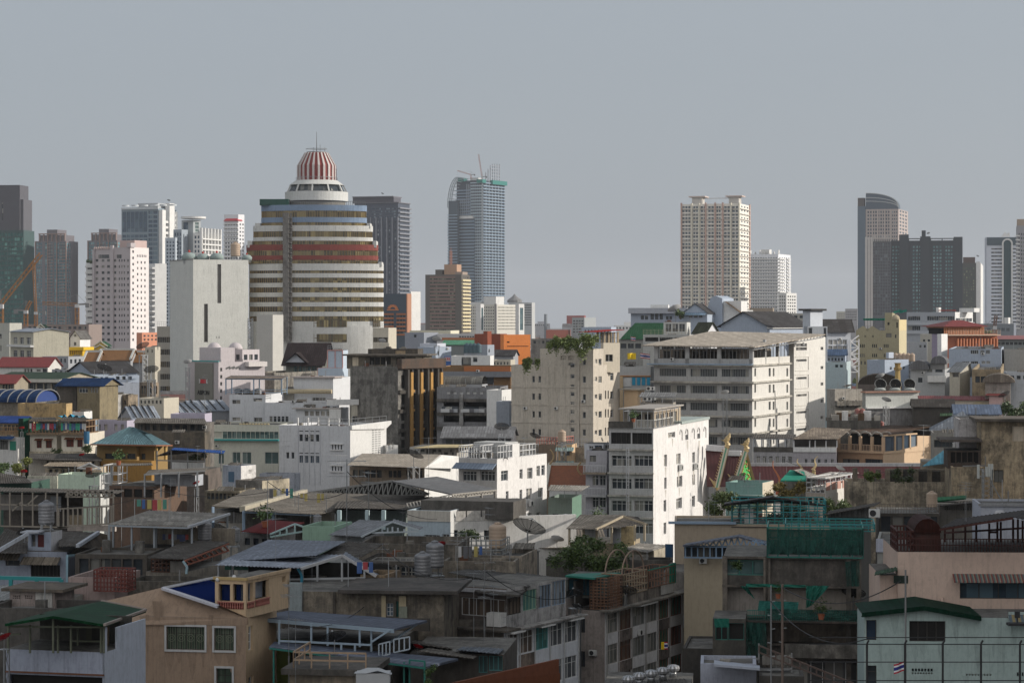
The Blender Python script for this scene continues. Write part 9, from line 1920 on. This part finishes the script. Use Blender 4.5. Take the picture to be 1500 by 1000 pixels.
for px,y,d,s_,kd,lb_ in((560,506,640,1.0,'white','tiny pale dish on roof behind black concrete block'),(1290,560,480,1.0,'white','pale dish on white walled house roof'),(1298,595,420,.9,'white','pale dish above rubble strewn roof'),(640,506,560,1.2,'white','pale dish on low white roof'),(150,572,450,.8,'red','tiny red dish before blue roofs'),(32,632,366,.7,'red','small red dish by green sheet shed'),(120,662,350,.7,'red','small red dish under brown shuttered window'),(35,697,330,.8,'red','red dish near yellow green bushy tree'),(210,520,540,1.6,'mesh','black dish on orange tiled roofs'),(152,549,470,1.6,'mesh','large black dish on grey hall roof'),(222,556,468,1.5,'mesh','tilted black dish beside brown verandah house'),(1035,520,520,1.0,'white','pale dish by gabled dormer house'),(1062,583,425,.8,'white','small pale dish on school ledge'),(1395,602,410,1.0,'red','small red dish before grey hipped roof'),(1472,590,405,1.1,'mesh','large black dish at right before dark tree'),(585,560,500,1.0,'white','pale dish beside cream penthouse panel'),(735,640,400,1.3,'mesh','black dish on grey shed roof'),(275,538,540,1.0,'white','pale dish left of pale pink building')):dish(px,y,d,lb_,s_,kd)
for i,(x,y0,y1,h_)in enumerate(((88,-40,60,80),(90,62,157,78),(92,159,246,84))):  # towers added out of view only to cast shade over the near roofs
    b=B('apartment_tower',('added beige shade-casting tower nearest the viewer, unseen beyond right edge','added grey shade-casting tower second along, unseen beyond right edge','added pale shade-casting tower farthest along, unseen beyond right edge')[i],'tower',0,750+x/max(1,y0 if y0>0 else 1)*F,0,max(1,y0 if y0>0 else 1),0,0,w=(beige,greyw,concl)[i],L=.1+1,W=y1-y0,zt=h_,par=.8)
    b.C=Vector((x,y0,0));b.root.location=b.C;b.L=1
    b.L=18;b.root.location=(x+18,y0,0);b.end()
    mb=MB()
    for k in range(int(h_/3.2)-1):
        mb.box(-18.9,-18,1,y1-y0-1,3+k*3.2,3.2+k*3.2);mb.box(-17,0,-.9,0,3+k*3.2,3.2+k*3.2)
        for j in range(int((y1-y0)/4)-1):mb.box(-18.06,-18,2+j*4,4.6+j*4,3.6+k*3.2,5.2+k*3.2,1)
        for j in range(4):mb.box(-16+j*4,-13.6+j*4,-.06,0,3.6+k*3.2,5.2+k*3.2,1)
    b.part('balconies',mb,[W_,DG])
bpy.context.view_layer.update();DGR=bpy.context.evaluated_depsgraph_get()
def ground(x,y):
    h,p,n,*_=scn.ray_cast(DGR,Vector((x,y,60)),Vector((0,0,-1)));return p.z if h and p.z>3 else None
rnd=random.Random(77);LB=('bare rusty aerial on the near roofs','small leafy pot plant on a near weathered roof')
for i in range(110):
    d=rnd.uniform(165,330);x=rnd.uniform(-.205,.205)*d;z=ground(x,d)
    if z is None or z>26:continue
    px=750+F*x/d;y=HY+(H-z)*F/d
    if i<44:antenna(px,y,d,LB[0],rnd.uniform(2.2,4.6),group='thin aerials over the near roofs')
    elif i<74:pot(px,y,d,LB[1],rnd.uniform(1.2,2.0),'pot plants on the near roofs')
for i,(x0,y0,d0,x1,y1,d1)in enumerate(((392,705,226,508,720,206),(508,690,206,640,760,236),(178,700,262,392,720,226),(560,800,195,694,845,178),(710,835,180,845,870,190),(1129,880,150,1270,935,126),(1146,860,150,1320,850,128),(60,735,243,250,712,240),(433,915,146,560,860,190),(1152,675,318,1300,690,300))):
    r=link('cable',None,None,tuple(pt(x0,y0,d0)));tag(r,'slack black cable strung over the near roofs','cable','cables over the roofs');A=Vector();C=pt(x1,y1,d1)-pt(x0,y0,d0);mb=MB();n=14;P_=[A.lerp(C,t/n)-Vector((0,0,4*1.1*(t/n)*(1-t/n)))for t in range(n+1)]
    for p,q in zip(P_[:-1],P_[1:]):mb.bar(p,q,.022)
    mobj('wire',mb,blackm,r)
for px,y in((300,628),(318,655),(604,690),(655,512),(1230,498),(1175,505),(700,545),(985,528),(1290,512),(1352,548),(855,590),(815,600),(1212,690),(1120,690),(452,640),(1440,520),(1400,655),(1030,825),(870,960),(215,645),(260,650),(430,590),(770,600),(935,930),(100,545),(1235,585)):
    v=(pt(px,y,100)-Vector((0,0,H))).normalized();h,p,n,_,ob,_m=scn.ray_cast(DGR,Vector((0,0,H)),v)
    if h and abs(n.z)<.3 and p.y<800 and n.dot(v)<0:
        m_=(math.atan2(n.y,n.x)+math.pi/2);p=p+n*.22;place('ac',mk_ac,p,m_,.8,'small outdoor cooling unit fixed on a house wall','air conditioner','wall cooling units')
CL=[plain(c,.8)for c in((.5,.5,.5),(.35,.06,.07),(.06,.12,.3),(.4,.33,.12),(.08,.25,.2),(.12,.12,.13))];k=0
for i in range(60):
    d=rnd.uniform(170,300);x=rnd.uniform(-.2,.2)*d;z=ground(x,d);z2=ground(x+3,d)
    if z is None or z2 is None or abs(z-z2)>.15 or z>24:continue
    k+=1
    if k>12:break
    r=link('clothes_line',None,None,(x,d,z));tag(r,'clothes line hung with washing on a near roof','clothes line','clothes lines on the near roofs')
    mb=MB();mb.bar((0,0,0),(0,0,1.9),.03);mb.bar((3,0,z2-z),(3,0,z2-z+1.9),.03);mb.bar((0,0,1.85),(3,0,1.85),.012);mobj('frame',mb,steel,r)
    for j in range(6):
        if rnd.random()<.8:mb=MB();a_=.2+j*.45;h=rnd.uniform(.5,1.1);w_=rnd.uniform(.25,.4);mb.q([(a_,-.02,1.84-h),(a_+w_,.03,1.84-h),(a_+w_,0,1.84),(a_,0,1.84)]);mb.q([(a_,0,1.86-h),(a_,.02,1.84),(a_+w_,.02,1.84),(a_+w_,.05,1.86-h)]);mobj('cloth',mb,rnd.choice(CL),r)
bpy.context.view_layer.update();KS=('water_tank','satellite_dish','tv_antenna')
for o in[o for o in ALL if o.parent is None and o.name.split('.')[0]in KS and o.location.y<640]:
    x,y,z=o.location;q=z+(2.2 if 'group' in o and 'water' in o['group']else 1.5);zz=None
    for _ in range(150):
        h,p,n,i_,ob,_m=scn.ray_cast(DGR,Vector((x,y,q)),Vector((0,0,-1)))
        if not h:break
        r=ob
        while r.parent:r=r.parent
        if r.name.split('.')[0]in KS or ob.name=='haze':q=p.z-.02;continue
        zz=p.z;break
    if zz is None:zz=0
    if z-zz<3:o.location.z=zz
    elif 'dish' in o.name and y<260 and(lambda v:[t for t in[scn.ray_cast(DGR,o.location+v*.6,v,distance=14)]if t[0]])((o.location-Vector((0,0,H))).normalized()):
        v=(o.location-Vector((0,0,H))).normalized();t=scn.ray_cast(DGR,o.location+v*.6,v,distance=14);o.location=t[1]-v*.3
    elif 'antenna' in o.name:
        mb=MB();mb.bar((0,0,0),(0,0,(zz-z)/o.scale[0]),.04);mobj('lower_mast',mb,steel,o)
    elif z-zz<32:
        mb=MB();s_=o.scale[0]
        for a_,c_ in((-.4,-.4),(.4,-.4),(.4,.4),(-.4,.4)):mb.bar((a_,c_,0),(a_,c_,(zz-z)/s_),.05)
        for t in range(int((z-zz)/1.2)):mb.bar((-.4,-.4,-t*1.2/s_),(.4,-.4,-(t+1)*1.2/s_),.03);mb.bar((.4,-.4,-t*1.2/s_),(.4,.4,-(t+1)*1.2/s_),.03)
        mb.box(-.5,.5,-.5,.5,-.06,0);mobj('support_frame',mb,steel,o)
mb=MB();mb.q([(-9000,-2000,0),(9000,-2000,0),(9000,12000,0),(-9000,12000,0)])
o=mobj('ground',mb,wall((.06,.058,.055),.5));o['kind']='structure'
HZ=bpy.data.materials.new('haze');HZ.use_nodes=True;nt=HZ.node_tree;nt.nodes.remove(nt.nodes['Principled BSDF'])
pv=nt.nodes.new('ShaderNodeVolumePrincipled');pv.inputs['Color'].default_value=(.86,.88,.93,1);pv.inputs['Density'].default_value=0.55e-4;pv.inputs['Anisotropy'].default_value=.2
nt.links.new(pv.outputs[0],nt.nodes['Material Output'].inputs['Volume'])
mb=MB();mb.box(-9500,9500,-2500,12500,-1,270)
o=mobj('haze',mb,HZ);o['kind']='stuff';o['label']='pale grey blue haze over the whole city';o['category']='haze'
w=bpy.data.worlds.new('World');scn.world=w;w.use_nodes=True;nt=w.node_tree
SUN_EL,SUN_TH=21.,1.
sky=nt.nodes.new('ShaderNodeTexSky');sky.sky_type='NISHITA';sky.sun_disc=False
sky.sun_elevation=R(SUN_EL);sky.sun_rotation=R(90-SUN_TH);sky.dust_density=2.5;sky.air_density=1.0;sky.ozone_density=1.2
bg=nt.nodes['Background'];hs=nt.nodes.new('ShaderNodeHueSaturation');hs.inputs['Saturation'].default_value=.35
nt.links.new(sky.outputs[0],hs.inputs['Color'])
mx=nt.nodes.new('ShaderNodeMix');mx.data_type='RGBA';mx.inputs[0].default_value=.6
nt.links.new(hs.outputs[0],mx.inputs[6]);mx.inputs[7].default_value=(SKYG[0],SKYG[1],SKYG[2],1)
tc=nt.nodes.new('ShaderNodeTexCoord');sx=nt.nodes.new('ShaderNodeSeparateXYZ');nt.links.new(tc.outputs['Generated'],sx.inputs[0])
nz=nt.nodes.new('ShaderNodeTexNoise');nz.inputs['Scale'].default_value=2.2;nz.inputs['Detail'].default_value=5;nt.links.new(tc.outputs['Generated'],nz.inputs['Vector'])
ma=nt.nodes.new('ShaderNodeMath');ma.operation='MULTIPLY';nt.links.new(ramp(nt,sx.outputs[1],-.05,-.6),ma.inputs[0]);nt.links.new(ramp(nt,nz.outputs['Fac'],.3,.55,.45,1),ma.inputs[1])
m2=nt.nodes.new('ShaderNodeMix');m2.data_type='RGBA';nt.links.new(ma.outputs[0],m2.inputs[0]);nt.links.new(mx.outputs[2],m2.inputs[6]);m2.inputs[7].default_value=(9.6,9.6,9.6,1)  # bright sky bank added behind the camera to lift shaded near walls
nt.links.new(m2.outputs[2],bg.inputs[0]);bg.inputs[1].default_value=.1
sd=bpy.data.lights.new('sun','SUN');sd.energy=4.3;sd.angle=R(.5);sd.color=(1,.93,.83)
so=bpy.data.objects.new('sun',sd);COL.objects.link(so)
t=R(SUN_TH);e=R(SUN_EL);dv=Vector((math.cos(t)*math.cos(e),math.sin(t)*math.cos(e),math.sin(e)))
so.rotation_euler=dv.to_track_quat('Z','Y').to_euler()
cd=bpy.data.cameras.new('camera');cd.lens=36*F/1500;cd.sensor_width=36;cd.shift_y=-30/1500;cd.clip_end=20000;cd.clip_start=1
co=bpy.data.objects.new('camera',cd);COL.objects.link(co);co.location=(0,0,H);co.rotation_euler=(R(90),0,0);scn.camera=co
vs=scn.view_settings;vs.view_transform='Standard';vs.look='None';vs.gamma=1;vs.exposure=0
scn.cycles.max_bounces=6;scn.cycles.volume_bounces=1;scn.cycles.transparent_max_bounces=12
ORD=['leftmost','second from left','third from left','fourth from left','fifth from left','sixth from left','seventh from left','eighth from left','ninth from left','tenth from left','eleventh from left','twelfth from left']
bpy.context.view_layer.update()
d_={}
for o in ALL:
    if o.parent is None and 'label' in o and o.get('kind')is None:d_.setdefault(o['label'],[]).append(o)
for lab,os_ in d_.items():
    if len(os_)<2:continue
    os_.sort(key=lambda o:o.location.x/max(1,o.location.y))
    for i,o in enumerate(os_):
        if len(os_)==2:w_=('left one of two','right one of two')[i]
        elif i==len(os_)-1:w_='rightmost of %d' % len(os_)
        else:w_=ORD[i]if i<12 else '%dth from left' %(i+1)
        o['label']=lab+', '+w_
